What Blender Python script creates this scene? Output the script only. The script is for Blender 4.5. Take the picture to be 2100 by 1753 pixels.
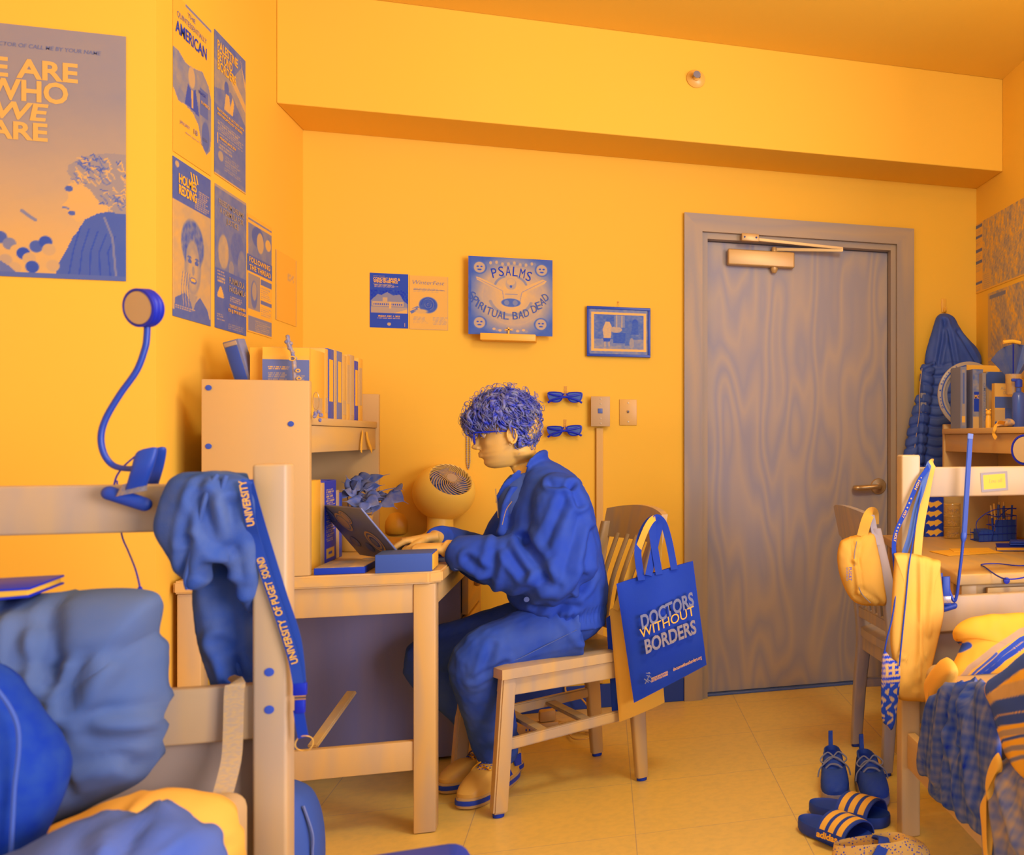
import bpy, bmesh, math, random
import numpy as np
from mathutils import Vector, Matrix, noise as mnoise
random.seed(7); rng = np.random.RandomState(7)
for o in list(bpy.data.objects): bpy.data.objects.remove(o)
SC = bpy.context.scene; COL = SC.collection
PI = math.pi
# ------------------------------------------------------------------ camera
F, CX, HY, TH, HC = 2070.0, 1963.0, 898.0, 0.338, 1.1415   # focal length px, principal point px, yaw, eye height
SN, CS = math.sin(TH), math.cos(TH)
cd = bpy.data.cameras.new('camera'); cam = bpy.data.objects.new('camera', cd); COL.objects.link(cam)
cam.location = (0, 0, HC); cam.rotation_euler = (PI/2, 0, -TH)
cd.sensor_width = 36; cd.lens = F/2100*36
cd.shift_x = -(CX-1050)/2100; cd.shift_y = (HY-876.5)/2100
cd.clip_start = .05
cd.dof.use_dof = True; cd.dof.focus_distance = 3.75; cd.dof.aperture_fstop = 5.0
SC.camera = cam
# ------------------------------------------------------------------ light
SC.view_settings.view_transform = 'Standard'; SC.view_settings.look = 'None'
SC.view_settings.gamma = 1; SC.view_settings.use_curve_mapping = False
SC.view_settings.exposure = 0.06
w = bpy.data.worlds.new('world'); SC.world = w; w.use_nodes = True
w.node_tree.nodes['Background'].inputs[0].default_value = (.40, .55, .90, 1)
w.node_tree.nodes['Background'].inputs[1].default_value = 1.35
def lamp(name, kind, loc, power, color, size=.3, size_y=None, rot=(0, 0, 0)):
    l = bpy.data.lights.new(name, kind); l.energy = power; l.color = color
    if kind == 'POINT': l.shadow_soft_size = size
    else:
        l.size = size
        if size_y: l.shape = 'RECTANGLE'; l.size_y = size_y
    o = bpy.data.objects.new(name, l); COL.objects.link(o); o.location = loc; o.rotation_euler = rot
    return o
KEY = (1.0, .90, .72)
lamp('ceiling_light_glow', 'POINT', (.85, 2.0, 2.3), 62, KEY, .22)
lamp('added_fill_light', 'AREA', (3.4, -1.5, 1.5), 330, (.80, .70, .80), 2.4, 2.0, (math.radians(90), 0, math.radians(40)))  # added unseen fill light, not a window; brightens left wall and shadows
# ------------------------------------------------------------------ two-colour palette
_T = [0, .03, .106, .25, .42, .514, .608, .757, .839, .92, 1]
_G = [0, 32, 62, 90, 115, 128, 138, 155, 163, 170, 177]
_B = [190, 183, 175, 165, 155, 145, 130, 113, 97, 76, 50]
def s2l(c): return c/12.92 if c <= .04045 else ((c+.055)/1.055)**2.4
def pal(t, g=1.0, b=1.0):
    t = min(max(t, 0), 1)
    return (s2l(t)*.90, s2l(np.interp(t, _T, _G)/255)*(.95+.13*t)*g, s2l(np.interp(t, _T, _B)/255)*(1.0+.25*t)*b)
_tt = np.linspace(0, 1, 256); PALT = np.array([pal(t) for t in _tt])
MATS = {}
def mat(name, t, rough=.6, spec=.3, metal=0, t2=None, scale=(8, 8, 8), detail=3, bump=0, bscale=60, kind='noise', bdist=.002, contrast=1.0, rot=(0, 0, 0), sheen=0, g=1.0, b=1.0):
    key = name
    if key in MATS: return MATS[key]
    m = bpy.data.materials.new(name); m.use_nodes = True; nt = m.node_tree; bs = nt.nodes['Principled BSDF']
    bs.inputs['Roughness'].default_value = rough; bs.inputs['Specular IOR Level'].default_value = spec; bs.inputs['Metallic'].default_value = metal
    bs.inputs['Base Color'].default_value = (*pal(t, g, b), 1)
    tc = nt.nodes.new('ShaderNodeTexCoord')
    if t2 is not None:
        mp = nt.nodes.new('ShaderNodeMapping'); mp.inputs['Scale'].default_value = scale; mp.inputs['Rotation'].default_value = rot
        nt.links.new(tc.outputs['Object'], mp.inputs[0])
        if kind == 'wood':
            n0 = nt.nodes.new('ShaderNodeTexNoise'); n0.inputs['Scale'].default_value = 1.0; n0.inputs['Detail'].default_value = 2
            nt.links.new(mp.outputs[0], n0.inputs['Vector'])
            mu = nt.nodes.new('ShaderNodeMath'); mu.operation = 'MULTIPLY'; mu.inputs[1].default_value = 14 * contrast
            nt.links.new(n0.outputs['Fac'], mu.inputs[0])
            fr = nt.nodes.new('ShaderNodeMath'); fr.operation = 'PINGPONG'; fr.inputs[1].default_value = 1
            nt.links.new(mu.outputs[0], fr.inputs[0])
            n = nt.nodes.new('ShaderNodeTexNoise'); n.inputs['Scale'].default_value = 2.2; n.inputs['Detail'].default_value = 5
            nt.links.new(mp.outputs[0], n.inputs['Vector'])
            mx = nt.nodes.new('ShaderNodeMix'); mx.inputs[0].default_value = .55
            nt.links.new(fr.outputs[0], mx.inputs[2]); nt.links.new(n.outputs['Fac'], mx.inputs[3])
            fac = mx.outputs[0]
        else:
            n = nt.nodes.new('ShaderNodeTexNoise'); n.inputs['Scale'].default_value = 1.0; n.inputs['Detail'].default_value = detail
            nt.links.new(mp.outputs[0], n.inputs['Vector']); fac = n.outputs['Fac']
        r = nt.nodes.new('ShaderNodeValToRGB'); e = r.color_ramp.elements
        e[0].position = .3; e[0].color = (*pal(t, g, b), 1); e[1].position = .7; e[1].color = (*pal(t2, g, b), 1)
        nt.links.new(fac, r.inputs[0]); nt.links.new(r.outputs[0], bs.inputs['Base Color'])
    if bump:
        n2 = nt.nodes.new('ShaderNodeTexNoise'); n2.inputs['Scale'].default_value = bscale; n2.inputs['Detail'].default_value = 3
        nt.links.new(tc.outputs['Object'], n2.inputs['Vector'])
        bp = nt.nodes.new('ShaderNodeBump'); bp.inputs['Strength'].default_value = bump; bp.inputs['Distance'].default_value = bdist
        nt.links.new(n2.outputs['Fac'], bp.inputs['Height']); nt.links.new(bp.outputs[0], bs.inputs['Normal'])
    if sheen: bs.inputs['Sheen Weight'].default_value = sheen
    MATS[key] = m
    return m
def glassm(name, t, alpha=.3, rough=.05):
    if name in MATS: return MATS[name]
    m = mat(name, t, rough, .6); m.node_tree.nodes['Principled BSDF'].inputs['Alpha'].default_value = alpha
    return m
def attrm(name='printed_paper', rough=.55, spec=.25):
    if name in MATS: return MATS[name]
    m = mat(name, 1, rough, spec); nt = m.node_tree
    a = nt.nodes.new('ShaderNodeVertexColor'); a.layer_name = 'ink'
    nt.links.new(a.outputs[0], nt.nodes['Principled BSDF'].inputs['Base Color'])
    return m
# ------------------------------------------------------------------ true planes seen through the lens
def PY(x, y, Y):
    a = (x-CX)/F; d = Y/(CS-a*SN); return Vector((d*(SN+a*CS), Y, HC-(y-HY)*d/F))
def PX(x, y, X):
    a = (x-CX)/F; d = X/(SN+a*CS); return Vector((X, d*(CS-a*SN), HC-(y-HY)*d/F))
def PZ(x, y, Z=0.0):
    a = (x-CX)/F; d = (HC-Z)*F/(y-HY); return Vector((d*(SN+a*CS), d*(CS-a*SN), Z))
# ------------------------------------------------------------------ objects
def link(o): COL.objects.link(o); return o
def thing(name, label, cat, loc=(0, 0, 0), group=None):
    o = bpy.data.objects.new(name, None); link(o); o.location = loc; o.empty_display_size = .05
    o['label'] = label; o['category'] = cat
    if group: o['group'] = group
    return o
def tag(o, label, cat, group=None, kind=None):
    o['label'] = label; o['category'] = cat
    if group: o['group'] = group
    if kind: o['kind'] = kind
    return o
def wloc(p):
    v = Vector(p.location)
    while p.parent: p = p.parent; v += p.location
    return v
def obj(name, bm, m, parent=None, smooth=True, origin=None, auto=40, label=None):
    me = bpy.data.meshes.new(name)
    if isinstance(bm, bpy.types.Mesh): me = bm; me.name = name
    else:
        bmesh.ops.recalc_face_normals(bm, faces=bm.faces)
        bm.to_mesh(me); bm.free()
    o = bpy.data.objects.new(name, me); link(o)
    if m: 
        me.materials.clear()
        for q in (m if isinstance(m, (list, tuple)) else [m]): me.materials.append(q)
    if smooth:
        me.shade_smooth()
        if auto:
            try: me.set_sharp_from_angle(angle=math.radians(auto))
            except Exception: pass
    if parent is not None:
        off = wloc(parent)
        me.transform(Matrix.Translation(-off)); o.parent = parent
    else:
        vs = np.empty(len(me.vertices)*3); me.vertices.foreach_get('co', vs); vs = vs.reshape(-1, 3)
        c = Vector(((vs[:, 0].min()+vs[:, 0].max())/2, (vs[:, 1].min()+vs[:, 1].max())/2, vs[:, 2].min()))
        me.transform(Matrix.Translation(-c)); o.location = c
    if label: o['label'] = label
    return o
def struct(name, bm, m, smooth=False): 
    o = obj(name, bm, m, None, smooth); o['kind'] = 'structure'; return o
def BM(): return bmesh.new()
def rotm(r): return Matrix.Rotation(r[2], 4, 'Z') @ Matrix.Rotation(r[1], 4, 'Y') @ Matrix.Rotation(r[0], 4, 'X')
def box(bm, c, s, r=(0, 0, 0), bev=0, seg=2, taper=None):
    b = bmesh.new(); bmesh.ops.create_cube(b, size=1)
    for v in b.verts:
        k = 1
        if taper and v.co.z < 0: v.co.x *= taper; v.co.y *= taper
        v.co = Vector((v.co.x*s[0], v.co.y*s[1], v.co.z*s[2]))
    if bev: bmesh.ops.bevel(b, geom=b.edges[:], offset=min(bev, min(s)*.45), segments=seg, profile=.5, affect='EDGES')
    b.transform(Matrix.Translation(Vector(c)) @ rotm(r)); merge(bm, b); return bm
def b2(bm, lo, hi, bev=0, seg=2):
    lo = Vector(lo); hi = Vector(hi); return box(bm, (lo+hi)/2, [abs(q) for q in (hi-lo)], bev=bev, seg=seg)
def merge(bm, b):
    me = bpy.data.meshes.new('tmp'); b.to_mesh(me); b.free(); bm.from_mesh(me); bpy.data.meshes.remove(me)
def beam(bm, p, q, wd, dp, up=(0, 0, 1), bev=.003):
    p = Vector(p); q = Vector(q); z = (q-p).normalized(); x = Vector(up).cross(z)
    if x.length < 1e-4: x = Vector((1, 0, 0))
    x.normalize(); y = z.cross(x)
    b = bmesh.new(); bmesh.ops.create_cube(b, size=1)
    for v in b.verts: v.co = Vector((v.co.x*wd, v.co.y*dp, v.co.z*(q-p).length))
    if bev: bmesh.ops.bevel(b, geom=b.edges[:], offset=min(bev, wd*.4, dp*.4), segments=2, affect='EDGES')
    M = Matrix((x, y, z)).transposed().to_4x4(); M.translation = (p+q)/2
    b.transform(M); merge(bm, b); return bm
def catmull(pts, n=8, closed=False):
    P = [Vector(p) for p in pts]; out = []; N = len(P)
    rg = range(N if closed else N-1)
    for i in rg:
        p0 = P[(i-1) % N] if closed or i > 0 else P[0]; p1 = P[i]; p2 = P[(i+1) % N]; p3 = P[(i+2) % N] if closed or i+2 < N else P[-1]
        for k in range(n):
            t = k/n
            out.append(.5*((2*p1)+(-p0+p2)*t+(2*p0-5*p1+4*p2-p3)*t*t+(-p0+3*p1-3*p2+p3)*t**3))
    if not closed: out.append(P[-1].copy())
    return out
def tube(bm, pts, r, n=8, smooth=0, closed=False, flat=None, cap=True):
    """tube along pts; r number, list or function of 0..1; flat=(normal vector, ratio) squashes it into a strap"""
    P = catmull(pts, smooth, closed) if smooth else [Vector(p) for p in pts]
    N = len(P); rings = []; prev = None
    for i, p in enumerate(P):
        if closed: t = (P[(i+1) % N]-P[i-1]).normalized()
        else: t = (P[min(i+1, N-1)]-P[max(i-1, 0)])
        if t.length < 1e-9: t = Vector((0, 0, 1))
        t = t.normalized()
        if flat: 
            nn = Vector(flat[0]); nn = (nn-nn.dot(t)*t)
            nn = nn.normalized() if nn.length > 1e-5 else Vector((1, 0, 0)); 
        elif prev is None:
            nn = t.orthogonal().normalized()
        else:
            nn = prev-prev.dot(t)*t; nn = nn.normalized() if nn.length > 1e-6 else t.orthogonal().normalized()
        prev = nn; bb = t.cross(nn)
        u = i/max(1, N-1); rr = r(u) if callable(r) else (np.interp(u, np.linspace(0, 1, len(r)), r) if isinstance(r, (list, tuple)) else r)
        k = flat[1] if flat else 1
        ring = [bm.verts.new(p+nn*math.cos(2*PI*j/n)*rr*k+bb*math.sin(2*PI*j/n)*rr) for j in range(n)]
        rings.append(ring)
    for i in range(N if closed else N-1):
        a = rings[i]; b = rings[(i+1) % N]
        for j in range(n): bm.faces.new((a[j], a[(j+1) % n], b[(j+1) % n], b[j]))
    if cap and not closed:
        bm.faces.new(rings[0][::-1]); bm.faces.new(rings[-1])
    return bm
def strap(bm, pts, wd, th, normal, smooth=6, closed=False):
    """flat band: pts path, wd width, th thickness, normal = its face direction"""
    P = catmull(pts, smooth, closed) if smooth else [Vector(p) for p in pts]; N = len(P); rings = []
    for i, p in enumerate(P):
        t = (P[(i+1) % N]-P[i-1]) if closed else (P[min(i+1, N-1)]-P[max(i-1, 0)]); t.normalize()
        nn = Vector(normal(i/(N-1)) if callable(normal) else normal); nn = (nn-nn.dot(t)*t).normalized(); s = t.cross(nn)
        rings.append([bm.verts.new(p+s*a*wd/2+nn*b*th/2) for a, b in ((-1, -1), (1, -1), (1, 1), (-1, 1))])
    for i in range(N if closed else N-1):
        a = rings[i]; b = rings[(i+1) % N]
        for j in range(4): bm.faces.new((a[j], a[(j+1) % 4], b[(j+1) % 4], b[j]))
    if not closed: bm.faces.new(rings[0][::-1]); bm.faces.new(rings[-1])
    return bm
def lathe(bm, prof, c=(0, 0, 0), n=32, M=None):
    b = bmesh.new(); rings = []
    for r, z in prof:
        rings.append([b.verts.new((r*math.cos(2*PI*j/n), r*math.sin(2*PI*j/n), z)) for j in range(n)] if r > 1e-6 else [b.verts.new((0, 0, z))])
    for a, d in zip(rings, rings[1:]):
        for j in range(n):
            if len(a) == 1 and len(d) == 1: continue
            if len(a) == 1: b.faces.new((a[0], d[j], d[(j+1) % n]))
            elif len(d) == 1: b.faces.new((a[j], a[(j+1) % n], d[0]))
            else: b.faces.new((a[j], a[(j+1) % n], d[(j+1) % n], d[j]))
    T = Matrix.Translation(Vector(c))
    b.transform(T @ M if M else T); merge(bm, b); return bm
def ball(bm, c, r, sc=(1, 1, 1), n=16, rot=(0, 0, 0)):
    b = bmesh.new(); bmesh.ops.create_uvsphere(b, u_segments=n, v_segments=max(6, n//2), radius=r)
    b.transform(Matrix.Translation(Vector(c)) @ rotm(rot) @ Matrix.Diagonal((*sc, 1))); merge(bm, b); return bm
def prism(bm, poly, vec):
    """closed polygon of 3-D points pushed along vec into a solid plate"""
    A = [bm.verts.new(Vector(p)) for p in poly]; B = [bm.verts.new(Vector(p)+Vector(vec)) for p in poly]
    n = len(A); bm.faces.new(A); bm.faces.new(B[::-1])
    for i in range(n): bm.faces.new((A[i], B[i], B[(i+1) % n], A[(i+1) % n]))
    return bm
def loft(bm, secs, n=20, sub=4, ex=2.0, cap=True):
    """secs: (centre, half-axis a, half-axis b) rings joined smoothly; ex = superellipse exponent"""
    C = catmull([s[0] for s in secs], sub); A = catmull([s[1] for s in secs], sub); B = catmull([s[2] for s in secs], sub)
    rings = []
    for c, a, b in zip(C, A, B):
        ring = []
        for j in range(n):
            th = 2*PI*j/n; cc = math.cos(th); ss = math.sin(th)
            ring.append(bm.verts.new(c+a*math.copysign(abs(cc)**(2/ex), cc)+b*math.copysign(abs(ss)**(2/ex), ss)))
        rings.append(ring)
    for a, b in zip(rings, rings[1:]):
        for j in range(n): bm.faces.new((a[j], a[(j+1) % n], b[(j+1) % n], b[j]))
    if cap: bm.faces.new(rings[0][::-1]); bm.faces.new(rings[-1])
    return bm
def grid(bm, fn, nu, nv, closed_u=False):
    V = [[bm.verts.new(Vector(fn(i/(nu if closed_u else nu-1), j/(nv-1)))) for i in range(nu)] for j in range(nv)]
    for j in range(nv-1):
        for i in range(nu if closed_u else nu-1):
            bm.faces.new((V[j][i], V[j][(i+1) % nu], V[j+1][(i+1) % nu], V[j+1][i]))
    return bm
def solid(me_obj, th, off=-1):
    m = me_obj.modifiers.new('s', 'SOLIDIFY'); m.thickness = th; m.offset = off; bake(me_obj)
def bake(o):
    bpy.context.view_layer.update()
    dg = bpy.context.evaluated_depsgraph_get(); me = bpy.data.meshes.new_from_object(o.evaluated_get(dg))
    old = o.data; o.modifiers.clear(); o.data = me; 
    if old.users == 0: bpy.data.meshes.remove(old)
    return o
def remesh(bm, vox=.006, smooth=4, disp=None, subd=0):
    """fuse overlapping solids of bm into one continuous skin"""
    me = bpy.data.meshes.new('r'); bmesh.ops.triangulate(bm, faces=[f for f in bm.faces if len(f.verts) > 4]); bmesh.ops.recalc_face_normals(bm, faces=bm.faces)
    bm.to_mesh(me); bm.free(); o = bpy.data.objects.new('r', me); link(o)
    m = o.modifiers.new('r', 'REMESH'); m.mode = 'VOXEL'; m.voxel_size = vox
    if smooth:
        s = o.modifiers.new('s', 'SMOOTH'); s.iterations = smooth; s.factor = .5
    bake(o); me = o.data
    if disp:
        n = len(me.vertices); co = np.empty(n*3); no = np.empty(n*3)
        me.vertices.foreach_get('co', co); me.vertex_normals.foreach_get('vector', no)
        co = co.reshape(-1, 3); no = no.reshape(-1, 3)
        co = disp(co, no); me.vertices.foreach_set('co', co.ravel()); me.update()
    bpy.data.objects.remove(o)
    b = bmesh.new(); b.from_mesh(me); bpy.data.meshes.remove(me)
    return b
def fbm(P, sc, seed=0, octv=3):
    """cheap smooth noise from summed sines, vectorised; roughly -1..1"""
    r = np.random.RandomState(seed); out = np.zeros(len(P)); a = 1; s = sc; tot = 0
    for o in range(octv):
        for k in range(4):
            d = r.normal(size=3); d /= np.linalg.norm(d)
            out += a*np.sin(P@d*s*(1+.5*r.rand())+r.rand()*6.28+1.3*np.sin(P@r.normal(size=3)*s*.6))/4
        tot += a; a *= .55; s *= 2.1
    return out/tot*1.6
# ------------------------------------------------------------------ lettering
def text_mesh(s, ext=.0004, bold=0, shear=0, spacing=1.0, align='LEFT'):
    c = bpy.data.curves.new('t', 'FONT'); c.body = s; c.size = 1; c.extrude = 0; c.offset = bold; c.shear = shear; c.space_character = spacing; c.resolution_u = 3; c.align_x = align
    o = bpy.data.objects.new('t', c); link(o); bpy.context.view_layer.update()
    me = bpy.data.meshes.new_from_object(o.evaluated_get(bpy.context.evaluated_depsgraph_get()))
    bpy.data.objects.remove(o); bpy.data.curves.remove(c); return me
def lettering(parent, s, origin, ux, uy, h, m, width=None, bold=0, shear=0, spacing=1.0, name='lettering', lift=.0012, align='LEFT', bm=None):
    """text lying in the plane (ux right, uy up) from its lower-left corner origin, capital height h, optional total width; lifted off the face"""
    me = text_mesh(s, 0, bold, shear, spacing); ux = Vector(ux).normalized(); uy = Vector(uy).normalized(); nz = ux.cross(uy)
    n = len(me.vertices)
    if n == 0: return None
    co = np.empty(n*3); me.vertices.foreach_get('co', co); co = co.reshape(-1, 3)
    x0, x1 = co[:, 0].min(), co[:, 0].max(); W = x1-x0; k = h/.70; kx = width/W if width else k
    o = Vector(origin)
    if align == 'CENTER': o = o-ux*(W*kx/2)
    P = np.array(o)+np.outer((co[:, 0]-x0)*kx, ux)+np.outer(co[:, 1]*k, uy)+np.array(nz*lift)
    me.vertices.foreach_set('co', P.ravel()); me.update()
    if bm is not None: bm.from_mesh(me); bpy.data.meshes.remove(me); return bm
    return obj(name, me, m, parent, smooth=False)
# ------------------------------------------------------------------ printed pictures: a fine grid whose colours are computed
class Art:
    def __init__(s, W, H, nx, ny, t=1.0):
        s.W, s.H, s.nx, s.ny = W, H, nx, ny
        s.u, s.v = np.meshgrid((np.arange(nx)+0)/(nx-1), (np.arange(ny)+0)/(ny-1)); s.asp = W/H
        s.a = np.full((ny, nx), float(t))
    def poly(s, pts, t, soft=0):
        x, y = s.u, s.v; inside = np.zeros_like(x, bool); n = len(pts)
        for i in range(n):
            x1, y1 = pts[i]; x2, y2 = pts[(i+1) % n]
            c = ((y1 > y) != (y2 > y)) & (x < (x2-x1)*(y-y1)/((y2-y1) if y2 != y1 else 1e-9)+x1); inside ^= c
        s.put(inside.astype(float), t); return s
    def put(s, m, t):
        if not np.isscalar(t): s.a = s.a*(1-m)+t*m
        else: s.a = s.a*(1-m)+t*m
        return s
    def ell(s, cx, cy, rx, ry, t, soft=.15, rot=0):
        dx = (s.u-cx); dy = (s.v-cy); 
        if rot: c, q = math.cos(rot), math.sin(rot); ddx = dx*s.asp; dx, dy = (ddx*c+dy*q)/s.asp, -ddx*q+dy*c
        d = np.sqrt((dx/rx)**2+(dy/ry)**2); s.put(np.clip((1-d)/soft+.5, 0, 1), t); return s
    def rect(s, x0, y0, x1, y1, t): s.put(((s.u >= x0) & (s.u <= x1) & (s.v >= y0) & (s.v <= y1)).astype(float), t); return s
    def grad(s, t0, t1): s.a = t0+(t1-t0)*s.v; return s
    def line(s, pts, wd, t):
        m = np.zeros_like(s.u)
        for (x1, y1), (x2, y2) in zip(pts, pts[1:]):
            ax, ay = (x2-x1)*s.asp, y2-y1; L = ax*ax+ay*ay+1e-12
            k = np.clip((((s.u-x1)*s.asp)*ax+(s.v-y1)*ay)/L, 0, 1)
            d = np.hypot((s.u-x1)*s.asp-k*ax, s.v-y1-k*ay); m = np.maximum(m, np.clip((wd-d)/(wd*.4)+.5, 0, 1))
        s.put(m, t); return s
    def noise(s, sc, amp, seed=0, mask=None, ax=1, ay=1):
        P = np.stack([s.u.ravel()*s.asp*ax, s.v.ravel()*ay, np.zeros(s.u.size)], 1)
        n = fbm(P, sc, seed).reshape(s.a.shape)*amp
        s.a = s.a+n*(mask if mask is not None else 1); return s
    def textlines(s, x0, y0, x1, y1, n, t, seed=0, fill=.55, rag=.3):
        r = np.random.RandomState(seed); lh = (y1-y0)/n
        for i in range(n):
            yy = y1-(i+1)*lh; xe = x1-(x1-x0)*rag*r.rand()
            m = (s.u > x0) & (s.u < xe) & (s.v > yy) & (s.v < yy+lh*fill)
            wob = (np.sin(s.u*s.asp*s.H*3.1/.002*.25+i*7)+np.sin(s.u*977+i*3)) > -.7
            s.put((m & wob).astype(float), t)
        return s
def picture(name, art, o, ux, uy, th, parent, m=None, curl=None):
    """sheet of printed paper or board with its own thickness; o = lower-left corner of the front face"""
    ux = Vector(ux).normalized(); uy = Vector(uy).normalized(); nz = ux.cross(uy); nx, ny = art.nx, art.ny
    U = art.u.ravel()*art.W; V = art.v.ravel()*art.H
    P = np.array(o)+np.outer(U, ux)+np.outer(V, uy)
    if curl is not None: P = P+np.outer(curl(art.u.ravel(), art.v.ravel()), nz)
    me = bpy.data.meshes.new(name); idx = np.arange(nx*ny).reshape(ny, nx)
    q = np.stack([idx[:-1, :-1], idx[:-1, 1:], idx[1:, 1:], idx[1:, :-1]], -1).reshape(-1, 4)
    edge = np.concatenate([idx[0, :], idx[1:, -1], idx[-1, -2::-1], idx[-2:0:-1, 0]]); n0 = nx*ny; ne = len(edge)
    PB = P[edge]-np.array(nz*th); faces = [tuple(f) for f in q.tolist()]
    for i in range(ne): faces.append((int(edge[(i+1) % ne]), int(edge[i]), n0+i, n0+(i+1) % ne))
    faces.append(tuple(n0+i for i in range(ne))[::-1])
    me.from_pydata(np.concatenate([P, PB]).tolist(), [], faces)
    c = me.color_attributes.new('ink', 'FLOAT_COLOR', 'POINT'); k = np.clip(art.a.ravel(), 0, 1)
    k = np.concatenate([k, k[edge]*0+.95 if th > .004 else k[edge]]); rgb = np.stack([np.interp(k, _tt, PALT[:, i]) for i in range(3)], 1)
    c.data.foreach_set('color', np.concatenate([rgb, np.ones((len(k), 1))], 1).ravel())
    return obj(name, me, m or attrm(), parent, smooth=False)
# ------------------------------------------------------------------ materials
wallm = mat('wall_paint', 1.0, .75, .15, t2=.985, scale=(1.5, 1.5, 1.5), bump=.12, bscale=180, bdist=.001, g=1.10, b=1.25)
ceilm = mat('ceiling_paint', .985, .8, .1, bump=.15, bscale=220, bdist=.001, g=1.2, b=1.7)
maple = mat('maple_wood', .86, .42, .35, t2=.80, scale=(9, 1.6, 1.6), kind='wood', contrast=.5)
mapleV = mat('maple_wood_upright', .87, .42, .35, t2=.79, scale=(9, 9, 1.2), kind='wood', contrast=.5)
mapleY = mat('maple_wood_long', .88, .42, .35, t2=.82, scale=(9, 1.2, 9), kind='wood', contrast=.5)
birch = mat('birch_panel', .86, .5, .25, t2=.83, scale=(3, 3, 1), kind='wood', contrast=.4)
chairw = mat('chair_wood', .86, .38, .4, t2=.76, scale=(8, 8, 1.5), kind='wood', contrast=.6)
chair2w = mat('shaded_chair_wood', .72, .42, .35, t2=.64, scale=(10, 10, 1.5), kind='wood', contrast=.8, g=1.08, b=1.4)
doorw = mat('door_veneer', .73, .45, .3, t2=.64, scale=(3.4, 1, .6), kind='wood', contrast=2.6, g=1.08, b=1.4)
casingw = mat('casing_wood', .72, .45, .3, t2=.64, scale=(7, 7, .8), kind='wood', contrast=.5)
casingH = mat('casing_wood_head', .72, .45, .3, t2=.64, scale=(.8, 7, 7), kind='wood', contrast=.5)
lamin = mat('grey_laminate', .58, .55, .25, t2=.54, scale=(20, 20, 2), b=1.4)
lamin2 = mat('panel_board', .70, .6, .2, t2=.66, scale=(3, 3, 3))
steel = mat('brushed_steel', .8, .3, .5, metal=.6)
alum = mat('satin_aluminium', .84, .4, .5, metal=.25)
blackp = mat('black_plastic', .04, .45, .4, b=.8)
darkm = mat('dark_rubber', .10, .6, .3)
white = mat('white_plastic', .99, .4, .4)
hole = mat('bolt_hole', .2, .5, .5)
paper = mat('white_paper', .99, .7, .15)
ink = mat('blue_ink', .12, .6, .2); ink2 = mat('soft_ink', .45, .6, .2); lite = mat('light_ink', 1.0, .6, .2); lite2 = mat('dull_light_ink', .72, .6, .2)

XL, XR, YB, ZC, YJ = -1.096, 1.692, 4.537, 2.748, 3.17
ZS, YS = 2.3355, 4.198
# ------------------------------------------------------------------ setting
fm = bpy.data.materials.new('floor_tiles'); fm.use_nodes = True; nt = fm.node_tree; B = nt.nodes['Principled BSDF']
tc = nt.nodes.new('ShaderNodeTexCoord'); mp = nt.nodes.new('ShaderNodeMapping'); mp.inputs['Location'].default_value = (.12, .05, 0)
br = nt.nodes.new('ShaderNodeTexBrick'); br.offset = 0; br.inputs['Scale'].default_value = 1; br.inputs['Brick Width'].default_value = .457; br.inputs['Row Height'].default_value = .457
br.inputs['Mortar Size'].default_value = .0012; br.inputs['Mortar Smooth'].default_value = .3
br.inputs['Color1'].default_value = (*pal(.965, 1.28, 2.3), 1); br.inputs['Color2'].default_value = (*pal(.955, 1.28, 2.3), 1); br.inputs['Mortar'].default_value = (*pal(.74), 1)
no = nt.nodes.new('ShaderNodeTexNoise'); no.inputs['Scale'].default_value = 45; no.inputs['Detail'].default_value = 4
rp = nt.nodes.new('ShaderNodeValToRGB'); rp.color_ramp.elements[0].position = .3; rp.color_ramp.elements[0].color = (.84, .88, 1, 1); rp.color_ramp.elements[1].position = .6; rp.color_ramp.elements[1].color = (1, 1, 1, 1)
mx = nt.nodes.new('ShaderNodeMix'); mx.data_type = 'RGBA'; mx.blend_type = 'MULTIPLY'; mx.inputs[0].default_value = .6
nt.links.new(tc.outputs['Object'], mp.inputs[0]); nt.links.new(mp.outputs[0], br.inputs['Vector']); nt.links.new(tc.outputs['Object'], no.inputs['Vector'])
nt.links.new(no.outputs['Fac'], rp.inputs[0]); nt.links.new(br.outputs['Color'], mx.inputs[6]); nt.links.new(rp.outputs[0], mx.inputs[7]); nt.links.new(mx.outputs[2], B.inputs['Base Color'])
B.inputs['Roughness'].default_value = .34; B.inputs['Specular IOR Level'].default_value = .35
struct('floor', b2(BM(), (-3.2, -1.2, -.08), (XR+.1, YB+.12, 0)), fm)
struct('ceiling', b2(BM(), (-3.2, .1, ZC), (XR+.1, YB+.1, ZC+.1)), ceilm)
bm = BM()   # back wall with the doorway
DX0, DX1, DZ = .405, 1.297, 2.045
b2(bm, (XL-.1, YB, 0), (DX0, YB+.12, ZC)); b2(bm, (DX1, YB, 0), (XR+.1, YB+.12, ZC)); b2(bm, (DX0, YB, DZ), (DX1, YB+.12, ZC))
struct('wall_back', bm, wallm)
struct('trim_1', b2(BM(), (XL, YS, ZS), (XR, YB, ZC), bev=.004), wallm)        # soffit box along the back wall
struct('wall_left', b2(b2(BM(), (XL-.12, YJ, 0), (XL, YB, ZC)), (-3.2, YJ, 0), (XL-.12, YJ+.12, ZC)), wallm)
struct('wall_side', b2(BM(), (-1.87, .5, 0), (-1.75, YJ, ZC)), wallm)
struct('wall_right', b2(BM(), (XR, 2.0, 0), (XR+.12, YB, ZC)), wallm)
basem = mat('cove_base', .16, .45, .35)
bm = BM(); b2(bm, (XL, YB-.009, 0), (.335, YB-.001, .1), bev=.003); b2(bm, (1.375, YB-.009, 0), (XR, YB-.001, .1), bev=.003)
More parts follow.
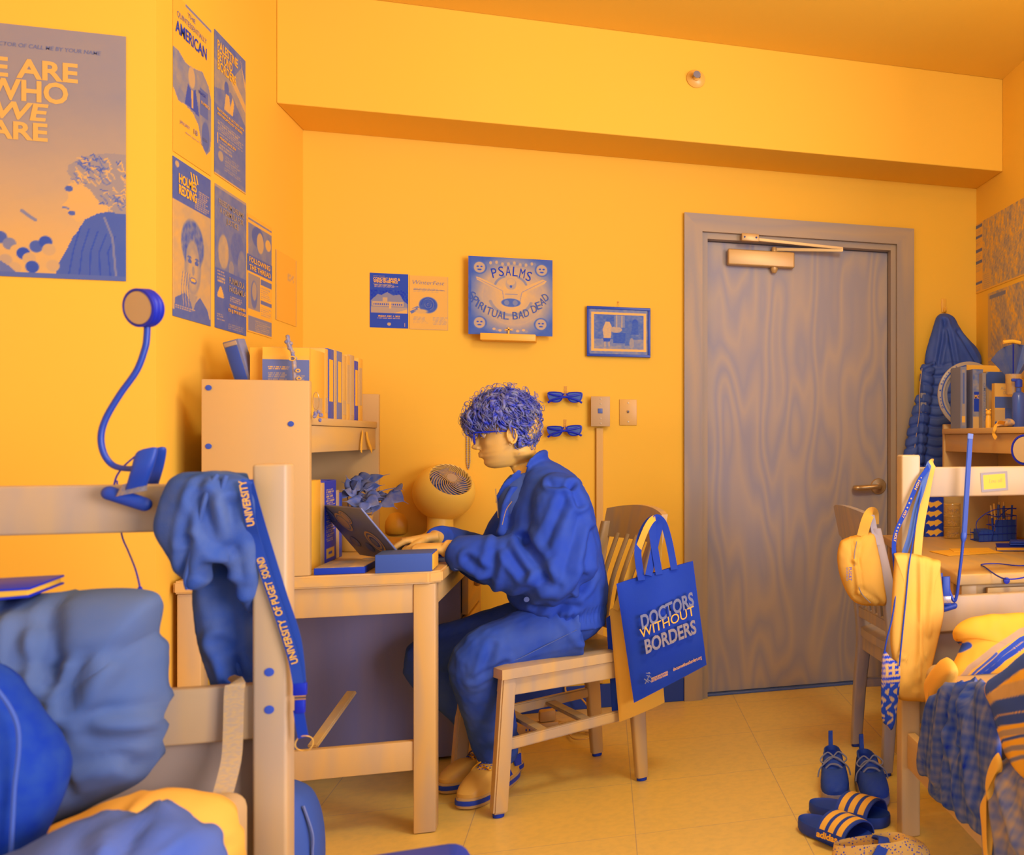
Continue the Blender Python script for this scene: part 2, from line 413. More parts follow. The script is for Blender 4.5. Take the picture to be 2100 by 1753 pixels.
struct('baseboard_back', bm, basem)
struct('baseboard_left', b2(BM(), (XL+.001, YJ, 0), (XL+.009, YB-.01, .1), bev=.003), basem)
struct('baseboard_right', b2(BM(), (XR-.009, 2.0, 0), (XR-.001, YB-.01, .1), bev=.003), basem)
# door, frame, casing
fr = struct('trim_2', BM(), casingw) if False else None
bm = BM(); Y0 = YB-.022
prism(bm, [(.335, Y0, 0), (DX0+.006, Y0, 0), (DX0+.006, Y0, DZ-.003), (.335, Y0, 2.119)], (0, .0215, 0))
prism(bm, [(1.374, Y0, 0), (DX1-.006, Y0, 0), (DX1-.006, Y0, DZ-.003), (1.374, Y0, 2.119)], (0, .0215, 0))
b2(bm, (DX0-.0, YB, 0), (DX0+.03, YB+.11, DZ)); b2(bm, (DX1-.03, YB, 0), (DX1, YB+.11, DZ))
struct('trim_2', bm, casingw)
bm = BM(); prism(bm, [(.335, Y0, 2.119), (DX0+.006, Y0, DZ-.003), (DX1-.006, Y0, DZ-.003), (1.374, Y0, 2.119)], (0, .0215, 0))
b2(bm, (DX0+.03, YB, DZ-.03), (DX1-.03, YB+.11, DZ))
struct('trim_3', bm, casingH)
dl = struct('door_1', b2(BM(), (DX0+.032, YB+.055, .012), (DX1-.032, YB+.1, DZ-.033), bev=.002), doorw)
DY = YB+.055
struct('trim_4', b2(BM(), (DX0+.03, YB+.03, 0), (DX1-.03, YB+.118, .010), bev=.002), mat('threshold_metal', .3, .4, .5))
# lever handle (child of the door)
c = PY(1801, 997, DY); bm = BM(); RX = Matrix.Rotation(PI/2, 4, 'X')
lathe(bm, [(0, 0), (.036, 0), (.038, .004), (.034, .009), (.012, .012), (.012, .03), (0, .03)], c, 32, RX)
h = obj('door_handle', bm, steel, dl)
bm = BM(); e = c+Vector((-.115, -.045, -.004)); tube(bm, [c+Vector((0, -.02, 0)), c+Vector((-.004, -.045, 0)), c+Vector((-.03, -.05, 0)), e+Vector((.03, 0, 0)), e, e+Vector((-.004, .02, 0))], [.010, .011, .012, .013, .012, .011], 12, 5)
obj('lever', bm, steel, h)
# door closer
cl = thing('door_closer', 'grey metal hydraulic door closer with folded arm at the top of the wooden door', 'door closer', PY(1560, 530, DY))
a = PY(1492, 545, DY-.03); bb = PY(1628, 519, DY-.03)
obj('body', b2(BM(), (a.x, DY-.052, a.z+.004), (bb.x, DY, bb.z), bev=.006, seg=3), alum, cl)
p = PY(1588, 543, DY-.03); bm = BM(); lathe(bm, [(0, -.018), (.008, -.016), (.013, -.008), (.016, 0), (.016, .01)], (p.x, DY-.028, a.z-.004), 20); obj('cap', bm, alum, cl)
p0 = Vector((p.x, DY-.028, bb.z)); bm = BM(); lathe(bm, [(.012, -.004), (.012, .016), (.009, .022), (0, .022)], p0, 20); obj('spindle', bm, alum, cl)
p1 = PY(1729, 513, DY-.09); bm = BM(); beam(bm, p0+Vector((0, 0, .012)), p1, .006, .014); beam(bm, p1+Vector((0, 0, .008)), PY(1556, 491, YB-.03), .005, .012)
obj('arm', bm, alum, cl)
q0 = PY(1520, 495, YB-.024); q1 = PY(1555, 482, YB-.024); bm = BM(); b2(bm, (q0.x, YB-.05, q0.z), (q1.x, YB-.0225, q1.z), bev=.003)
br_ = obj('bracket', bm, alum, cl)
for k in range(2):
    bm = BM(); ball(bm, (q0.x+.012+k*(q1.x-q0.x-.024), YB-.051, (q0.z+q1.z)/2), .004, n=10); obj('screw', bm, hole, br_)
# sprinkler head on the soffit face
c = PY(1427, 162, YS-.002); sp = thing('sprinkler_head', 'small round white fire sprinkler on the soffit above the door', 'sprinkler', c)
bm = BM(); lathe(bm, [(0, 0), (.036, 0), (.036, .004), (.024, .012), (.012, .014), (.012, .02), (0, .02)], c, 32, RX); obj('escutcheon', bm, mat('off_white_metal', .93, .35, .4), sp)
bm = BM(); tube(bm, [c+Vector((-.014, -.02, 0)), c+Vector((-.012, -.045, 0)), c+Vector((0, -.052, 0)), c+Vector((.012, -.045, 0)), c+Vector((.014, -.02, 0))], .0025, 6, 4); lathe(bm, [(0, 0), (.014, 0), (.014, .003), (0, .003)], c+Vector((0, -.053, 0)), 16, RX); obj('deflector', bm, mat('grey_metal', .55, .3, .5, metal=.4), sp)
# ------------------------------------------------------------------ beds
bedX = mat('bed_maple', .80, .42, .35, t2=.74, scale=(9, 1.6, 1.6), kind='wood', contrast=.5); bedV = mat('bed_maple_upright', .82, .42, .35, t2=.76, scale=(9, 9, 1.2), kind='wood', contrast=.5); bedY = mat('bed_maple_long', .84, .42, .35, t2=.78, scale=(9, 1.2, 9), kind='wood', contrast=.5)
def bed_frame(label, X0, X1, Yp, side_x, y_end, inner):
    """maple bunk frame: head end in the plane Yp with corner posts X0 and X1"""
    t = thing('bed', label, 'bed', ((X0+X1)/2, Yp, 0))
    for x in (X0, X1):
        bm = BM(); b2(bm, (x-.028, Yp-.026, 0), (x+.028, Yp+.028, 1.093), bev=.006, seg=3); po = obj('post', bm, bedV, t)
        if x == inner:
            for z in (.705, .635):
                bm = BM(); lathe(bm, [(0, -.001), (.0065, -.001), (.008, .001), (0, .002)], (x-.0, Yp-.0265, z), 16, RX); obj('bolt', bm, hole, po)
    for z0, z1, nm in ((.97, 1.057, 'headboard_rail'), (.577, .68, 'headboard_rail'), (.2, .30, 'headboard_rail')):
        bm = BM(); b2(bm, (X0+.028, Yp-.008, z0), (X1-.028, Yp+.02, z1), bev=.005, seg=3); obj(nm, bm, bedX, t)
    obj('headboard_panel', b2(BM(), (X0+.028, Yp+.021, .31), (X1-.028, Yp+.032, .60)), lamin2, t)
    for x in (X0, X1):
        bm = BM(); b2(bm, (x-.012, y_end, .2), (x+.012, Yp-.026, .30), bev=.004); obj('side_rail', bm, bedY, t)
    return t
bedL = bed_frame('light maple bed frame at left with lamp, hoodie and lanyard on its headboard', -1.62, -.586, 2.228, 0, .2, -.586)
bedR = bed_frame('light maple bed frame at right with white bag hanging on its corner post', .832, 1.64, 2.79, 0, 1.2, 9)
# ------------------------------------------------------------------ desk with hutch
def leg(bm, x0, x1, y0, y1, z1, bev=.004): b2(bm, (x0, y0, .002), (x1, y1, z1), bev=bev); return bm
DKX0, DKX1, DKY0, DKY1, DKZ = -1.085, -.44, 3.245, 4.43, .757
dk = thing('desk', 'maple study desk against the left wall under the hutch', 'desk', ((DKX0+DKX1)/2, 3.84, 0))
bm = BM(); prism(bm, [(DKX0, DKY0, DKZ-.035), (DKX1-.03, DKY0, DKZ-.035), (DKX1, DKY0+.03, DKZ-.035), (DKX1, DKY1, DKZ-.035), (DKX0, DKY1, DKZ-.035)], (0, 0, .035))
bmesh.ops.bevel(bm, geom=[e for e in bm.edges], offset=.005, segments=2, affect='EDGES'); obj('desktop', bm, mapleY, dk)
for x0, x1, y0, y1 in ((-.513, -.455, 3.256, 3.31), (-1.08, -1.025, 3.256, 3.31), (-.513, -.455, 4.36, 4.415), (-1.08, -1.025, 4.36, 4.415)): obj('leg', leg(BM(), x0, x1, y0, y1, DKZ-.036), mapleV, dk)
obj('apron', b2(BM(), (-1.025, 3.262, .638), (-.513, 3.285, DKZ-.036), bev=.003), maple, dk)
obj('lower_rail', b2(BM(), (-1.025, 3.264, .183), (-.513, 3.29, .268), bev=.004), maple, dk)
obj('leaning_bar', beam(BM(), PY(640, 1532, 3.40), PY(722, 1418, 3.57), .03, .012), mapleV, dk)  # thin slanting wooden bar behind the desk end
obj('apron', b2(BM(), (-.475, 3.31, .655), (-.457, 4.36, DKZ-.036), bev=.003), mapleY, dk)
pd = obj('pedestal', b2(BM(), (-1.075, 3.975, .012), (-.477, 4.355, DKZ-.04), bev=.003), lamin, dk)
for i, (z0, z1) in enumerate(((.05, .3), (.31, .5), (.51, .69))):
    d = obj('drawer', b2(BM(), (-.474, 3.985, z0), (-.452, 4.345, z1), bev=.004), mapleY, dk)
    bm = BM(); ball(bm, (-.442, 4.165, (z0+z1)/2), .014, n=12); obj('knob', bm, steel, d)
#, (-.30, 3.93, .675)); 
#, (-.30, 3.355)), ((-.47, 3.915), (-.30, 3.93)), ((-.318, 3.34), (-.30, 3.93))): b2(bm, (*a0, .66), (*a1, .715), bev=.002)
hu = thing('desk_hutch', 'maple hutch standing on the desk with books on its shelf', 'hutch', (-.9, 3.7, DKZ))
pn = obj('side_panel', b2(BM(), (-1.022, 3.247, DKZ+.001), (-.769, 3.272, 1.301), bev=.003), birch, hu)
for x, y in ((428, 795), (597, 869), (428, 915)):
    c = PY(x, y, 3.247); bm = BM(); lathe(bm, [(0, -.002), (.004, -.002), (.0065, .001), (.0075, .002), (0, .003)], c, 18, RX); obj('bolt', bm, hole, pn)
obj('side_panel', b2(BM(), (-1.022, 4.148, DKZ+.001), (-.765, 4.172, 1.301), bev=.003), birch, hu)
obj('shelf', b2(BM(), (-1.02, 3.273, 1.178), (-.77, 4.147, 1.20), bev=.002), mapleY, hu)
obj('valance', b2(BM(), (-.79, 3.273, 1.10), (-.775, 4.147, 1.177), bev=.002), mapleY, hu)
obj('back_panel', b2(BM(), (-1.02, 3.273, DKZ+.01), (-1.008, 4.147, 1.177)), lamin, hu)
# ------------------------------------------------------------------ chairs
def chair(label, loc, ang, w, name='wooden_chair'):
    t = thing(name, label, 'chair', (*loc, 0)); M = Matrix.Translation((*loc, 0)) @ Matrix.Rotation(ang, 4, 'Z')
    def T(bm): bm.transform(M); return bm
    # saddle seat
    bm = BM(); nx, ny = 16, 16; V = []
    def outline(u, v):   # u 0 front..1 back, v -1..1
        hw = .215-.025*u; x = .232-.445*u; y = v*hw
        x += .012*math.cos(v*PI/2)*(1 if u < .5 else -1)*abs(u-.5)*2
        z = .452-.012*math.exp(-((abs(v)-.45)/.28)**2)*math.exp(-((u-.62)/.3)**2)+.006*math.exp(-(v/.15)**2)*(1-u)
        if u > .97 or u < .03 or abs(v) > .97: z -= .008
        return x, y, z
    top = [[bm.verts.new(outline(i/(nx-1), -1+2*j/(ny-1))) for j in range(ny)] for i in range(nx)]
    bot = [[bm.verts.new((*outline(i/(nx-1), -1+2*j/(ny-1))[:2], .414)) for j in range(ny)] for i in range(nx)]
    for i in range(nx-1):
        for j in range(ny-1): bm.faces.new((top[i][j], top[i+1][j], top[i+1][j+1], top[i][j+1])); bm.faces.new((bot[i][j], bot[i][j+1], bot[i+1][j+1], bot[i+1][j]))
    ed = [(0, j) for j in range(ny)]+[(i, ny-1) for i in range(1, nx)]+[(nx-1, j) for j in range(ny-2, -1, -1)]+[(i, 0) for i in range(nx-2, 0, -1)]
    for k in range(len(ed)):
        a, b = ed[k], ed[(k+1) % len(ed)]; bm.faces.new((top[a[0]][a[1]], bot[a[0]][a[1]], bot[b[0]][b[1]], top[b[0]][b[1]]))
    obj('seat', T(bm), w, t)
    for s in (-1, 1):
        bm = BM(); beam(bm, (.236, s*.194, .012), (.205, s*.178, .415), .042, .042, (0, 1, 0), bev=.005); l = obj('leg', T(bm), w, t)
        bm = BM(); lathe(bm, [(0, .001), (.016, .001), (.017, .012), (0, .014)], (.236, s*.194, 0), 16); obj('foot_glide', T(bm), darkm, l)
        bm = BM()
        loft(bm, [(Vector((-.228, s*.178, .012)), Vector((.019, 0, 0)), Vector((0, .017, 0))), (Vector((-.215, s*.178, .22)), Vector((.023, 0, 0)), Vector((0, .018, 0))), (Vector((-.20, s*.178, .42)), Vector((.026, 0, 0)), Vector((0, .019, 0))),
                  (Vector((-.225, s*.19, .62)), Vector((.022, 0, 0)), Vector((0, .017, 0))), (Vector((-.275, s*.20, .84)), Vector((.017, 0, 0)), Vector((0, .016, 0)))], 16, 5, 5)
        l = obj('leg', T(bm), w, t)
        bm = BM(); lathe(bm, [(0, .001), (.016, .001), (.017, .012), (0, .014)], (-.229, s*.178, 0), 16); obj('foot_glide', T(bm), darkm, l)
        bm = BM(); beam(bm, (.222, s*.186, .21), (-.215, s*.178, .235), .022, .034, bev=.004); obj('stretcher', T(bm), w, t)
        bm = BM(); beam(bm, (.2, s*.178, .385), (-.2, s*.178, .385), .02, .055, bev=.002); obj('seat_rail', T(bm), w, t)
    bm = BM(); beam(bm, (.205, -.178, .385), (.205, .178, .385), .055, .02, (1, 0, 0)); obj('seat_rail', T(bm), w, t)
    bm = BM(); beam(bm, (-.2, -.178, .385), (-.2, .178, .385), .055, .02, (1, 0, 0)); obj('seat_rail', T(bm), w, t)
    for x in (.09, -.06):
        bm = BM(); beam(bm, (x, -.18, .222), (x, .18, .222), .012, .034, (1, 0, 0), bev=.002); obj('rack_slat', T(bm), w, t)
    bm = BM()
    def cr(u, v):
        y = -.215+.43*u; bow = -.03*(1-(2*u-1)**2); z = .785+.10*v+.02*(1-(2*u-1)**2)*v; return bow-.262-.02*v, y, z
    n = 14; fa = [[bm.verts.new(cr(i/n, j/3)) for i in range(n+1)] for j in range(4)]; ba = [[bm.verts.new(Vector(cr(i/n, j/3))+Vector((-.022, 0, 0))) for i in range(n+1)] for j in range(4)]
    for j in range(3):
        for i in range(n): bm.faces.new((fa[j][i], fa[j][i+1], fa[j+1][i+1], fa[j+1][i])); bm.faces.new((ba[j][i], ba[j+1][i], ba[j+1][i+1], ba[j][i+1]))
        bm.faces.new((fa[j][0], fa[j+1][0], ba[j+1][0], ba[j][0])); bm.faces.new((fa[j][n], ba[j][n], ba[j+1][n], fa[j+1][n]))
    for i in range(n): bm.faces.new((fa[0][i], ba[0][i], ba[0][i+1], fa[0][i+1])); bm.faces.new((fa[3][i], fa[3][i+1], ba[3][i+1], ba[3][i]))
    obj('crest_rail', T(bm), w, t)
    bm = BM(); beam(bm, (-.213, -.185, .5), (-.213, .185, .5), .04, .02, (1, 0, 0)); obj('lower_back_rail', T(bm), w, t)
    for k in range(5):
        y = -.13+.065*k; bow = -.028*(1-(y/.215)**2)
        bm = BM(); tube(bm, [(-.213, y, .505), (-.222+bow*.5, y, .64), (-.268+bow, y, .80)], .013, 8, 5, flat=((1, 0, 0), .5)); obj('slat', T(bm), w, t)
    return t
ch1 = chair('light wooden chair the person sits on with tote bags on its back', (-.157, 3.60), math.radians(203.6), chairw)
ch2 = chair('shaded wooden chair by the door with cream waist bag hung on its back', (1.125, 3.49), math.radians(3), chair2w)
# ------------------------------------------------------------------ second desk and hutch
Z2 = .728
M2 = Matrix.Translation((1.012, 2.885, 0)) @ Matrix.Rotation(math.radians(-5), 4, 'Z')
def T2(bm): bm.transform(M2); return bm
dk2 = thing('desk', 'maple desk at right along the poster wall with jars and papers', 'desk', (1.3, 3.3, 0))
obj('desktop', T2(b2(BM(), (0, 0, Z2-.035), (.53, 1.29, Z2), bev=.006, seg=3)), mapleY, dk2)
for x, y in ((.02, .02), (.02, 1.22), (.465, .02), (.465, 1.22)): obj('leg', T2(leg(BM(), x, x+.05, y, y+.05, Z2-.036)), mapleV, dk2)
obj('apron', T2(b2(BM(), (.07, .03, .57), (.465, .05, Z2-.036))), maple, dk2)
dr = obj('drawer', T2(b2(BM(), (.012, .09, .60), (.03, .55, Z2-.04), bev=.003)), mapleY, dk2)
dr = obj('drawer', T2(b2(BM(), (.10, .008, .585), (.46, .028, Z2-.045), bev=.004)), maple, dk2)
bm = BM(); c = PY(2063, 1190, 2.87); lathe(bm, [(0, 0), (.009, 0), (.010, .010), (0, .012)], (c.x, 2.872, c.z), 16, RX); obj('knob', bm, blackp, dr)
pd2 = obj('pedestal', T2(b2(BM(), (.075, .055, .03), (.485, .33, .57), bev=.003)), mat('pedestal_birch', .72, .5, .25), dk2)
hu2 = thing('desk_hutch', 'maple shelf unit standing on the right-hand desk with books and bottles', 'hutch', (1.5, 3.3, Z2))
HX = 1.365
obj('side_panel', b2(BM(), (HX, 4.05, Z2+.001), (HX+.26, 4.075, 1.20), bev=.003), birch, hu2)
obj('side_panel', b2(BM(), (HX, 2.90, Z2+.001), (HX+.26, 2.925, 1.20), bev=.003), birch, hu2)
obj('shelf', b2(BM(), (HX-.01, 2.90, 1.158), (HX+.26, 4.049, 1.18), bev=.003), mapleY, hu2)
obj('valance', b2(BM(), (HX+.005, 2.926, 1.085), (HX+.02, 4.049, 1.157), bev=.002), mapleY, hu2)
obj('back_panel', b2(BM(), (HX+.245, 2.926, Z2+.01), (HX+.258, 4.049, 1.157)), birch, hu2)
# ------------------------------------------------------------------ shoes
def shoe(t, heel, toe, W, H, m_up, m_sole, m_lace, m_in, sole_h=.032, tab=False, panels=None, laces=4, m_sole2=None):
    """shoe parts parented to t; heel/toe = floor points; W full width; H collar height"""
    heel = Vector(heel); toe = Vector(toe); L = (toe-heel).length; ax = (toe-heel).normalized(); ay = Vector((0, 0, 1)).cross(ax)
    M = Matrix((ax, ay, Vector((0, 0, 1)))).transposed().to_4x4(); M.translation = heel
    def fp(th, x0, x1, k, z):    # footprint ring
        c = math.cos(th); s = math.sin(th); u = (c+1)/2
        hw = W/2*k*(.72+.36*u-.10*(1-abs(2*u-1))+(.06 if u > .5 else 0))
        return Vector((x0+(x1-x0)*((math.copysign(abs(c)**.75, c)+1)/2), hw*math.copysign(abs(s)**.8, s), z))
    N = 28
    def rings(bm, R, cap0=True, cap1=True):
        rr = [[bm.verts.new(fp(2*PI*j/N, *r)) for j in range(N)] for r in R]
        for a, b in zip(rr, rr[1:]):
            for j in range(N): bm.faces.new((a[j], a[(j+1) % N], b[(j+1) % N], b[j]))
        if cap0: bm.faces.new(rr[0][::-1])
        if cap1: bm.faces.new(rr[-1])
        bm.transform(M); return bm
    sh = sole_h
    s = obj('sole', rings(BM(), [(.012, L-.012, .88, .0), (.002, L-.001, .99, .006), (-.004, L+.002, 1.03, sh*.5), (-.002, L-.002, 1.0, sh)]), m_sole, t)
    if m_sole2: obj('midsole_band', rings(BM(), [(-.004, L+.003, 1.045, sh*.42), (-.005, L+.004, 1.05, sh*.5), (-.004, L+.002, 1.04, sh*.8)]), m_sole2, s)
    up = obj('upper', rings(BM(), [(.002, L-.006, .96, sh-.004), (.0, L-.004, .98, sh+.012), (.002, L-.015, .95, sh+.026), (.005, L*.86, .88, sh+.042), (.008, L*.74, .80, sh+.056), (.01, L*.62, .74, H*.75), (.012, L*.53, .70, H*.9), (.010, L*.46, .68, H), (.020, L*.43, .56, H+.002), (.028, L*.42, .46, H-.02), (.035, L*.45, .44, sh+.02)]), m_up, t)
    bm = BM(); pts = [fp(2*PI*j/20, .02, L*.42, .50, H-.012) for j in range(20)]
    b2_ = bmesh.new(); f = [b2_.verts.new(p) for p in pts]; b2_.faces.new(f); b2_.transform(M); merge(bm, b2_); obj('lining', bm, m_in, up)
    la = BM()
    for k in range(laces):
        u = .50+.30*k/max(1, laces-1); x = L*u; z = sh+.073-.040*(u-.5)/.3 if H > .08 else sh+.05-.02*k/laces; w_ = W*.30*(1-.2*k/laces)
        tube(la, [(x, -w_, z-.012), (x-.004, -w_*.4, z+.001), (x+.006, w_*.4, z+.001), (x+.012, w_, z-.012)], .0033, 6, 4)
    if laces:
        x = L*.47; z = H*.86+.014
        for sg in (-1, 1):
            tube(la, [(x, 0, z), (x-.01, sg*.018, z+.012), (x+.005, sg*.042, z-.004), (x+.02, sg*.03, z-.012), (x+.004, 0, z)], .0026, 6, 5)
            tube(la, [(x, 0, z), (x+.02, sg*.02, z-.006), (x+.03, sg*.045, z-.026), (x+.04, sg*.052, z-.05)], .0026, 6, 5)
        la.transform(M); obj('laces', la, m_lace, up)
    else: la.free()
    if tab:
        bm = BM(); strap(bm, [(.012, 0, H-.01), (.0, 0, H+.02), (-.006, 0, H+.042), (-.012, 0, H+.03), (-.004, 0, H-.01)], .014, .003, (1, 0, .1)); bm.transform(M); obj('pull_tab', bm, m_up, up)
    return M, L, up
# ------------------------------------------------------------------ the person at the desk
skin = mat('skin', .92, .5, .3, t2=.88, scale=(30, 30, 30)); 
jack = mat('jacket_cloth', .20, .8, .2, t2=.15, scale=(14, 14, 14), bump=.25, bscale=500, bdist=.0006)
denim = mat('denim', .19, .85, .12, t2=.27, scale=(16, 16, 9), bump=.4, bscale=700, bdist=.0006)
tee = mat('tshirt_cloth', .27, .85, .1, bump=.2, bscale=600, bdist=.0005)
hairm = mat('curly_hair', .06, .5, .35, t2=.52, scale=(55, 55, 55), detail=2)
person = thing('person', 'person with curly hair and glasses in a dark jacket and jeans typing at the desk', 'person', (-.12, 3.58, 0))
# body: one continuous skin
B_ = BM(); V3 = Vector
HO = V3((-.268, 3.575, 1.052)); pit = math.radians(8.5); yaw = math.radians(5)
hf = V3((-math.cos(pit)*math.cos(yaw), -math.sin(yaw), -math.sin(pit))); hl = V3((math.sin(yaw), -math.cos(yaw), 0)); hu_ = hl.cross(hf)*-1
if hu_.z < 0: hu_ = -hu_
def HP(u, y, v): return HO+hf*u+hl*y+hu_*v        # y>0 towards the camera side
vf = [0, .008, .02, .033, .044, .05, .056, .066, .08, .096, .112, .128, .16, .19, .213, .225]
uf = [.062, .081, .0905, .0875, .097, .0925, .099, .0925, .0925, .0915, .0915, .0985, .097, .081, .048, .01]
ub = [.0, -.01, -.02, -.03, -.045, -.052, -.058, -.068, -.08, -.089, -.094, -.097, -.095, -.082, -.05, -.01]
hw = [.022, .034, .044, .052, .057, .059, .061, .064, .067, .069, .071, .073, .074, .063, .036, .004]
hv = np.linspace(0, .225, 60); NR = 56; rr = []
for v in hv:
    f_, b_, w_ = np.interp(v, vf, uf), np.interp(v, vf, ub), np.interp(v, vf, hw); ring = []
    for j in range(NR):
        th = 2*PI*j/NR; c = math.cos(th); s = math.sin(th)
        u = (f_+b_)/2+(f_-b_)/2*math.copysign(abs(c)**.92, c); y = w_*math.copysign(abs(s)**.9, s)
        # front of the face narrows, eye sockets sink, cheeks swell
        if u > .03: y *= 1-.30*((u-.03)/.07)**2*(1 if v < .13 else .7)
        e = math.exp(-((u-.088)/.02)**2-((abs(y)-.032)/.014)**2-((v-.112)/.012)**2); u -= .010*e
        k = math.exp(-((u-.07)/.02)**2-((abs(y)-.042)/.016)**2-((v-.085)/.018)**2); y += math.copysign(.003*k, y); u += .003*k
        ring.append(B_.verts.new(HP(u, y, v)))
    rr.append(ring)
for a, b in zip(rr, rr[1:]):
    for j in range(NR): B_.faces.new((a[j], a[(j+1) % NR], b[(j+1) % NR], b[j]))
B_.faces.new(rr[0]); B_.faces.new(rr[-1])
# nose
loft(B_, [(HP(.086, 0, .116), hf*.008, hl*.006), (HP(.094, 0, .100), hf*.009, hl*.008), (HP(.101, 0, .086), hf*.011, hl*.010), (HP(.1065, 0, .0765), hf*.0125, hl*.0115), (HP(.099, 0, .068), hf*.009, hl*.010)], 16, 4)
for s in (-1, 1): ball(B_, HP(.098, s*.0115, .073), .0085, (1.1, .8, .8), 12)
# lips
for v, r in ((.0545, .0048), (.0455, .0055)):
    tube(B_, [HP(.086, -.022, .05), HP(.0945, -.012, v), HP(.0975, 0, v+.0005), HP(.0945, .012, v), HP(.086, .022, .05)], [.001, r*.8, r, r*.8, .001], 8, 4)
# neck, torso, arms, legs
loft(B_, [(HP(-.018, 0, .075), hf*.046, hl*.050), (HP(-.022, 0, .03), hf*.048, hl*.052), (V3((-.215, 3.575, 1.035)), V3((-.056, 0, -.012)), V3((0, .058, 0))), (V3((-.195, 3.575, .985)), V3((-.07, 0, 0)), V3((0, .085, 0)))], 24, 4)
loft(B_, [(V3((-.185, 3.575, 1.0)), V3((-.06, 0, 0)), V3((0, .10, 0))), (V3((-.16, 3.575, .94)), V3((-.10, 0, 0)), V3((0, .17, 0))), (V3((-.145, 3.575, .80)), V3((-.10, 0, 0)), V3((0, .15, 0))), (V3((-.12, 3.575, .65)), V3((-.09, 0, 0)), V3((0, .13, 0))), (V3((-.11, 3.575, .53)), V3((-.09, 0, 0)), V3((0, .14, 0)))], 24, 4)
Sn, Sf = V3((-.13, 3.42, .965)), V3((-.17, 3.74, .965))
En, Ef = PY(1140, 1165, 3.355), PY(1010, 1150, 3.80)
Wn, Wf = PY(912, 1124, 3.44), PY(885, 1103, 3.60)
def limb(bm, pts, r, n=14): tube(bm, pts, r, n, 5)
limb(B_, [Sn, (Sn+En)/2+V3((.01, 0, 0)), En, (En+Wn)/2, Wn], [.052, .047, .042, .038, .027]); limb(B_, [Sf, (Sf+Ef)/2, Ef, (Ef+Wf)/2, Wf], [.052, .047, .042, .038, .027])
Hn, Hf_ = V3((-.105, 3.49, .53)), V3((-.115, 3.66, .53))
Kn, Kf = PY(972, 1352, 3.43), PY(872, 1350, 3.76)
An, Af = V3((-.318, 3.60, .105)), V3((-.315, 3.735, .105))
limb(B_, [Hn, (Hn+Kn)/2, Kn, (Kn+An)/2, An], [.08, .07, .055, .05, .036]); limb(B_, [Hf_, (Hf_+Kf)/2, Kf, (Kf+Af)/2, Af], [.08, .07, .055, .05, .036])
for A_, T_ in ((An, V3((-.395, 3.45, .04))), (Af, V3((-.46, 3.63, .04)))): limb(B_, [A_, A_*.8+T_*.2-V3((0, 0, .03)), T_], [.036, .036, .024])
# hands: palm, four separate curled fingers, thumb
def hand(wr, palm_dir, up, side, curl):
    d = V3(palm_dir).normalized(); up = V3(up); up = (up-up.dot(d)*d).normalized(); sd = d.cross(up)*side     # sd points to the thumb
    loft(B_, [(wr-d*.02, sd*.027, up*.019), (wr+d*.02, sd*.031, up*.016), (wr+d*.055, sd*.040, up*.014), (wr+d*.085, sd*.040, up*.012)], 20, 4)
    for i, (off, ln, cu) in enumerate(((.030, .068, curl), (.010, .076, curl*1.05), (-.011, .071, curl*1.1), (-.030, .056, curl*1.2))):
        b = wr+d*(.082-abs(off-.005)*.25)+sd*off; p = b-d*.02; pts = [p, b]; a = .12+.08*i; r = [.0095, .0095]
        for k, f in enumerate((.46, .31, .23)):
            a += cu*(.55 if k == 0 else .75); dd = d*math.cos(a)-up*math.sin(a)+sd*off*1.2*(1 if k == 0 else .3); b = b+dd.normalized()*ln*f; pts.append(b); r.append((.0085, .0078, .0062)[k])
        tube(B_, pts, r, 10, 4); ball(B_, pts[-1], .0063, n=10)
    b = wr+d*.018+sd*.026-up*.004
    tube(B_, [b-sd*.012, b+d*.018+sd*.014-up*.006, b+d*.045+sd*.020-up*.016, b+d*.066+sd*.016-up*.026], [.012, .012, .0095, .0075], 10, 4); ball(B_, b+d*.066+sd*.016-up*.026, .0074, n=10)
hand(Wn, (-1, .06, .03), (0, -.12, 1), 1, .62)
hand(Wf, (-.93, -.18, -.10), (0, .10, 1), -1, .60)
# near ear
def ear(sg):
    c = HP(.0, sg*.070, .098)
    loft(B_, [(c-hl*sg*.006, hu_*.026, hf*.014), (c+hl*sg*.006-hf*.004, hu_*.029, hf*.017), (c+hl*sg*.010-hf*.006, hu_*.027, hf*.015)], 16, 3)
ear(1); ear(-1)
body = obj('body', remesh(B_, .0033, 3), skin, person)
sk = body
for sg in (1,):
    c = HP(.0, .0835, .098)
    bm = BM(); tube(bm, [c+hf*(a*.0135-.005)+hu_*(b*.024) for a, b in ((1, -.2), (.95, .35), (.5, .85), (-.1, 1.0), (-.7, .75), (-.95, .2), (-.85, -.35), (-.4, -.8), (.1, -1.0), (.5, -.8))], [.0022, .0028, .003, .003, .003, .003, .003, .0036, .004, .003], 8, 4)
    obj('ear_rim', bm, mat('skin_warm', .93, .5, .3), person)
    bm = BM(); ball(bm, HP(.006, .085, .071), .0032, n=10); obj('earring', bm, steel, person)
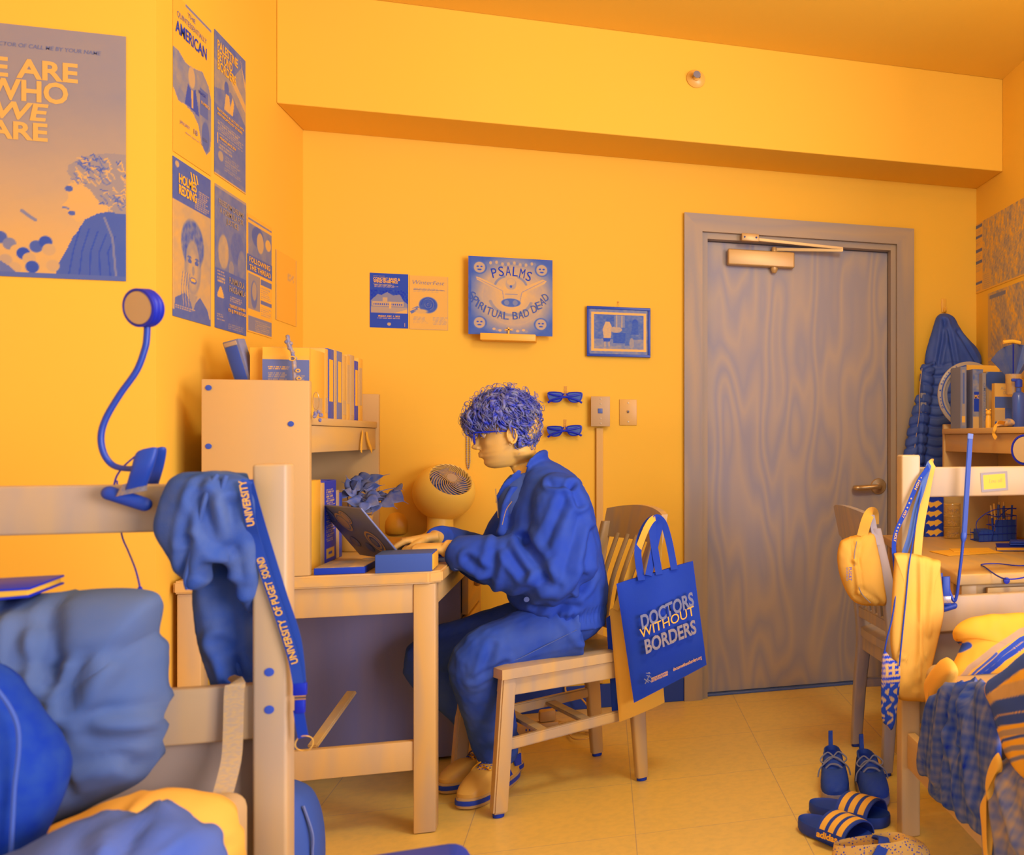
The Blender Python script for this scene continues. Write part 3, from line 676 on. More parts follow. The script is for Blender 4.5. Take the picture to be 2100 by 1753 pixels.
# eyes and brows
for s in (-1, 1):
    bm = BM(); ball(bm, HP(.0745, s*.030, .1115), .0120, n=20); obj('eye', bm, mat('eye_white', .85, .2, .5), person)
    bm = BM(); ball(bm, HP(.0815, s*.0315, .1105), .0058, n=14); obj('iris', bm, mat('iris_dark', .12, .2, .5), person)
    bm = BM(); tube(bm, [HP(.0845, s*.018, .1125), HP(.0895, s*.030, .1165), HP(.080, s*.045, .1125)], [.001, .0028, .001], 8, 5); tube(bm, [HP(.0845, s*.018, .109), HP(.087, s*.030, .1045), HP(.079, s*.045, .1085)], [.001, .0022, .001], 8, 5); obj('eyelid', bm, skin, person)
    bm = BM(); tube(bm, [HP(.097, s*.012, .124), HP(.098, s*.028, .130), HP(.086, s*.046, .127)], [.0015, .0036, .001], 8, 5, flat=((0, 0, 1), .7)); obj('eyebrow', bm, hairm, person)
# glasses
gm = mat('glasses_frame', .06, .3, .5)
g = obj('glasses_frame', (lambda b: [tube(b, [HP(.107-.18*(yy-.03)*(1 if yy > 0 else 1)*.6, s*yy, vv) for yy, vv in ((.012, .121), (.020, .1255), (.040, .1265), (.053, .124), (.0535, .108), (.047, .0905), (.030, .086), (.016, .091), (.011, .106))], .0021, 6, 4, closed=True) for s in (-1, 1)] and
        tube(b, [HP(.108, -.012, .118), HP(.111, 0, .121), HP(.108, .012, .118)], .0015, 6, 4) and [tube(b, [HP(.104, s*.053, .122), HP(.096, s*.064, .122), HP(.05, s*.074, .118), HP(.0, s*.077, .112), HP(-.02, s*.076, .098)], [.0020, .0028, .0026, .0020, .0018], 6, 4) for s in (-1, 1)] and b)(BM()), gm, person)
gl = glassm('lens_glass', .9, .16, .05)
for s in (-1, 1):
    bm = BM(); prism(bm, [HP(.1055-.108*(yy-.03), s*yy, vv) for yy, vv in ((.012, .121), (.020, .1255), (.040, .1265), (.053, .124), (.0535, .108), (.047, .0905), (.030, .086), (.016, .091), (.011, .106))], hf*.0012); obj('lens', bm, gl, g, smooth=False)
# hair: dark core and many curls
hb = BM()
b = bmesh.new(); bmesh.ops.create_uvsphere(b, u_segments=40, v_segments=24, radius=1)
def shell(d):      # surface of the hair mass for direction (u, y, v)
    d = V3(d).normalized(); r = V3((.118 if d.x > 0 else .112, .100, .098))
    p = V3((d.x*r.x+.005, d.y*r.y, d.z*r.z+.158))
    if d.z < 0 and d.x < .25: p.z -= .050*(-d.z)*(1 if d.x < -.1 else .5)          # nape
    return p
for v in b.verts:
    p = shell(v.co)*1; c0 = V3((.0, 0, .155)); p = c0+(p-c0)*.86
    if p.x > .03 and p.z < .150: p.z = .150+(p.z-.150)*.15; 
    if p.z < .12 and abs(p.y) > .05 and p.x > -.03: p.y *= .8; 
    v.co = HP(p.x, p.y, p.z)
merge(hb, b)
r_ = random.Random(11)
def curl(hb, thick, L0, L1, R0, R1, K, sides, lift):
    while True:
        d = V3((r_.gauss(0, 1), r_.gauss(0, 1), r_.gauss(.2, 1))).normalized()
        if d.z < -.85: continue
        if d.x > .25 and d.z < -.33: continue                       # face stays clear
        if d.z < -.22 and -.12 < d.x < .5 and abs(d.y) > .5: continue   # ear and cheek clear
        break
    p = shell(d); c0 = V3((.0, 0, .155)); p = c0+(p-c0)*r_.uniform(.84+lift, 1.0+lift)
    if d.x > .7 and d.z < .3: p.x += r_.uniform(0, .020)
    fl = V3((.5 if d.x > 0 else -.15, 0, -.9))+V3((r_.gauss(0, .35), r_.gauss(0, .35), r_.gauss(0, .3)))
    ax = (fl-fl.dot(d)*d*.9); ax = ax.normalized() if ax.length > .1 else d.orthogonal(); s1 = ax.cross(d).normalized()
    L_ = r_.uniform(L0, L1); R_ = r_.uniform(R0, R1); turns = r_.uniform(.6, 1.25); ph = r_.uniform(0, 6.28); pts = []
    for k in range(K):
        u = k/(K-1); q = p+ax*L_*(u-.4)+(s1*math.cos(ph+turns*6.28*u)+d*math.sin(ph+turns*6.28*u)*.7)*R_*(.6+.6*u)-d*.014*abs(u-.4)
        pts.append(HP(q.x, q.y, q.z))
    tube(hb, pts, [thick*.5, thick, thick*1.1, thick*.9, thick*.15], sides, cap=False, flat=(HP(d.x, d.y, d.z)-HP(0, 0, 0), .55))
for k in range(820): curl(hb, r_.uniform(.003, .0062), .03, .06, .005, .010, 11, 7, -.02)
for k in range(1300): curl(hb, r_.uniform(.0008, .0018), .025, .06, .006, .012, 11, 4, .01)
for k in range(60):   # loose flyaway ends around the outline
    d = V3((r_.gauss(0, 1), r_.gauss(0, .5), abs(r_.gauss(.3, 1)))).normalized(); p = shell(d)*1.0; s1 = d.orthogonal(); s2 = d.cross(s1); pts = []
    for j in range(9):
        u = j/8; q = p+d*.016*math.sin(u*PI)+s1*math.cos(u*5+k)*.012*u+s2*math.sin(u*5+k)*.012*u; pts.append(HP(q.x, q.y, q.z))
    tube(hb, pts, .0008, 4, cap=False)
obj('hair', hb, hairm, person, auto=None)
# jeans
def folds(seed, amp, sc, stretch=(1, 1, 1), extra=None):
    def f(co, no):
        n = fbm(co*np.array(stretch), sc, seed); n = np.sign(n)*np.abs(n)**1.3
        m = amp*n+amp*.35*fbm(co, sc*2.7, seed+1)
        if extra is not None: m = m+extra(co)
        return co+no*m[:, None]
    return f
def crease(co, a, b, w, depth, lo=0):
    """groove from a to b of width w"""
    a = np.array(a); b = np.array(b); ab = b-a; k = np.clip(((co-a)@ab)/(ab@ab), 0, 1); d = np.linalg.norm(co-(a+k[:, None]*ab), axis=1)
    return -depth*np.exp(-(d/w)**2)+depth*.6*np.exp(-((d-2.2*w)/w)**2)
J = BM()
limb(J, [Hn+V3((.02, 0, .01)), (Hn*.5+Kn*.5)+V3((0, -.005, .012)), Kn+V3((.015, 0, .0)), (Kn*.62+An*.38)+V3((.004, 0, 0)), An*.9+Kn*.1, An+V3((0, 0, -.012))], [.105, .092, .082, .079, .064, .056], 24)
limb(J, [Hf_+V3((.02, 0, .01)), (Hf_*.5+Kf*.5)+V3((0, 0, .01)), Kf+V3((.012, 0, 0)), (Kf*.6+Af*.4), Af*.9+Kf*.1, Af+V3((0, 0, -.012))], [.105, .092, .080, .074, .062, .056], 24)
ball(J, (-.10, 3.575, .56), .115, (1.0, 1.3, .85), 24)
def jx(co):
    o = np.zeros(len(co))
    for a, b, w, d in ((Kn+V3((.06, -.07, .05)), Kn+V3((.03, -.09, -.03)), .010, .007), (Kn+V3((.09, -.06, .0)), Kn+V3((-.01, -.085, -.06)), .010, .008), (Kn+V3((.07, -.07, -.05)), Kn+V3((-.02, -.08, -.09)), .010, .006), (Hn+V3((-.02, -.09, .09)), Hn+V3((.05, -.09, -.02)), .012, .008), (An+V3((-.05, -.05, .05)), An+V3((.05, -.05, .03)), .009, .006), (An+V3((-.05, -.05, .10)), An+V3((.05, -.04, .13)), .010, .005)): o += crease(co, a, b, w, d)
    return o
obj('jeans', remesh(J, .006, 4, folds(3, .0042, 26, (1, 1, .6), jx)), denim, person, auto=None)
bm = BM(); tube(bm, [Hn+V3((.03, -.108, .01)), (Hn*.5+Kn*.5)+V3((.02, -.094, -.02)), Kn+V3((.07, -.058, -.03)), (Kn*.6+An*.4)+V3((.035, -.066, 0)), An+V3((.03, -.045, .02))], .0013, 5, 8); obj('seam', bm, mat('seam_thread', .36, .8, .1), person)
# t-shirt and jacket
bm = BM(); loft(bm, [(V3((-.222, 3.565, 1.032)), V3((-.060, 0, -.01)), V3((0, .066, 0))), (V3((-.232, 3.55, .99)), V3((-.072, -.0, 0)), V3((0, .085, 0))), (V3((-.235, 3.53, .93)), V3((-.082, 0, 0)), V3((0, .095, 0))), (V3((-.225, 3.53, .82)), V3((-.078, 0, 0)), V3((0, .09, 0)))], 28, 5)
obj('tshirt', bm, tee, person, auto=None)
K_ = BM()
loft(K_, [(V3((-.198, 3.58, 1.062)), V3((-.036, 0, -.010)), V3((0, .072, 0))), (V3((-.168, 3.58, 1.005)), V3((-.088, 0, -.01)), V3((0, .165, 0))), (V3((-.165, 3.578, .90)), V3((-.135, 0, 0)), V3((0, .205, 0))), (V3((-.15, 3.575, .76)), V3((-.150, 0, 0)), V3((0, .205, 0))), (V3((-.135, 3.575, .64)), V3((-.155, 0, 0)), V3((0, .205, 0))), (V3((-.12, 3.575, .575)), V3((-.128, 0, .01)), V3((0, .185, 0))), (V3((-.112, 3.575, .535)), V3((-.124, 0, .01)), V3((0, .178, 0)))], 36, 5, 2.3)
limb(K_, [Sn+V3((-.01, .05, .0)), Sn+V3((.005, -.01, -.03)), (Sn*.45+En*.55)+V3((.018, 0, 0)), En+V3((.01, 0, -.012)), (En*.6+Wn*.4)+V3((0, 0, -.016)), (En*.22+Wn*.78)+V3((0, 0, -.006)), Wn+V3((.022, 0, -.002))], [.07, .088, .094, .094, .082, .062, .042], 24)
limb(K_, [Sf+V3((-.01, -.05, .0)), Sf, (Sf*.5+Ef*.5)+V3((-.01, 0, 0)), Ef, (Ef*.6+Wf*.4), (Ef*.2+Wf*.8), Wf+V3((.022, 0, 0))], [.07, .085, .085, .08, .068, .054, .042], 24)
# collar and open front edges
for sg, yy in ((1, -1), (-1, 1)):
    loft(K_, [(V3((-.178, 3.578+yy*.01, 1.074)), V3((-.013, 0, 0)), V3((0, .02, .030))), (V3((-.195, 3.578+yy*.058, 1.066)), V3((-.013, yy*.004, 0)), V3((0, yy*.014, .030))), (V3((-.240, 3.578+yy*.082, 1.024)), V3((-.010, yy*.008, 0)), V3((.0, yy*.012, .030))), (V3((-.290, 3.578+yy*.080, .982)), V3((-.007, yy*.010, 0)), V3((.0, yy*.006, .024))), (V3((-.318, 3.578+yy*.070, .945)), V3((-.005, yy*.008, 0)), V3((.0, 0, .014)))], 14, 4, 2.6)
loft(K_, [(V3((-.262, 3.475, .99)), V3((-.014, -.006, 0)), V3((0, .02, 0))), (V3((-.290, 3.465, .90)), V3((-.016, -.008, 0)), V3((0, .024, 0))), (V3((-.285, 3.47, .76)), V3((-.016, 0, 0)), V3((0, .03, 0)))], 14, 4)
def kx(co):
    o = np.zeros(len(co)); Y = 3.27
    L = [((1128, 992), (1170, 998), .008, .011), ((1170, 998), (1188, 1035), .008, .011), ((1120, 1180), (1060, 1235), .014, .010), ((1040, 1120), (1080, 1170), .012, .013), ((1075, 1110), (1130, 1190), .016, .014), ((1020, 1115), (1005, 1190), .013, .010), ((960, 1145), (990, 1165), .010, .009), ((1190, 1060), (1150, 1190), .014, .009), ((1160, 1020), (1120, 1110), .012, .008), ((1205, 1180), (1140, 1260), .014, .011), ((1100, 1250), (1180, 1245), .010, .009), ((1215, 1090), (1195, 1210), .010, .009), ((940, 1180), (1000, 1200), .012, .008)]
    for p, q, w, d in L:
        a = np.array(PY(*p, 3.36)); b = np.array(PY(*q, 3.36))
        c2 = co.copy(); c2[:, 1] = 3.36; m = np.clip((3.56-co[:, 1])/.06, 0, 1)
        o += crease(c2, a, b, w, d)*m
    hem = np.clip(1-np.abs(co[:, 2]-.575)/.03, 0, 1)*(co[:, 0] > -.34)*(np.abs(co[:, 1]-3.575) < .24)
    o += hem*(.0045*np.sin(co[:, 0]*260+co[:, 1]*240)-.006)
    return o
jk = obj('jacket', remesh(K_, .0055, 5, folds(8, .0055, 17, (1, 1, .75), kx)), jack, person, auto=None)
bm = BM(); tube(bm, [PY(1016, 1002, 3.46), PY(1019, 1030, 3.46), PY(1022, 1062, 3.46)], .0016, 5, 4); tube(bm, [PY(1050, 1028, 3.435), PY(1038, 1046, 3.425), PY(1030, 1076, 3.415)], .0013, 5, 5); obj('zip', bm, steel, jk)
for c, Y in (((937, 1163), 3.385), ((1080, 1229), 3.33)):
    bm = BM(); lathe(bm, [(0, -.004), (.0075, -.003), (.008, .001), (0, .002)], PY(*c, Y), 16, RX); obj('snap_button', bm, mat('snap_metal', .35, .35, .5), jk)
# the worn shoes
whitesh = mat('white_leather', .93, .45, .35); navyrub = mat('navy_rubber', .12, .5, .35); meshup = mat('light_mesh', .84, .6, .25, t2=.5, scale=(220, 220, 220), detail=0)
for nm, hl_, to_, lab in (('shoe', (-.275, 3.685, 0), (-.402, 3.415, 0), 'near'), ('shoe', (-.262, 3.765, 0), (-.495, 3.60, 0), 'far')):
    e = bpy.data.objects.new('shoe', None); link(e); e.location = V3(hl_)-wloc(person); e.parent = person
    M, L_, up = shoe(e, hl_, to_, .108, .118, whitesh, mat('sole_white', .84, .5, .3), mat('pale_lace', 1.0, .7, .1), navyrub, sole_h=.036, m_sole2=navyrub)
    mp_ = BM()
    for k in range(7):
        for q in range(5): ball(mp_, M @ V3((L_*(.60+.026*k), -.020+.010*q, .110-.0072*k-.0009*abs(q-2)**2*2)), .0030, (1, 1, .5), 6)
    obj('toe_mesh', mp_, navyrub, up)
    for s in (-1, 1):
        bm = BM()
        prism(bm, [(.035, s*.0345, .098), (.080, s*.0355, .100), (.078, s*.0415, .068), (.045, s*.0415, .064)], (0, s*.005, 0));
        prism(bm, [(.10, s*.0435, .048), (.16, s*.0460, .046), (.15, s*.041, .066), (.115, s*.038, .082)], (0, s*.004, 0))
        bm.transform(M); obj('side_panel', bm, navyrub, up, smooth=False)
lite3 = mat('cream_ink', .90, .6, .2)
# ------------------------------------------------------------------ posters
UX, UY_, UZ = V3((1, 0, 0)), V3((0, 1, 0)), V3((0, 0, 1))
class Sheet:
    """a printed sheet with lettering on it, addressed in 0..1 of its own width and height"""
    def __init__(s, name, label, cat, o, ux, uy, art, th=.0012, group=None, curl=None, m=None):
        s.o = V3(o); s.ux = V3(ux).normalized(); s.uy = V3(uy).normalized(); s.W, s.H = art.W, art.H
        s.root = picture(name, art, o, ux, uy, th, None, m); tag(s.root, label, cat, group); s.b = {}
    def t(s, m, txt, u, v, h, w=None, bold=.01, rot=0, lift=.0015, shear=0, align='LEFT', spacing=1.0):
        if rot: c, q = math.cos(rot), math.sin(rot); ux = s.ux*c+s.uy*q; uy = s.uy*c-s.ux*q
        else: ux, uy = s.ux, s.uy
        s.n = getattr(s, 'n', 0)+1
        bm = s.word if getattr(s, 'word', None) is not None else None
        lettering(None if bm is not None else s.root, txt, s.o+s.ux*u*s.W+s.uy*v*s.H, ux, uy, h*s.H, m, width=(w*s.W if w else None), bold=bold, shear=shear, lift=lift*.5+.00012*s.n, align=align, spacing=spacing, bm=bm); return s
    def done(s):
        for m, bm in s.b.items(): obj('lettering', bm, m, s.root, smooth=False)
        return s.root
def para(art, x0, y0, x1, y1, n, t, seed=0, fill=.5): return art.textlines(x0, y0, x1, y1, n, t, seed, fill)
WL = XL+.0022
def left_sheet(name, label, y, z, art, curl=None): return Sheet(name, label, 'poster', (WL, y, z), UY_, UZ, art, curl=curl, group=None)
pw, ph = .279, .432
cu = lambda u, v: .004*np.clip(v-.9, 0, 1)*10*(np.abs(u-.5)*2)**2
# white poster, top left
a = Art(pw, ph, 90, 140, .985)
a.poly([(0, .655), (.12, .66), (.3, .62), (.5, .63), (.75, .66), (.92, .60), (1, .52), (1, .27), (.97, .17), (.86, .12), (.72, .17), (.64, .28), (.5, .33), (.3, .35), (.12, .34), (0, .40)], .55)
a.noise(28, .10, 3, mask=(a.a < .8)); a.ell(.46, .56, .09, .07, .80).poly([(.28, .36), (.36, .5), (.46, .47), (.56, .5), (.66, .34)], .2).poly([(.46, .36), (.44, .48), (.50, .48), (.5, .36)], .85).rect(.68, .36, .9, .54, .35).ell(.84, .24, .11, .1, .35)
a.rect(0.3, .985, 1, 1, .5)
S_ = left_sheet('poster', 'white poster with dark rounded photo patch, upper one of the leftmost column', 3.277, 1.917, a, cu)
S_.t(ink2, 'THE', .35, .93, .028, .2).t(ink2, 'QUINTESSENTIALLY', .08, .87, .035, .78, 0).t(ink, 'AMERICAN', .04, .765, .075, .82, .02).t(ink, 'BLACK', .64, .50, .02, .2).t(lite, 'IN AMERICA', .70, .44, .022, .24)
S_.t(ink2, 'JANUARY', .14, .205, .022, .26, 0).t(ink2, '18', .50, .20, .035, .1, 0).t(ink2, '2024', .74, .205, .022, .14, 0).t(ink2, 'doors open at 7 pm', .28, .165, .012, .5, 0); S_.done()
# second column top
a = Art(pw, ph, 90, 140, .42); a.noise(9, .07, 5).poly([(0, .6), (.5, .66), (1, .5), (1, .82), (.85, .92), (.6, .8), (.3, .75), (0, .8)], .62).noise(30, .07, 7).poly([(.55, .8), (1, .66), (1, .6), (.5, .74)], .85).poly([(.8, .98), (1, .8), (1, .74)], .85)
a.ell(.36, .66, .07, .05, .3).poly([(.28, .5), (.34, .62), (.44, .62), (.52, .5)], .85).poly([(.45, .5), (.55, .64), (.6, .6), (.56, .5)], .9).rect(0, .04, 1, .49, .40); a.noise(40, .04, 9)
para(a, .08, .30, .92, .40, 6, .7, 1); para(a, .12, .20, .6, .29, 4, .68, 2); para(a, .30, .07, .85, .18, 9, .6, 3); a.rect(.07, .225, .09, .30, .95).ell(.18, .15, .08, .035, .7); a.rect(0, 0, 1, .012, .9).rect(.985, 0, 1, 1, .85)
S_ = left_sheet('poster', 'dark poster with stacked block title, topmost of the second column on the left wall', 3.585, 1.933, a)
S_.t(lite, 'PALESTINE', .07, .885, .062, .64, .025).t(lite, 'BEYOND', .07, .815, .062, .46, .025).t(lite, 'BORDERS', .07, .745, .062, .58, .025)
S_.t(lite, 'FEATURING A LECTURE WITH', .06, .455, .018, .86, .02).t(lite, 'ANTHROPOLOGY STUDIES', .06, .425, .018, .8, .02).t(lite, 'MONDAY, JAN 22, 2024', .14, .265, .018, .5, .02); S_.done()
# first column lower: portrait poster
a = Art(pw, ph, 100, 150, .80); a.noise(6, .10, 11).ell(.5, .36, .22, .19, .62).ell(.5, .50, .30, .16, .38).noise(55, .16, 13, mask=((a.a < .6)*1.0)).ell(.5, .36, .185, .17, .66).ell(.5, .33, .13, .12, .78, .5)
a.ell(.42, .385, .05, .014, .3).ell(.60, .385, .05, .014, .3).ell(.41, .41, .06, .008, .35).ell(.61, .41, .06, .008, .35).ell(.51, .33, .035, .03, .6).ell(.51, .265, .09, .022, .35).ell(.51, .268, .07, .010, .98).poly([(.02, .0), (.05, .12), (.3, .17), (.5, .10), (.7, .17), (.9, .10), (1, .0)], .35).poly([(.40, .17), (.5, .06), (.62, .17)], .68)
for k in range(7): a.line([(.24+.03*k, .30), (.20+.03*k, .2), (.22+.035*k, .09)], .004, .85 if k % 2 else .4)
a.rect(0, .735, 1, 1, .30).rect(0, 0, 1, .045, .35); a.noise(60, .035, 15); a.rect(.985, 0, 1, 1, .6); para(a, .06, .055, .6, .085, 2, .8, 5); para(a, .55, .75, .95, .83, 6, .75, 6); para(a, .66, .83, .95, .885, 4, .8, 7); a.ell(.1, .965, .05, .02, .8)
S_ = left_sheet('poster', 'poster with a smiling portrait under a dark title band, lowest of the left column', 3.274, 1.472, a, cu)
S_.t(lite, '///', .42, .915, .050, .22, .03, shear=-.5).t(lite, 'HOLMES', .13, .855, .058, .46, .03, spacing=.9).t(lite, 'REDDING', .13, .785, .058, .46, .03, spacing=.9); S_.done()
# second column lower
a = Art(pw, ph, 90, 140, .44); a.noise(12, .05, 21).ell(.25, .55, .16, .12, .74).ell(.70, .62, .22, .12, .36).ell(.84, .52, .13, .1, .5).ell(.5, .45, .08, .06, .6).ell(.14, .27, .09, .035, .95).noise(50, .04, 23).rect(0, 0, 1, .42, .33).noise(30, .05, 24)
for k in range(4): a.ell(.16, .245+.013*k, .10-.02*k, .012, .92)
a.ell(.16, .23, .11, .012, .9); para(a, .05, .06, .3, .12, 5, .7, 31); para(a, .4, .02, .95, .06, 3, .6, 33); para(a, .06, .33, .32, .42, 4, .8, 35); para(a, .45, .22, .95, .265, 3, .75, 36); a.rect(0, .985, 1, 1, .7)
S_ = left_sheet('poster', 'blue-grey lecture poster with curly serif title between the portrait and the small poster', 3.589, 1.473, a)
S_.t(lite2, 'FREEDOM DREAMS:', .10, .87, .040, .82, .01).t(lite2, 'A FORMULA FOR', .13, .815, .040, .76, .01).t(lite2, 'JUSTICE', .32, .76, .040, .4, .01)
S_.t(lite2, 'FUNMILOLA', .42, .345, .045, .5, .01).t(lite2, 'FAGBAMILA', .42, .285, .045, .55, .01).t(lite, 'THURSDAY, NOVEMBER', .42, .175, .022, .54, .02).t(lite, '9TH @ 7PM IN ROTUNDA', .38, .14, .022, .60, .02); S_.done()
# small third column poster
c0 = PX(508, 679, WL); c1 = PX(558, 700, WL); W_ = c1.y-c0.y; H_ = PX(510, 438, WL).z-c0.z
a = Art(W_, H_, 70, 120, .985); a.rect(.02, .66, .98, .97, .50).noise(20, .08, 41, mask=(a.a < .9)).ell(.4, .84, .24, .09, .3).ell(.5, .80, .14, .09, .8).ell(.83, .82, .12, .05, .9).rect(0, .93, 1, .95, .95).rect(0, .515, 1, .66, .33).rect(.02, .20, .48, .50, .62).ell(.25, .33, .13, .12, .4).ell(.26, .36, .09, .08, .7).rect(.52, .44, .98, .49, .4).rect(.52, .27, .98, .31, .4).rect(.02, .01, .98, .14, .52)
para(a, .52, .32, .96, .43, 6, .75, 42); para(a, .52, .17, .96, .26, 5, .78, 43); para(a, .3, .02, .95, .12, 6, .72, 44)
S_ = left_sheet('poster', 'small pale poster with bold two-line title, rightmost poster on the left wall', c0.y, c0.z, a)
S_.t(lite, 'FOLLOWING', .05, .60, .042, .85, .02).t(lite, 'THE THREAD', .05, .535, .042, .88, .02); S_.done()
c0 = PX(566, 655, WL); c1 = PX(608, 668, WL); a = Art(c1.y-c0.y, .25, 20, 30, .985); a.rect(.0, 0, .02, 1, .8).rect(.97, 0, 1, 1, .8); para(a, .55, .45, .9, .75, 8, .82, 3)
S_ = Sheet('flyer', 'blank looking white flyer near the back corner of the left wall', 'flyer', (WL, c0.y, c0.z), UY_, UZ, a); S_.done()
# big film style poster on the near wall
pr_ = PY(259, 577, YJ); pt = PY(260, 76, YJ); Hh = pt.z-pr_.z; Ww = .46; a = Art(Ww, Hh, 190, 240, .6); a.a = .60+(.86-.60)*np.clip((.75-a.v)/.6, 0, 1)
Xp = lambda x: 1-(260-x)/(260-0)*((pr_.x-PY(0, 577, YJ).x)/Ww); Yp = lambda y: (577-y)/501
def PP(L): return [(Xp(x), Yp(y)) for x, y in L]
a.poly(PP([(262, 480), (262, 440), (235, 436), (200, 440), (178, 450), (170, 462), (160, 480), (150, 490), (135, 520), (120, 545), (112, 577), (262, 577)]), .30)
a.poly(PP([(262, 440), (262, 318), (236, 317), (205, 320), (180, 326), (160, 335), (140, 348), (137, 362), (150, 375), (170, 385), (180, 400), (190, 420), (210, 430), (225, 438)]), .62)
a.poly(PP([(140, 385), (137, 400), (140, 415), (128, 428), (130, 437), (142, 441), (146, 450), (158, 462), (175, 455), (200, 442), (225, 436), (205, 420), (185, 395), (160, 380)]), .86)
m_ = ((a.u > Xp(138)) & (a.v > Yp(438)) & (a.v < Yp(317))) & (a.a > .55) & (a.a < .66) & (a.u > Xp(150)); r2 = np.random.RandomState(4)
for k in range(90):
    x = r2.uniform(145, 262); y = r2.uniform(322, 430 if x > 195 else 382); dx = r2.uniform(8, 16); a.line(PP([(x, y), (x+dx*.5, y+r2.uniform(-6, 8)), (x+dx, y+r2.uniform(-3, 14))]), .0022, r2.choice([.30, .42, .9, .84]))
a.ell(Xp(141), Yp(395), .018, .012, .3).ell(Xp(147), Yp(444), .016, .010, .3).line(PP([(129, 433), (140, 435)]), .004, .45)
for k in range(5): a.line(PP([(165+k*18, 470+k*4), (150+k*18, 520), (140+k*22, 572)]), .0025, .2)
a.line(PP([(215, 450), (232, 490), (240, 577)]), .004, .5)
for x, y, t_ in ((2, 500, .3), (20, 512, .5), (35, 525, .85), (48, 530, .2), (60, 540, .8), (74, 515, .3), (66, 556, .22), (93, 505, .22), (100, 520, .8), (95, 545, .85), (108, 552, .8), (12, 545, .75), (30, 560, .8)): a.ell(Xp(x), Yp(y), .030, .024, t_)
a.poly(PP([(0, 545), (25, 560), (45, 577), (0, 577)]), .4).line(PP([(45, 445), (60, 455), (72, 462)]), .006, .5).rect(0, 0, 1, .02, .35); a.noise(30, .012, 55)
S_ = Sheet('poster', 'large poster with a curly haired profile and jagged capitals, hung above the clip lamp', 'poster', (pr_.x-Ww, YJ-.003, pr_.z), UX, UZ, a)
def PT(txt, x0, x1, y0, y1, m=lite, b=.02, sh=0): S_.t(m, txt, Xp(x0), Yp(y1), (y1-y0)/501, Xp(x1)-Xp(x0), b, shear=sh)
PT('FROM THE DIRECTOR OF CALL ME BY YOUR NAME', -95, 208, 112, 120, ink2, .004, .15); PT('WE ARE', -92, 160, 143, 180, lite3, .03); PT('WHO', -28, 140, 185, 225, lite3, .03); PT('WE', -10, 100, 230, 263, lite3, .03, .15); PT('ARE', -22, 98, 269, 303, lite3, .03)
S_.done()
# ------------------------------------------------------------------ things on the back wall
YW = YB-.0022
def bw(name, label, cat, tl, br, nx, ny, draw, group=None, Y=YW, th=.0012):
    p = PY(tl[0], br[1], Y); q = PY(br[0], tl[1], Y); z0 = (PY(tl[0], br[1], Y).z); a = Art(q.x-p.x, draw.get('H', q.z-z0), nx, ny, draw['t']); draw['f'](a)
    return Sheet(name, label, cat, (p.x, Y, z0), UX, UZ, a, th, group)
def f1(a):
    a.rect(.03, .27, .98, .69, .55).poly([(.03, .69), (.03, .5), (.12, .56), (.2, .62), (.3, .60), (.45, .66), (.6, .60), (.78, .62), (.88, .5), (.98, .45), (.98, .69)], .15).noise(80, .10, 61, mask=(a.a < .5)*(a.v > .4)*(a.v < .7)*1.0)
    a.rect(.06, .40, .88, .48, .8).rect(.33, .48, .45, .56, .8).rect(.03, .27, .98, .38, .72)
    for k in range(14): a.rect(.09+.056*k, .42, .115+.056*k, .45, .25)
    a.rect(.5, .36, .56, .48, .9).poly([(.6, .27), (.98, .35), (.98, .27)], .9); para(a, .2, .16, .82, .19, 2, .9, 5); para(a, .12, .74, .8, .80, 3, .75, 6); a.rect(.9, .03, .915, .1, .9); a.ell(.5, .07, .05, .03, .8)
S_ = bw('flyer', 'dark blue concert flyer with a building picture, left of the pale rose flyer', 'flyer', (758.5, 560), (837, 671), 90, 120, dict(t=.18, f=f1, H=.216))
S_.t(lite, 'CONCERT BAND &', .09, .875, .045, .70, .03).t(lite, 'WIND ENSEMBLE', .09, .825, .045, .64, .03).t(lite2, 'Gerard Morris, conductor', .09, .79, .022, .46, 0, shear=.2).t(lite, 'FRIDAY, DEC. 1, 2023', .22, .20, .028, .56, .03).t(lite2, 'DESSERT CONCERT', .09, .935, .02, .3, 0); S_.done()
def f2(a):
    a.ell(.48, .46, .24, .15, .28).noise(16, .05, 71, mask=(a.a < .6)*1.0)
    for k in range(7): a.line([(.48+.03*k*math.cos(j*.7+k), .47+.022*k*math.sin(j*.7+k)) for j in range(6)], .004, .45 if k % 2 else .14)
    a.poly([(.0, .33), (.2, .40), (.24, .36), (.05, .29)], .4).poly([(.04, .38), (.2, .44), (.26, .40)], .5).ell(.3, .34, .16, .04, .86, .5); para(a, .1, .12, .5, .25, 5, .78, 8); para(a, .6, .10, .98, .25, 6, .78, 9); para(a, .1, .70, .92, .78, 3, .76, 10)
    a.rect(0, 0, 1, .012, .85).rect(.985, 0, 1, 1, .85)
S_ = bw('flyer', 'pale flyer with a big dark rose, right of the dark concert flyer', 'flyer', (840, 563), (919, 675), 90, 120, dict(t=.93, f=f2, H=.216))
S_.t(ink2, 'WinterFest', .08, .84, .075, .82, -.012, shear=.25).t(ink2, 'Adelphian Concert Choir and Voci d\'Amici', .1, .735, .02, .8, 0); S_.done()
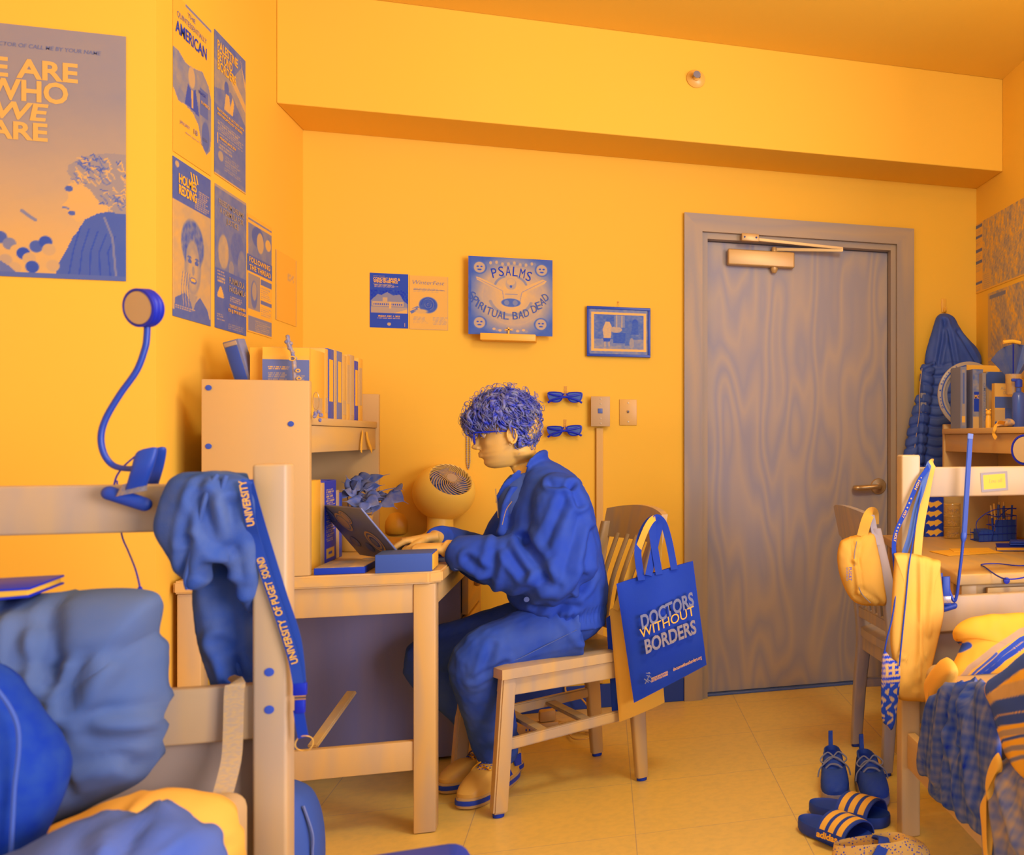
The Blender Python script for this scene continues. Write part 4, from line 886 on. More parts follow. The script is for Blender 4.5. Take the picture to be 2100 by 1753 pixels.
# record sleeve on its ledge
q = PY(960.5, 684.5, YB-.045); LP = .315; a = Art(LP, LP, 200, 200, .80)
d_ = np.hypot(a.u-.53, a.v-.50); a.a = np.where(d_ > .36, .80-(d_-.36)*2.6, .84+.10*np.cos(d_*7)); a.a = np.clip(a.a, .26, .95); a.rect(0, 0, .035, 1, .24)
for x, y in ((.13, .86), (.87, .86), (.13, .15), (.86, .15)):
    a.ell(x, y, .085, .085, .30).ell(x, y, .066, .070, .78).ell(x-.022, y+.012, .014, .010, .15).ell(x+.022, y+.012, .014, .010, .15).ell(x, y-.028, .026, .010, .2)
a.ell(.5, .66, .065, .075, .72).ell(.5, .69, .05, .04, .86).ell(.5, .63, .015, .018, .25).poly([(.42, .40), (.40, .52), (.38, .56), (.1, .70), (.09, .74), (.13, .73), (.42, .60), (.5, .59), (.6, .60), (.88, .74), (.93, .72), (.9, .68), (.64, .54), (.60, .40)], .88)
a.line([(.1, .72), (.4, .57), (.42, .40)], .003, .5).line([(.9, .72), (.63, .56), (.60, .40)], .003, .5).line([(.43, .53), (.58, .53)], .003, .55).ell(.5, .42, .115, .055, .3).ell(.45, .42, .03, .035, .5).ell(.55, .42, .03, .035, .5)
th_ = np.linspace(3.5, 5.9, 14); a.line([(.5+.26*math.cos(t), .52+.26*math.sin(t)) for t in th_], .018, .62); a.line([(.5+.19*math.cos(t), .62+.15*math.sin(t)) for t in np.linspace(.3, 1.1, 6)], .014, .55); a.line([(.5+.19*math.cos(t), .62+.15*math.sin(t)) for t in np.linspace(2.0, 2.9, 6)], .014, .55)
for k in range(16): a.ell(.26+.035*k, .925+.012*math.sin(k), .016, .022, .5 if k % 2 else .8)
for k in range(12): a.ell(.3+.035*k, .065+.01*math.cos(k*2), .02, .016, .6 if k % 2 else .85)
a.noise(38, .035, 77)
S_ = Sheet('record_sleeve', 'square record sleeve in plastic propped on a small white wall ledge', 'record', (q.x, YB-.045, q.z), UX, UZ, a, .006, m=attrm('glossy_print', .22, .6))
def arc(txt, cx, cy, R, a0, a1, h, up=True, sheet=S_, m=ink):
    n = len(txt); sheet.word = BM()
    wt = np.cumsum([0]+[.55 if ch in 'I ' else 1.0 for ch in txt]); wt = wt[:-1]/wt[-2]
    for i, c in enumerate(txt):
        if c == ' ': continue
        t = a0+(a1-a0)*wt[i]; rot = (t-PI/2)*.55 if up else (t-1.5*PI)*.55
        sheet.t(m, c, cx+R*math.cos(t)-.03, cy+R*math.sin(t), h, .018 if c == 'I' else .062, .0, rot=rot)
    obj('lettering', sheet.word, m, sheet.root, smooth=False); sheet.word = None
arc('PSALMS', .5, .33, .44, 2.0, 1.10, .125); arc('SPIRITUAL BAD DEAD', .49, .74, .54, 3.66, 5.72, .10, False, m=mat('mid_ink', .28, .6, .2)); S_.done()
p0 = PY(986, 697, YB-.06); p1 = PY(1099, 686, YB-.06); sh_ = thing('record_ledge', 'small white wall ledge with a clip holding up the record sleeve', 'ledge', ((p0.x+p1.x)/2, YB-.04, p0.z))
obj('ledge', b2(BM(), (p0.x, YB-.085, p0.z-.001), (p1.x, YB-.0005, p1.z-.002), bev=.002), white, sh_)
bm = BM(); mxx = (p0.x+p1.x)/2; b2(bm, (mxx-.003, YB-.056, p1.z-.003), (mxx+.003, YB-.0525, p1.z+.026)); b2(bm, (mxx-.012, YB-.056, p1.z+.015), (mxx+.012, YB-.0525, p1.z+.019)); obj('clip', bm, white, sh_)
# framed picture
p = PY(1203.5, 730, YB-.018); Wf_, Hf2 = PY(1334, 731, YB-.018).x-p.x, PY(1204.5, 627, YB-.018).z-p.z
fr = thing('framed_picture', 'small dark framed interior scene with white mat, hung left of the door', 'picture', (p.x+Wf_/2, YB-.01, p.z)); e = .011
Rt = Matrix.Translation((p.x, 0, p.z)) @ Matrix.Rotation(math.radians(.0), 4, 'Y')
bm = BM()
for lo, hi in (((0, 0), (Wf_, e)), ((0, Hf2-e), (Wf_, Hf2)), ((0, e), (e, Hf2-e)), ((Wf_-e, e), (Wf_, Hf2-e))): b2(bm, (p.x+lo[0], YB-.022, p.z+lo[1]), (p.x+hi[0], YB-.001, p.z+hi[1]), bev=.0015)
obj('frame', bm, mat('dark_frame', .16, .4, .4), fr)
a = Art(Wf_-2*e, Hf2-2*e, 130, 100, .50); a.rect(.03, .07, .97, .93, .97).rect(.07, .12, .93, .88, .32).rect(.07, .12, .93, .34, .55).noise(22, .12, 81, mask=(a.a < .6)*1.0)
a.poly([(.24, .36), (.22, .55), (.27, .72), (.34, .72), (.38, .6), (.36, .36)], .85).ell(.31, .77, .03, .05, .25).poly([(.22, .36), (.36, .36), (.34, .28), (.24, .28)], .15).rect(.25, .17, .27, .28, .85).rect(.32, .17, .34, .28, .85).ell(.45, .55, .10, .07, .75).rect(.4, .25, .62, .48, .2).poly([(.6, .2), (.72, .2), (.7, .62), (.62, .6)], .3).ell(.78, .72, .05, .08, .15).poly([(.7, .45), (.84, .45), (.82, .75), (.74, .7)], .2).rect(.42, .6, .6, .86, .5).line([(.46, .6), (.46, .86)], .01, .8).line([(.55, .6), (.55, .86)], .01, .8).ell(.72, .25, .04, .12, .65)
a.noise(70, .05, 83); ob = picture('print', a, (p.x+e, YB-.0165, p.z+e), UX, UZ, .003, fr, attrm('glossy_print', .22, .6))
c = PY(1268, 622, YB-.002); bm = BM(); tube(bm, [c+V3((0, -.004, .006)), c+V3((0, -.006, -.004)), c+V3((0, -.012, -.012))], .0015, 6); lathe(bm, [(0, 0), (.004, 0), (.004, .004), (0, .004)], c+V3((0, 0, .006)), 10, RX); obj('hook', bm, glassm('clear_plastic', .97, .4, .2), fr)
# sunglasses on clear hooks
def sunglasses(cx, cy, label, tilt, w=.105):
    c = PY(cx, cy, YB-.03); t = thing('sunglasses', label, 'sunglasses', c); M = Matrix.Translation(c) @ Matrix.Rotation(tilt, 4, 'Y')
    def T(b): b.transform(M); return b
    bm = BM(); hw_ = .0655
    for s in (-1, 1): tube(bm, [(s*x, -.004, z) for x, z in ((.010, .012), (.030, .017), (.056, .017), (.066, .012), (.062, -.010), (.048, -.022), (.026, -.022), (.013, -.010))], .0026, 8, 4, closed=True)
    tube(bm, [(-.011, -.004, .008), (0, -.005, .011), (.011, -.004, .008)], .003, 8, 4)
    fr_ = obj('frame', T(bm), mat('sunglass_frame', .05, .35, .4), t)
    for s in (-1, 1):
        bm = BM(); prism(bm, [(s*x, -.003, z) for x, z in ((.010, .012), (.030, .017), (.056, .017), (.066, .012), (.062, -.010), (.048, -.022), (.026, -.022), (.013, -.010))], (0, -.0015, 0)); obj('lens', T(bm), mat('sunglass_lens', .30, .15, .5), fr_, smooth=False)
        bm = BM(); tube(bm, [(s*.066, -.008, .012), (s*.045, -.012, .006), (0, -.014-.003*s, -.002), (-s*.045, -.014-.003*s, -.014), (-s*.066, -.012, -.026)], [.0025, .004, .004, .004, .0045], 8, 5, flat=((0, 1, 0), .4)); obj('temple', T(bm), mat('sunglass_frame', .05, .35, .4), t)
    bm = BM(); b2(bm, (-.006, YB-.002-c.y-.0, .0), (.006, YB-.0008-c.y, .045)); tube(bm, [(0, .026, .004), (0, .0, .003), (0, -.012, .006), (0, -.014, .014)], .0025, 6, 4); bm.transform(Matrix.Translation(c)); obj('wall_hook', bm, glassm('clear_plastic', .97, .4, .2), t)
sunglasses(1159, 813, 'upper pair of dark sunglasses hung on the wall behind the head', 0)
sunglasses(1158, 882, 'lower pair of dark sunglasses hung on the wall behind the head', -.04)
# beads
nk = thing('bead_necklace', 'thin beaded chain hanging on the wall in front of the face', 'necklace', PY(960, 890, YB-.006)); bm = BM()
for s, x in ((-1, 957.2), (1, 963.5)):
    for k in range(22): c = PY(x-(s*1.6 if k > 18 else 0)*(k-18)/3, 882+k*3.6, YB-.006); ball(bm, c, .0029, (1, 1, 1.1), 8)
ball(bm, PY(960.4, 961, YB-.006), .003, n=8); obj('beads', bm, mat('bead', .6, .3, .5), nk)
bm = BM(); tube(bm, [PY(956, 890, YB-.004), PY(957, 877, YB-.008), PY(962, 875, YB-.008), PY(964, 890, YB-.004)], .001, 5, 4); obj('string', bm, mat('bead', .6, .3, .5), nk)
# data box, raceway and switch
p = PY(1212, 874, YB-.04); q = PY(1251, 813, YB-.04); t = thing('outlet_box', 'raised metal data outlet box between the sunglasses and the light switch', 'outlet', (p.x, YB-.02, p.z)); bm = BM(); platm = mat('plate_metal', .80, .45, .4)
obj('box', b2(BM(), (p.x+.002, YB-.036, p.z+.002), (q.x-.002, YB-.0008, q.z-.002), bev=.002), platm, t)
pl = obj('plate', b2(BM(), (p.x, YB-.040, p.z), (q.x, YB-.0365, q.z), bev=.0012), platm, t); c = V3(((p.x+q.x)/2, YB-.0405, (p.z+q.z)/2))
obj('jack', b2(BM(), c+V3((-.010, -.003, -.008)), c+V3((.008, .0005, .012)), bev=.001), mat('jack_dark', .35, .4, .4), pl)
for dz in (.052, .032, -.030, -.050): bm = BM(); lathe(bm, [(0, -.0018), (.003, -.0012), (.0034, .0005), (0, .001)], c+V3((0, 0, dz)), 12, RX); obj('screw', bm, steel, pl)
p = PY(1222.5, 876, YB-.018); q = PY(1237, 876, YB-.018)
struct('trim_5', b2(BM(), (p.x, YB-.018, .105), (q.x, YB-.0008, p.z-.002), bev=.003), mat('raceway', .90, .45, .35))
p = PY(1270.5, 872, YB-.006); q = PY(1306, 819, YB-.006); t = thing('light_switch', 'single toggle light switch plate beside the door frame', 'switch', (p.x, YB-.003, p.z))
pl = obj('plate', b2(BM(), (p.x, YB-.006, p.z), (q.x, YB-.0008, q.z), bev=.0018), mat('plate_ivory', .90, .4, .4), t); c = V3(((p.x+q.x)/2, YB-.006, (p.z+q.z)/2))
obj('toggle', beam(BM(), c+V3((0, .001, 0)), c+V3((0, -.012, .006)), .008, .010), mat('toggle_dark', .55, .4, .4), pl)
for dz in (.040, -.040): bm = BM(); lathe(bm, [(0, -.0018), (.003, -.0012), (.0034, .0005), (0, .001)], c+V3((0, 0, dz)), 12, RX); obj('screw', bm, steel, pl)
# ------------------------------------------------------------------ soft shapes
def cushion(bm, out, c, nrm, thick, rings=14, per=6, ex=.55, back=.8):
    """soft puffed body whose rim follows the closed outline out (3-D points), swollen along nrm"""
    P = catmull(out, per, True); c = V3(c); nrm = V3(nrm).normalized(); N = len(P)
    def side(sg, th):
        rr = []
        for k in range(1, rings+1):
            r = k/rings; h = th*(max(0, 1-r**2.4))**ex
            rr.append([c+(p-c)*r+nrm*sg*h for p in P])
        return rr
    fr, bk = side(1, thick), side(-1, thick*back)
    VF = [[bm.verts.new(p) for p in r] for r in fr]; VB = [[bm.verts.new(p) for p in r] for r in bk[:-1]]
    cf = bm.verts.new(c+nrm*thick); cb = bm.verts.new(c-nrm*thick*back); VB.append(VF[-1])
    for j in range(N):
        bm.faces.new((cf, VF[0][j], VF[0][(j+1) % N])); bm.faces.new((cb, VB[0][(j+1) % N], VB[0][j]))
    for V in (VF, VB):
        for a, b in zip(V, V[1:]):
            for j in range(N): bm.faces.new((a[j], b[j], b[(j+1) % N], a[(j+1) % N]))
    return bm
def disp_bm(bm, f):
    bm.normal_update(); co = np.array([v.co[:] for v in bm.verts]); no = np.array([v.normal[:] for v in bm.verts]); co2 = f(co, no)
    for v, p in zip(bm.verts, co2): v.co = p
    return bm
def cushion_px(pts, Y, thick, cx, cy, nrm=(0, -1, 0), **k): return cushion(BM(), [PY(x, y, Y) for x, y in pts], PY(cx, cy, Y), nrm, thick, **k)
def pleats(lines, Yp, pre=None):
    def f(co):
        o = np.zeros(len(co))
        for p, q, w, d in lines:
            c2 = co.copy(); c2[:, 1] = Yp; o += crease(c2, np.array(PY(*p, Yp)), np.array(PY(*q, Yp)), w, d)
        return o
    return f
# ------------------------------------------------------------------ left bed: mattress, linen, pillows
matt = obj('mattress', b2(BM(), (-1.59, .3, .34), (-.605, 2.17, .505), bev=.03, seg=4), mat('mattress_ticking', .80, .8, .1, bump=.2), None); tag(matt, 'pale mattress lying in the left bed frame under the white sheet', 'mattress')
B5 = cushion_px([(60, 1735), (85, 1708), (115, 1688), (165, 1668), (215, 1645), (270, 1630), (330, 1622), (400, 1630), (450, 1643), (482, 1668), (498, 1715), (500, 1770), (480, 1830), (200, 1860), (80, 1800)], 1.98, .10, 300, 1745)
disp_bm(B5, folds(5, .006, 14, (1, 1, 1), pleats([((300, 1650), (490, 1700), .010, .006), ((330, 1680), (480, 1740), .010, .005), ((120, 1700), (260, 1660), .008, .004)], 1.98)))
tag(obj('bed_sheet', B5, mat('white_sheet', .97, .8, .1, bump=.15, g=.95, b=1.2), None, auto=None), 'crumpled white sheet at the head of the left bed below the pillows', 'sheet')
pilm = mat('grey_pillowcase', .29, .85, .1, t2=.38, b=.72, scale=(6, 6, 6), bump=.3, bscale=500, bdist=.0006)
B5 = cushion_px([(-70, 1245), (0, 1230), (60, 1220), (130, 1214), (200, 1207), (265, 1206), (312, 1212), (330, 1226), (329, 1252), (321, 1285), (319, 1300), (331, 1325), (334, 1370), (341, 1425), (336, 1500), (322, 1555), (295, 1598), (250, 1625), (200, 1648), (120, 1690), (30, 1705), (-80, 1700)], 2.09, .10, 140, 1440, ex=.5)
disp_bm(B5, folds(15, .0035, 9, (1, 1, 1), pleats([((60, 1310), (75, 1420), .012, .012), ((70, 1400), (120, 1470), .014, .012), ((130, 1370), (105, 1470), .010, .012), ((205, 1380), (150, 1490), .016, .012), ((210, 1490), (310, 1500), .012, .012), ((150, 1595), (225, 1585), .010, .014), ((150, 1625), (235, 1610), .010, .010), ((295, 1370), (320, 1480), .010, .006), ((40, 1250), (60, 1330), .010, .007), ((0, 1290), (20, 1380), .02, .018)], 2.0)))
pw1 = obj('pillow', B5, pilm, None, auto=None); tag(pw1, 'large crumpled grey pillow leaning against the left headboard', 'pillow')
B5 = cushion_px([(-110, 1350), (-30, 1352), (15, 1372), (50, 1410), (90, 1462), (122, 1515), (137, 1560), (134, 1612), (115, 1668), (88, 1730), (70, 1800), (-20, 1850), (-120, 1840)], 1.86, .08, -10, 1600, ex=.5)
disp_bm(B5, folds(25, .004, 22))
pw2 = obj('pillow', B5, mat('dark_corduroy', .09, .9, .1, t2=.16, b=.72, scale=(30, 30, 30), bump=.5, bscale=400, bdist=.001), None, auto=None); tag(pw2, 'dark blue cushion with piped seam in front of the grey pillow', 'cushion')
bm = BM(); tube(bm, [PY(x, y, 1.775) for x, y in ((-5, 1415), (20, 1450), (36, 1490), (38, 1540), (30, 1610), (26, 1680), (22, 1753))], .0028, 6, 6); obj('piping', bm, mat('dark_piping', .3, .8, .1), pw2)
B5 = cushion_px([(-60, 1790), (20, 1752), (75, 1722), (120, 1700), (180, 1686), (260, 1678), (330, 1674), (385, 1684), (425, 1705), (452, 1735), (470, 1775), (470, 1850), (200, 1900), (-60, 1880)], 1.74, .12, 220, 1790)
disp_bm(B5, folds(35, .0035, 12, (1, 1, 1), pleats([((180, 1700), (225, 1730), .010, .010), ((230, 1690), (330, 1700), .008, .010), ((300, 1695), (360, 1735), .010, .008), ((395, 1700), (405, 1740), .008, .008)], 1.68)))
tag(obj('blanket', B5, mat('slate_blanket', .37, .9, .1, t2=.30, scale=(8, 8, 8), bump=.3), None, auto=None), 'rumpled blue-grey blanket on the left bed over the white sheet', 'blanket')
# closed notebook and folder on top of the pillow
c = PY(-10, 1216, 2.10); t = thing('notebook', 'dark cover notebook resting on top of the grey pillow', 'notebook', c)
obj('cover', box(BM(), c+V3((-.02, .01, .012)), (.17, .12, .004), (.05, -.02, .02), bev=.001), blackp, t); obj('cover', box(BM(), c+V3((-.02, .01, -.004)), (.17, .12, .004), (.05, -.06, .02), bev=.001), blackp, t)
obj('pages', box(BM(), c+V3((-.022, .012, .004)), (.165, .115, .011), (.05, -.04, .02), bev=.001), paper, t)
# hoodie hung on the rail
hoodm = mat('hoodie_fleece', .22, .95, .05, t2=.34, b=.8, scale=(18, 18, 18), bump=.5, bscale=350, bdist=.001)
def zsec(lst, Y, dp, ex=2.0, n=28):
    bm = BM(); loft(bm, [((PY(a_, y, Y)+PY(b_, y, Y))/2+V3((0, dy, 0)), (PY(b_, y, Y)-PY(a_, y, Y))/2, V3((0, dp*k, 0))) for y, a_, b_, dy, k in lst], n, 5, ex); return bm
h1 = zsec([(968, 352, 478, .03, .6), (985, 342, 508, .0, 1.0), (1030, 328, 512, -.01, 1.1), (1085, 317, 505, -.01, 1.2), (1130, 340, 470, -.01, 1.1), (1170, 364, 430, 0, .9), (1200, 380, 410, 0, .7)], 2.178, .030)
h2 = zsec([(1120, 400, 508, .0, .7), (1170, 396, 512, .0, 1.0), (1230, 392, 520, .0, 1), (1290, 396, 525, .0, 1), (1340, 408, 530, 0, 1), (1400, 428, 530, 0, .9), (1450, 440, 530, 0, .8), (1480, 450, 520, 0, .5)], 2.275, .018)
h3 = zsec([(980, 440, 516, .0, .9), (1050, 446, 517, -.0, 1), (1120, 460, 517, 0.01, 1.0), (1200, 470, 517, .03, .9), (1260, 470, 517, .07, .8)], 2.180, .024)
merge(h1, h3)
h4 = zsec([(968, 360, 510, .0, 1.), (990, 350, 515, .0, 1.), (1060, 380, 515, 0, 1), (1150, 396, 515, 0, 1), (1200, 400, 512, 0, .8)], 2.265, .014); merge(h2, h4)
bm = BM(); b2(bm, PY(366, 1000, 2.17)+V3((0, 0, 0)), PY(505, 968, 2.28), bev=.01, seg=3); merge(h1, bm); merge(h1, h2)
hd = obj('hoodie', remesh(h1, .0042, 16, folds(45, .003, 16, (1.6, 1, .45), pleats([((432, 990), (405, 1100), .007, .005), ((415, 1100), (388, 1195), .007, .007), ((440, 1020), (475, 1120), .010, .010), ((455, 1160), (465, 1400), .012, .012), ((420, 1210), (440, 1330), .012, .008), ((495, 1030), (500, 1200), .009, .009), ((480, 1200), (500, 1400), .008, .006), ((425, 1330), (480, 1420), .010, .009)], 2.2))), hoodm, None, auto=None); tag(hd, 'dark fleece hoodie draped over the left bed rail beside the corner post', 'hoodie')
bm = BM(); tube(bm, [PY(x, y, Y_) for x, y, Y_ in ((445, 974, 2.155), (425, 1010, 2.138), (408, 1075, 2.134), (392, 1140, 2.138), (381, 1185, 2.150), (385, 1207, 2.158))], .0042, 8, 6); tube(bm, [PY(x, y, Y_) for x, y, Y_ in ((463, 976, 2.155), (452, 1015, 2.142), (440, 1060, 2.145), (424, 1120, 2.146), (404, 1180, 2.152), (390, 1207, 2.158))], .0042, 8, 6); obj('hood_hem', bm, hoodm, hd)
# lanyard
def lanyard_text(t, segs, m):
    for txt, p, q, Y, h in segs:
        P_, Q_ = PY(*p, Y), PY(*q, Y); ux = (Q_-P_); L_ = ux.length; ux.normalize(); uy = UY_.cross(ux)*1; 
        if uy.x > 0: uy = -uy
        lettering(t, txt, P_-uy*h*.5, ux, uy, h, m, width=L_, bold=.02, lift=.0016)
bm = BM(); Yl = 2.192
pts = [PY(x, y, Y_) for x, y, Y_ in ((508, 985, 2.145), (503, 1000, 2.142), (512, 1062, 2.150), (524, 1110, 2.180), (546, 1180, Yl), (577, 1270, Yl), (602, 1352, Yl), (612, 1405, Yl))]
strap(bm, pts, .0175, .0012, (0, -1, 0), 8); strap(bm, [PY(x, y, Y_) for x, y, Y_ in ((508, 984, 2.165), (535, 1080, 2.198), (575, 1210, 2.199), (607, 1310, 2.199), (618, 1405, 2.198))], .0165, .0012, (0, -1, 0), 8)
lan = thing('lanyard', 'blue lettered lanyard with buckle and ring hanging down the left bed post', 'lanyard', PY(580, 1250, Yl)); obj('strap', bm, mat('lanyard_ribbon', .16, .7, .2, b=.75), lan)
lanyard_text(lan, [('UNIVERSITY', (515, 1078), (497, 985), 2.136, .0115), ('SOUND', (548, 1185), (533, 1143), 2.189, .0115), ('PUGET', (566, 1238), (550, 1192), 2.189, .0115), ('OF', (574, 1262), (567, 1243), 2.189, .0115), ('UNIVERSITY', (605, 1360), (577, 1270), 2.189, .0115)], lite)
bm = BM(); b2(bm, PY(603, 1425, 2.200), PY(628, 1400, 2.190), bev=.002); b2(bm, PY(606, 1462, 2.199), PY(625, 1434, 2.190), bev=.003); bk_ = obj('buckle', bm, blackp, lan)
bm = BM()
for yy in (1428, 1434): tube(bm, [PY(604, yy, 2.189), PY(627, yy-1, 2.189)], .0013, 6)
obj('slider', bm, steel, bk_); bm = BM(); strap(bm, [PY(612, 1455, 2.194), PY(617, 1485, 2.194), PY(622, 1512, 2.194)], .017, .0025, (0, -1, 0)); obj('loop', bm, mat('lanyard_dark', .10, .7, .2, b=.75), lan)
bm = BM(); c = PY(624, 1524, 2.194); tube(bm, [c+V3((.0145*math.cos(k*PI/10), .002*math.sin(k), .0145*math.sin(k*PI/10))) for k in range(20)], .0011, 6, closed=True); obj('key_ring', bm, mat('bright_steel', .95, .25, .6, metal=.3), lan)
bm = BM(); strap(bm, [PY(x, y, Y_) for x, y, Y_ in ((482, 1404, 2.24), (483, 1402, 2.206), (480, 1425, 2.203), (478, 1500, 2.20), (474, 1560, 2.19), (456, 1632, 2.165))], .0315, .0016, (0, -1, 0), 8); tag(obj('webbing_strap', bm, mat('tan_webbing', .83, .7, .2, t2=.76, scale=(140, 140, 300), detail=0), None), 'tan webbing strap hanging over the lower rail of the left headboard', 'strap')
# clip lamp on the left rail
lp = thing('clip_lamp', 'black gooseneck ring lamp clamped on the left bed rail', 'lamp', PY(265, 1000, 2.19)); cc = PY(284, 631, 2.18); nv = V3((-.50, -.84, -.10)).normalized()
def ringlamp(t, cc, nv, R, d, tf):
    Mr = nv.to_track_quat('Z', 'Y').to_matrix().to_4x4()
    bm = BM(); lathe(bm, [(0, -d), (R*.9, -d), (R, -d*.8), (R, -d*.55), (R*.985, -d*.5), (R, -d*.45), (R, -d*.2), (R*.985, -d*.15), (R, -d*.1), (R, .001), (R*.88, .002), (R*.86, -.001), (0, -.001)], cc, 48, Mr); obj('lamp_head', bm, blackp, t)
    bm = BM(); lathe(bm, [(0, .0), (R*.855, .0), (R*.84, .0015), (0, .002)], cc, 48, Mr); obj('diffuser', bm, tf, t)
ringlamp(lp, cc, nv, .0345, .022, mat('lamp_diffuser', .80, .4, .3))
gp = [PY(x, y, Y_) for x, y, Y_ in ((302, 664, 2.195), (301, 690, 2.195), (297, 715, 2.195), (280, 760, 2.195), (245, 810, 2.195), (217, 858, 2.195), (207, 895, 2.195), (213, 930, 2.195), (232, 954, 2.195), (262, 961, 2.185), (288, 958, 2.17))]
bm = BM(); P_ = catmull(gp, 16); tube(bm, P_, lambda u: .0052, 10); obj('gooseneck', bm, mat('gooseneck_black', .10, .4, .5, b=.75), lp)
bm = BM(); loft(bm, [(PY(303, 919, 2.165), V3((.008, 0, .002)), V3((0, .004, 0))), (PY(301, 926, 2.165), V3((.016, 0, .004)), V3((0, .006, 0))), (PY(292, 960, 2.165), V3((.0165, 0, .004)), V3((0, .008, 0))), (PY(279, 1000, 2.178), V3((.0155, 0, .004)), V3((0, .008, 0)))], 20, 5, 3); obj('clamp_arm', bm, mat('clamp_black', .13, .45, .4, b=.75), lp)
bm = BM(); loft(bm, [(PY(323, 918, 2.225), V3((.007, 0, .002)), V3((0, .004, 0))), (PY(322, 925, 2.225), V3((.014, 0, .003)), V3((0, .006, 0))), (PY(318, 960, 2.24), V3((.013, 0, .003)), V3((0, .006, 0))), (PY(310, 1000, 2.262), V3((.010, 0, .003)), V3((0, .006, 0)))], 20, 5, 3); obj('clamp_arm', bm, mat('clamp_black', .13, .45, .4), lp)
bm = BM(); loft(bm, [(PY(275, 988, 2.178), V3((.0175, 0, .005)), V3((0, .0085, 0))), (PY(270, 1012, 2.186), V3((.023, 0, .005)), V3((0, .0085, 0)))], 20, 3, 3); obj('clamp_band', bm, mat('silver_band', .55, .3, .5, t2=.72, scale=(300, 300, 300), detail=0, metal=.3), lp)
bm = BM(); tube(bm, [PY(224, 1011, 2.192), PY(296, 1034, 2.192)], .0125, 16, flat=((0, 1, 0), .7)); ball(bm, PY(224, 1011, 2.192), .0125, (1, .7, 1)); ball(bm, PY(296, 1034, 2.192), .0125, (1, .7, 1)); obj('clamp_jaw', bm, mat('clamp_black', .13, .45, .4), lp)
bm = BM(); tube(bm, [PY(x, y, 2.205) for x, y in ((278, 935), (255, 955), (240, 975), (234, 994))], .0016, 6, 6); obj('cable', bm, blackp, lp)
bm = BM(); tube(bm, [PY(x, y, Y_) for x, y, Y_ in ((240, 985, 2.262), (244, 1050, 2.262), (250, 1098, 2.262), (263, 1130, 2.25), (277, 1165, 2.2), (285, 1195, 2.17), (288, 1214, 2.15))], .0015, 6, 6); ball(bm, PY(287, 1210, 2.152), .004, (1, 1, 1.8)); obj('cable', bm, blackp, lp)
# backpack behind the post, stool in the foreground
B5 = BM(); loft(B5, [(V3((-.76, 2.66, .015)), V3((.13, 0, 0)), V3((0, .09, 0))), (V3((-.76, 2.66, .10)), V3((.152, 0, 0)), V3((0, .10, 0))), (V3((-.76, 2.66, .24)), V3((.155, 0, 0)), V3((0, .095, 0))), (V3((-.765, 2.665, .33)), V3((.135, 0, 0)), V3((0, .08, 0))), (V3((-.77, 2.67, .365)), V3((.08, 0, 0)), V3((0, .05, 0)))], 32, 5, 3)
bp = obj('backpack', B5, mat('backpack_nylon', .22, .7, .3, b=.85, bump=.3), None, auto=None); tag(bp, 'dark rounded backpack on the floor behind the left bed post', 'backpack')
bm = BM(); tube(bm, [V3((-.61+.0*k, 2.60, .06+.04*k)) for k in range(6)]+[V3((-.63, 2.61, .32))], .003, 6, 4); obj('zip', bm, mat('zip_dark', .4, .4, .4), bp)
bm = BM(); 
for k in range(3): tube(bm, [V3((-.602, 2.57, .19-.018*k))+V3((.008*math.cos(j*PI/5), 0, .008*math.sin(j*PI/5))) for j in range(10)], .0013, 6, closed=True)
obj('zip_pull', bm, steel, bp)
st = thing('stool', 'black padded stool in the near foreground beside the left bed', 'stool', (-.365, 1.66, 0)); Ms = Matrix.Translation((-.365, 1.655, 0)) @ Matrix.Rotation(math.radians(6), 4, 'Z')
bm = box(BM(), (0, 0, .432), (.36, .42, .08), bev=.035, seg=5); bm.transform(Ms); obj('seat', bm, mat('black_vinyl', .09, .4, .4, b=.75), st)
for sx in (-1, 1):
    for sy in (-1, 1): bm = beam(BM(), (sx*.14, sy*.165, .003), (sx*.13, sy*.15, .395), .03, .03); bm.transform(Ms); obj('leg', bm, blackp, st)
# ------------------------------------------------------------------ on the study desk
DT = DKZ+.0008
# laptop
lt = thing('laptop', 'open grey laptop with round stickers on its lid, under the hands', 'laptop', (-.60, 3.55, DT)); A0 = V3((-.555, 3.415, DT+.012)); hd_ = V3((-.56, .83, 0)).normalized(); ud = V3((.83, .56, 0)).normalized()
def slab(bm, o, a, b, la, lb, th, bev=.003):
    n = a.cross(b).normalized(); M = Matrix((a, b, n)).transposed().to_4x4(); M.translation = o+a*la/2+b*lb/2+n*th/2
    q_ = box(BM(), (0, 0, 0), (la, lb, th), bev=bev, seg=3); q_.transform(M); merge(bm, q_); return bm
lapm = mat('laptop_grey', .45, .35, .5, metal=.15)
obj('base', slab(BM(), A0, hd_, ud, .304, .212, .012), lapm, lt) if False else obj('base', slab(BM(), A0-V3((0, 0, .012)), hd_, ud, .304, .212, .012), lapm, lt)
bm = BM(); slab(bm, A0+hd_*.02+ud*.02+V3((0, 0, .0003)), hd_, ud, .264, .10, .0012, .0004); obj('keyboard', bm, blackp, lt)
ld = (-ud*math.sin(math.radians(37))+UZ*math.cos(math.radians(37))).normalized()
lid = obj('lid', slab(BM(), A0+V3((0, 0, .002)), ld, hd_, .210, .304, .006), lapm, lt)     # outside faces away from the keys
nl = ld.cross(hd_); out = -ud if nl.dot(ud) > 0 else nl
outn = (hd_.cross(ld)).normalized(); 
if outn.dot(V3((0, -1, 0))) < 0: outn = -outn
off = .0072 if (ld.cross(hd_)).dot(outn) > 0 else .0012
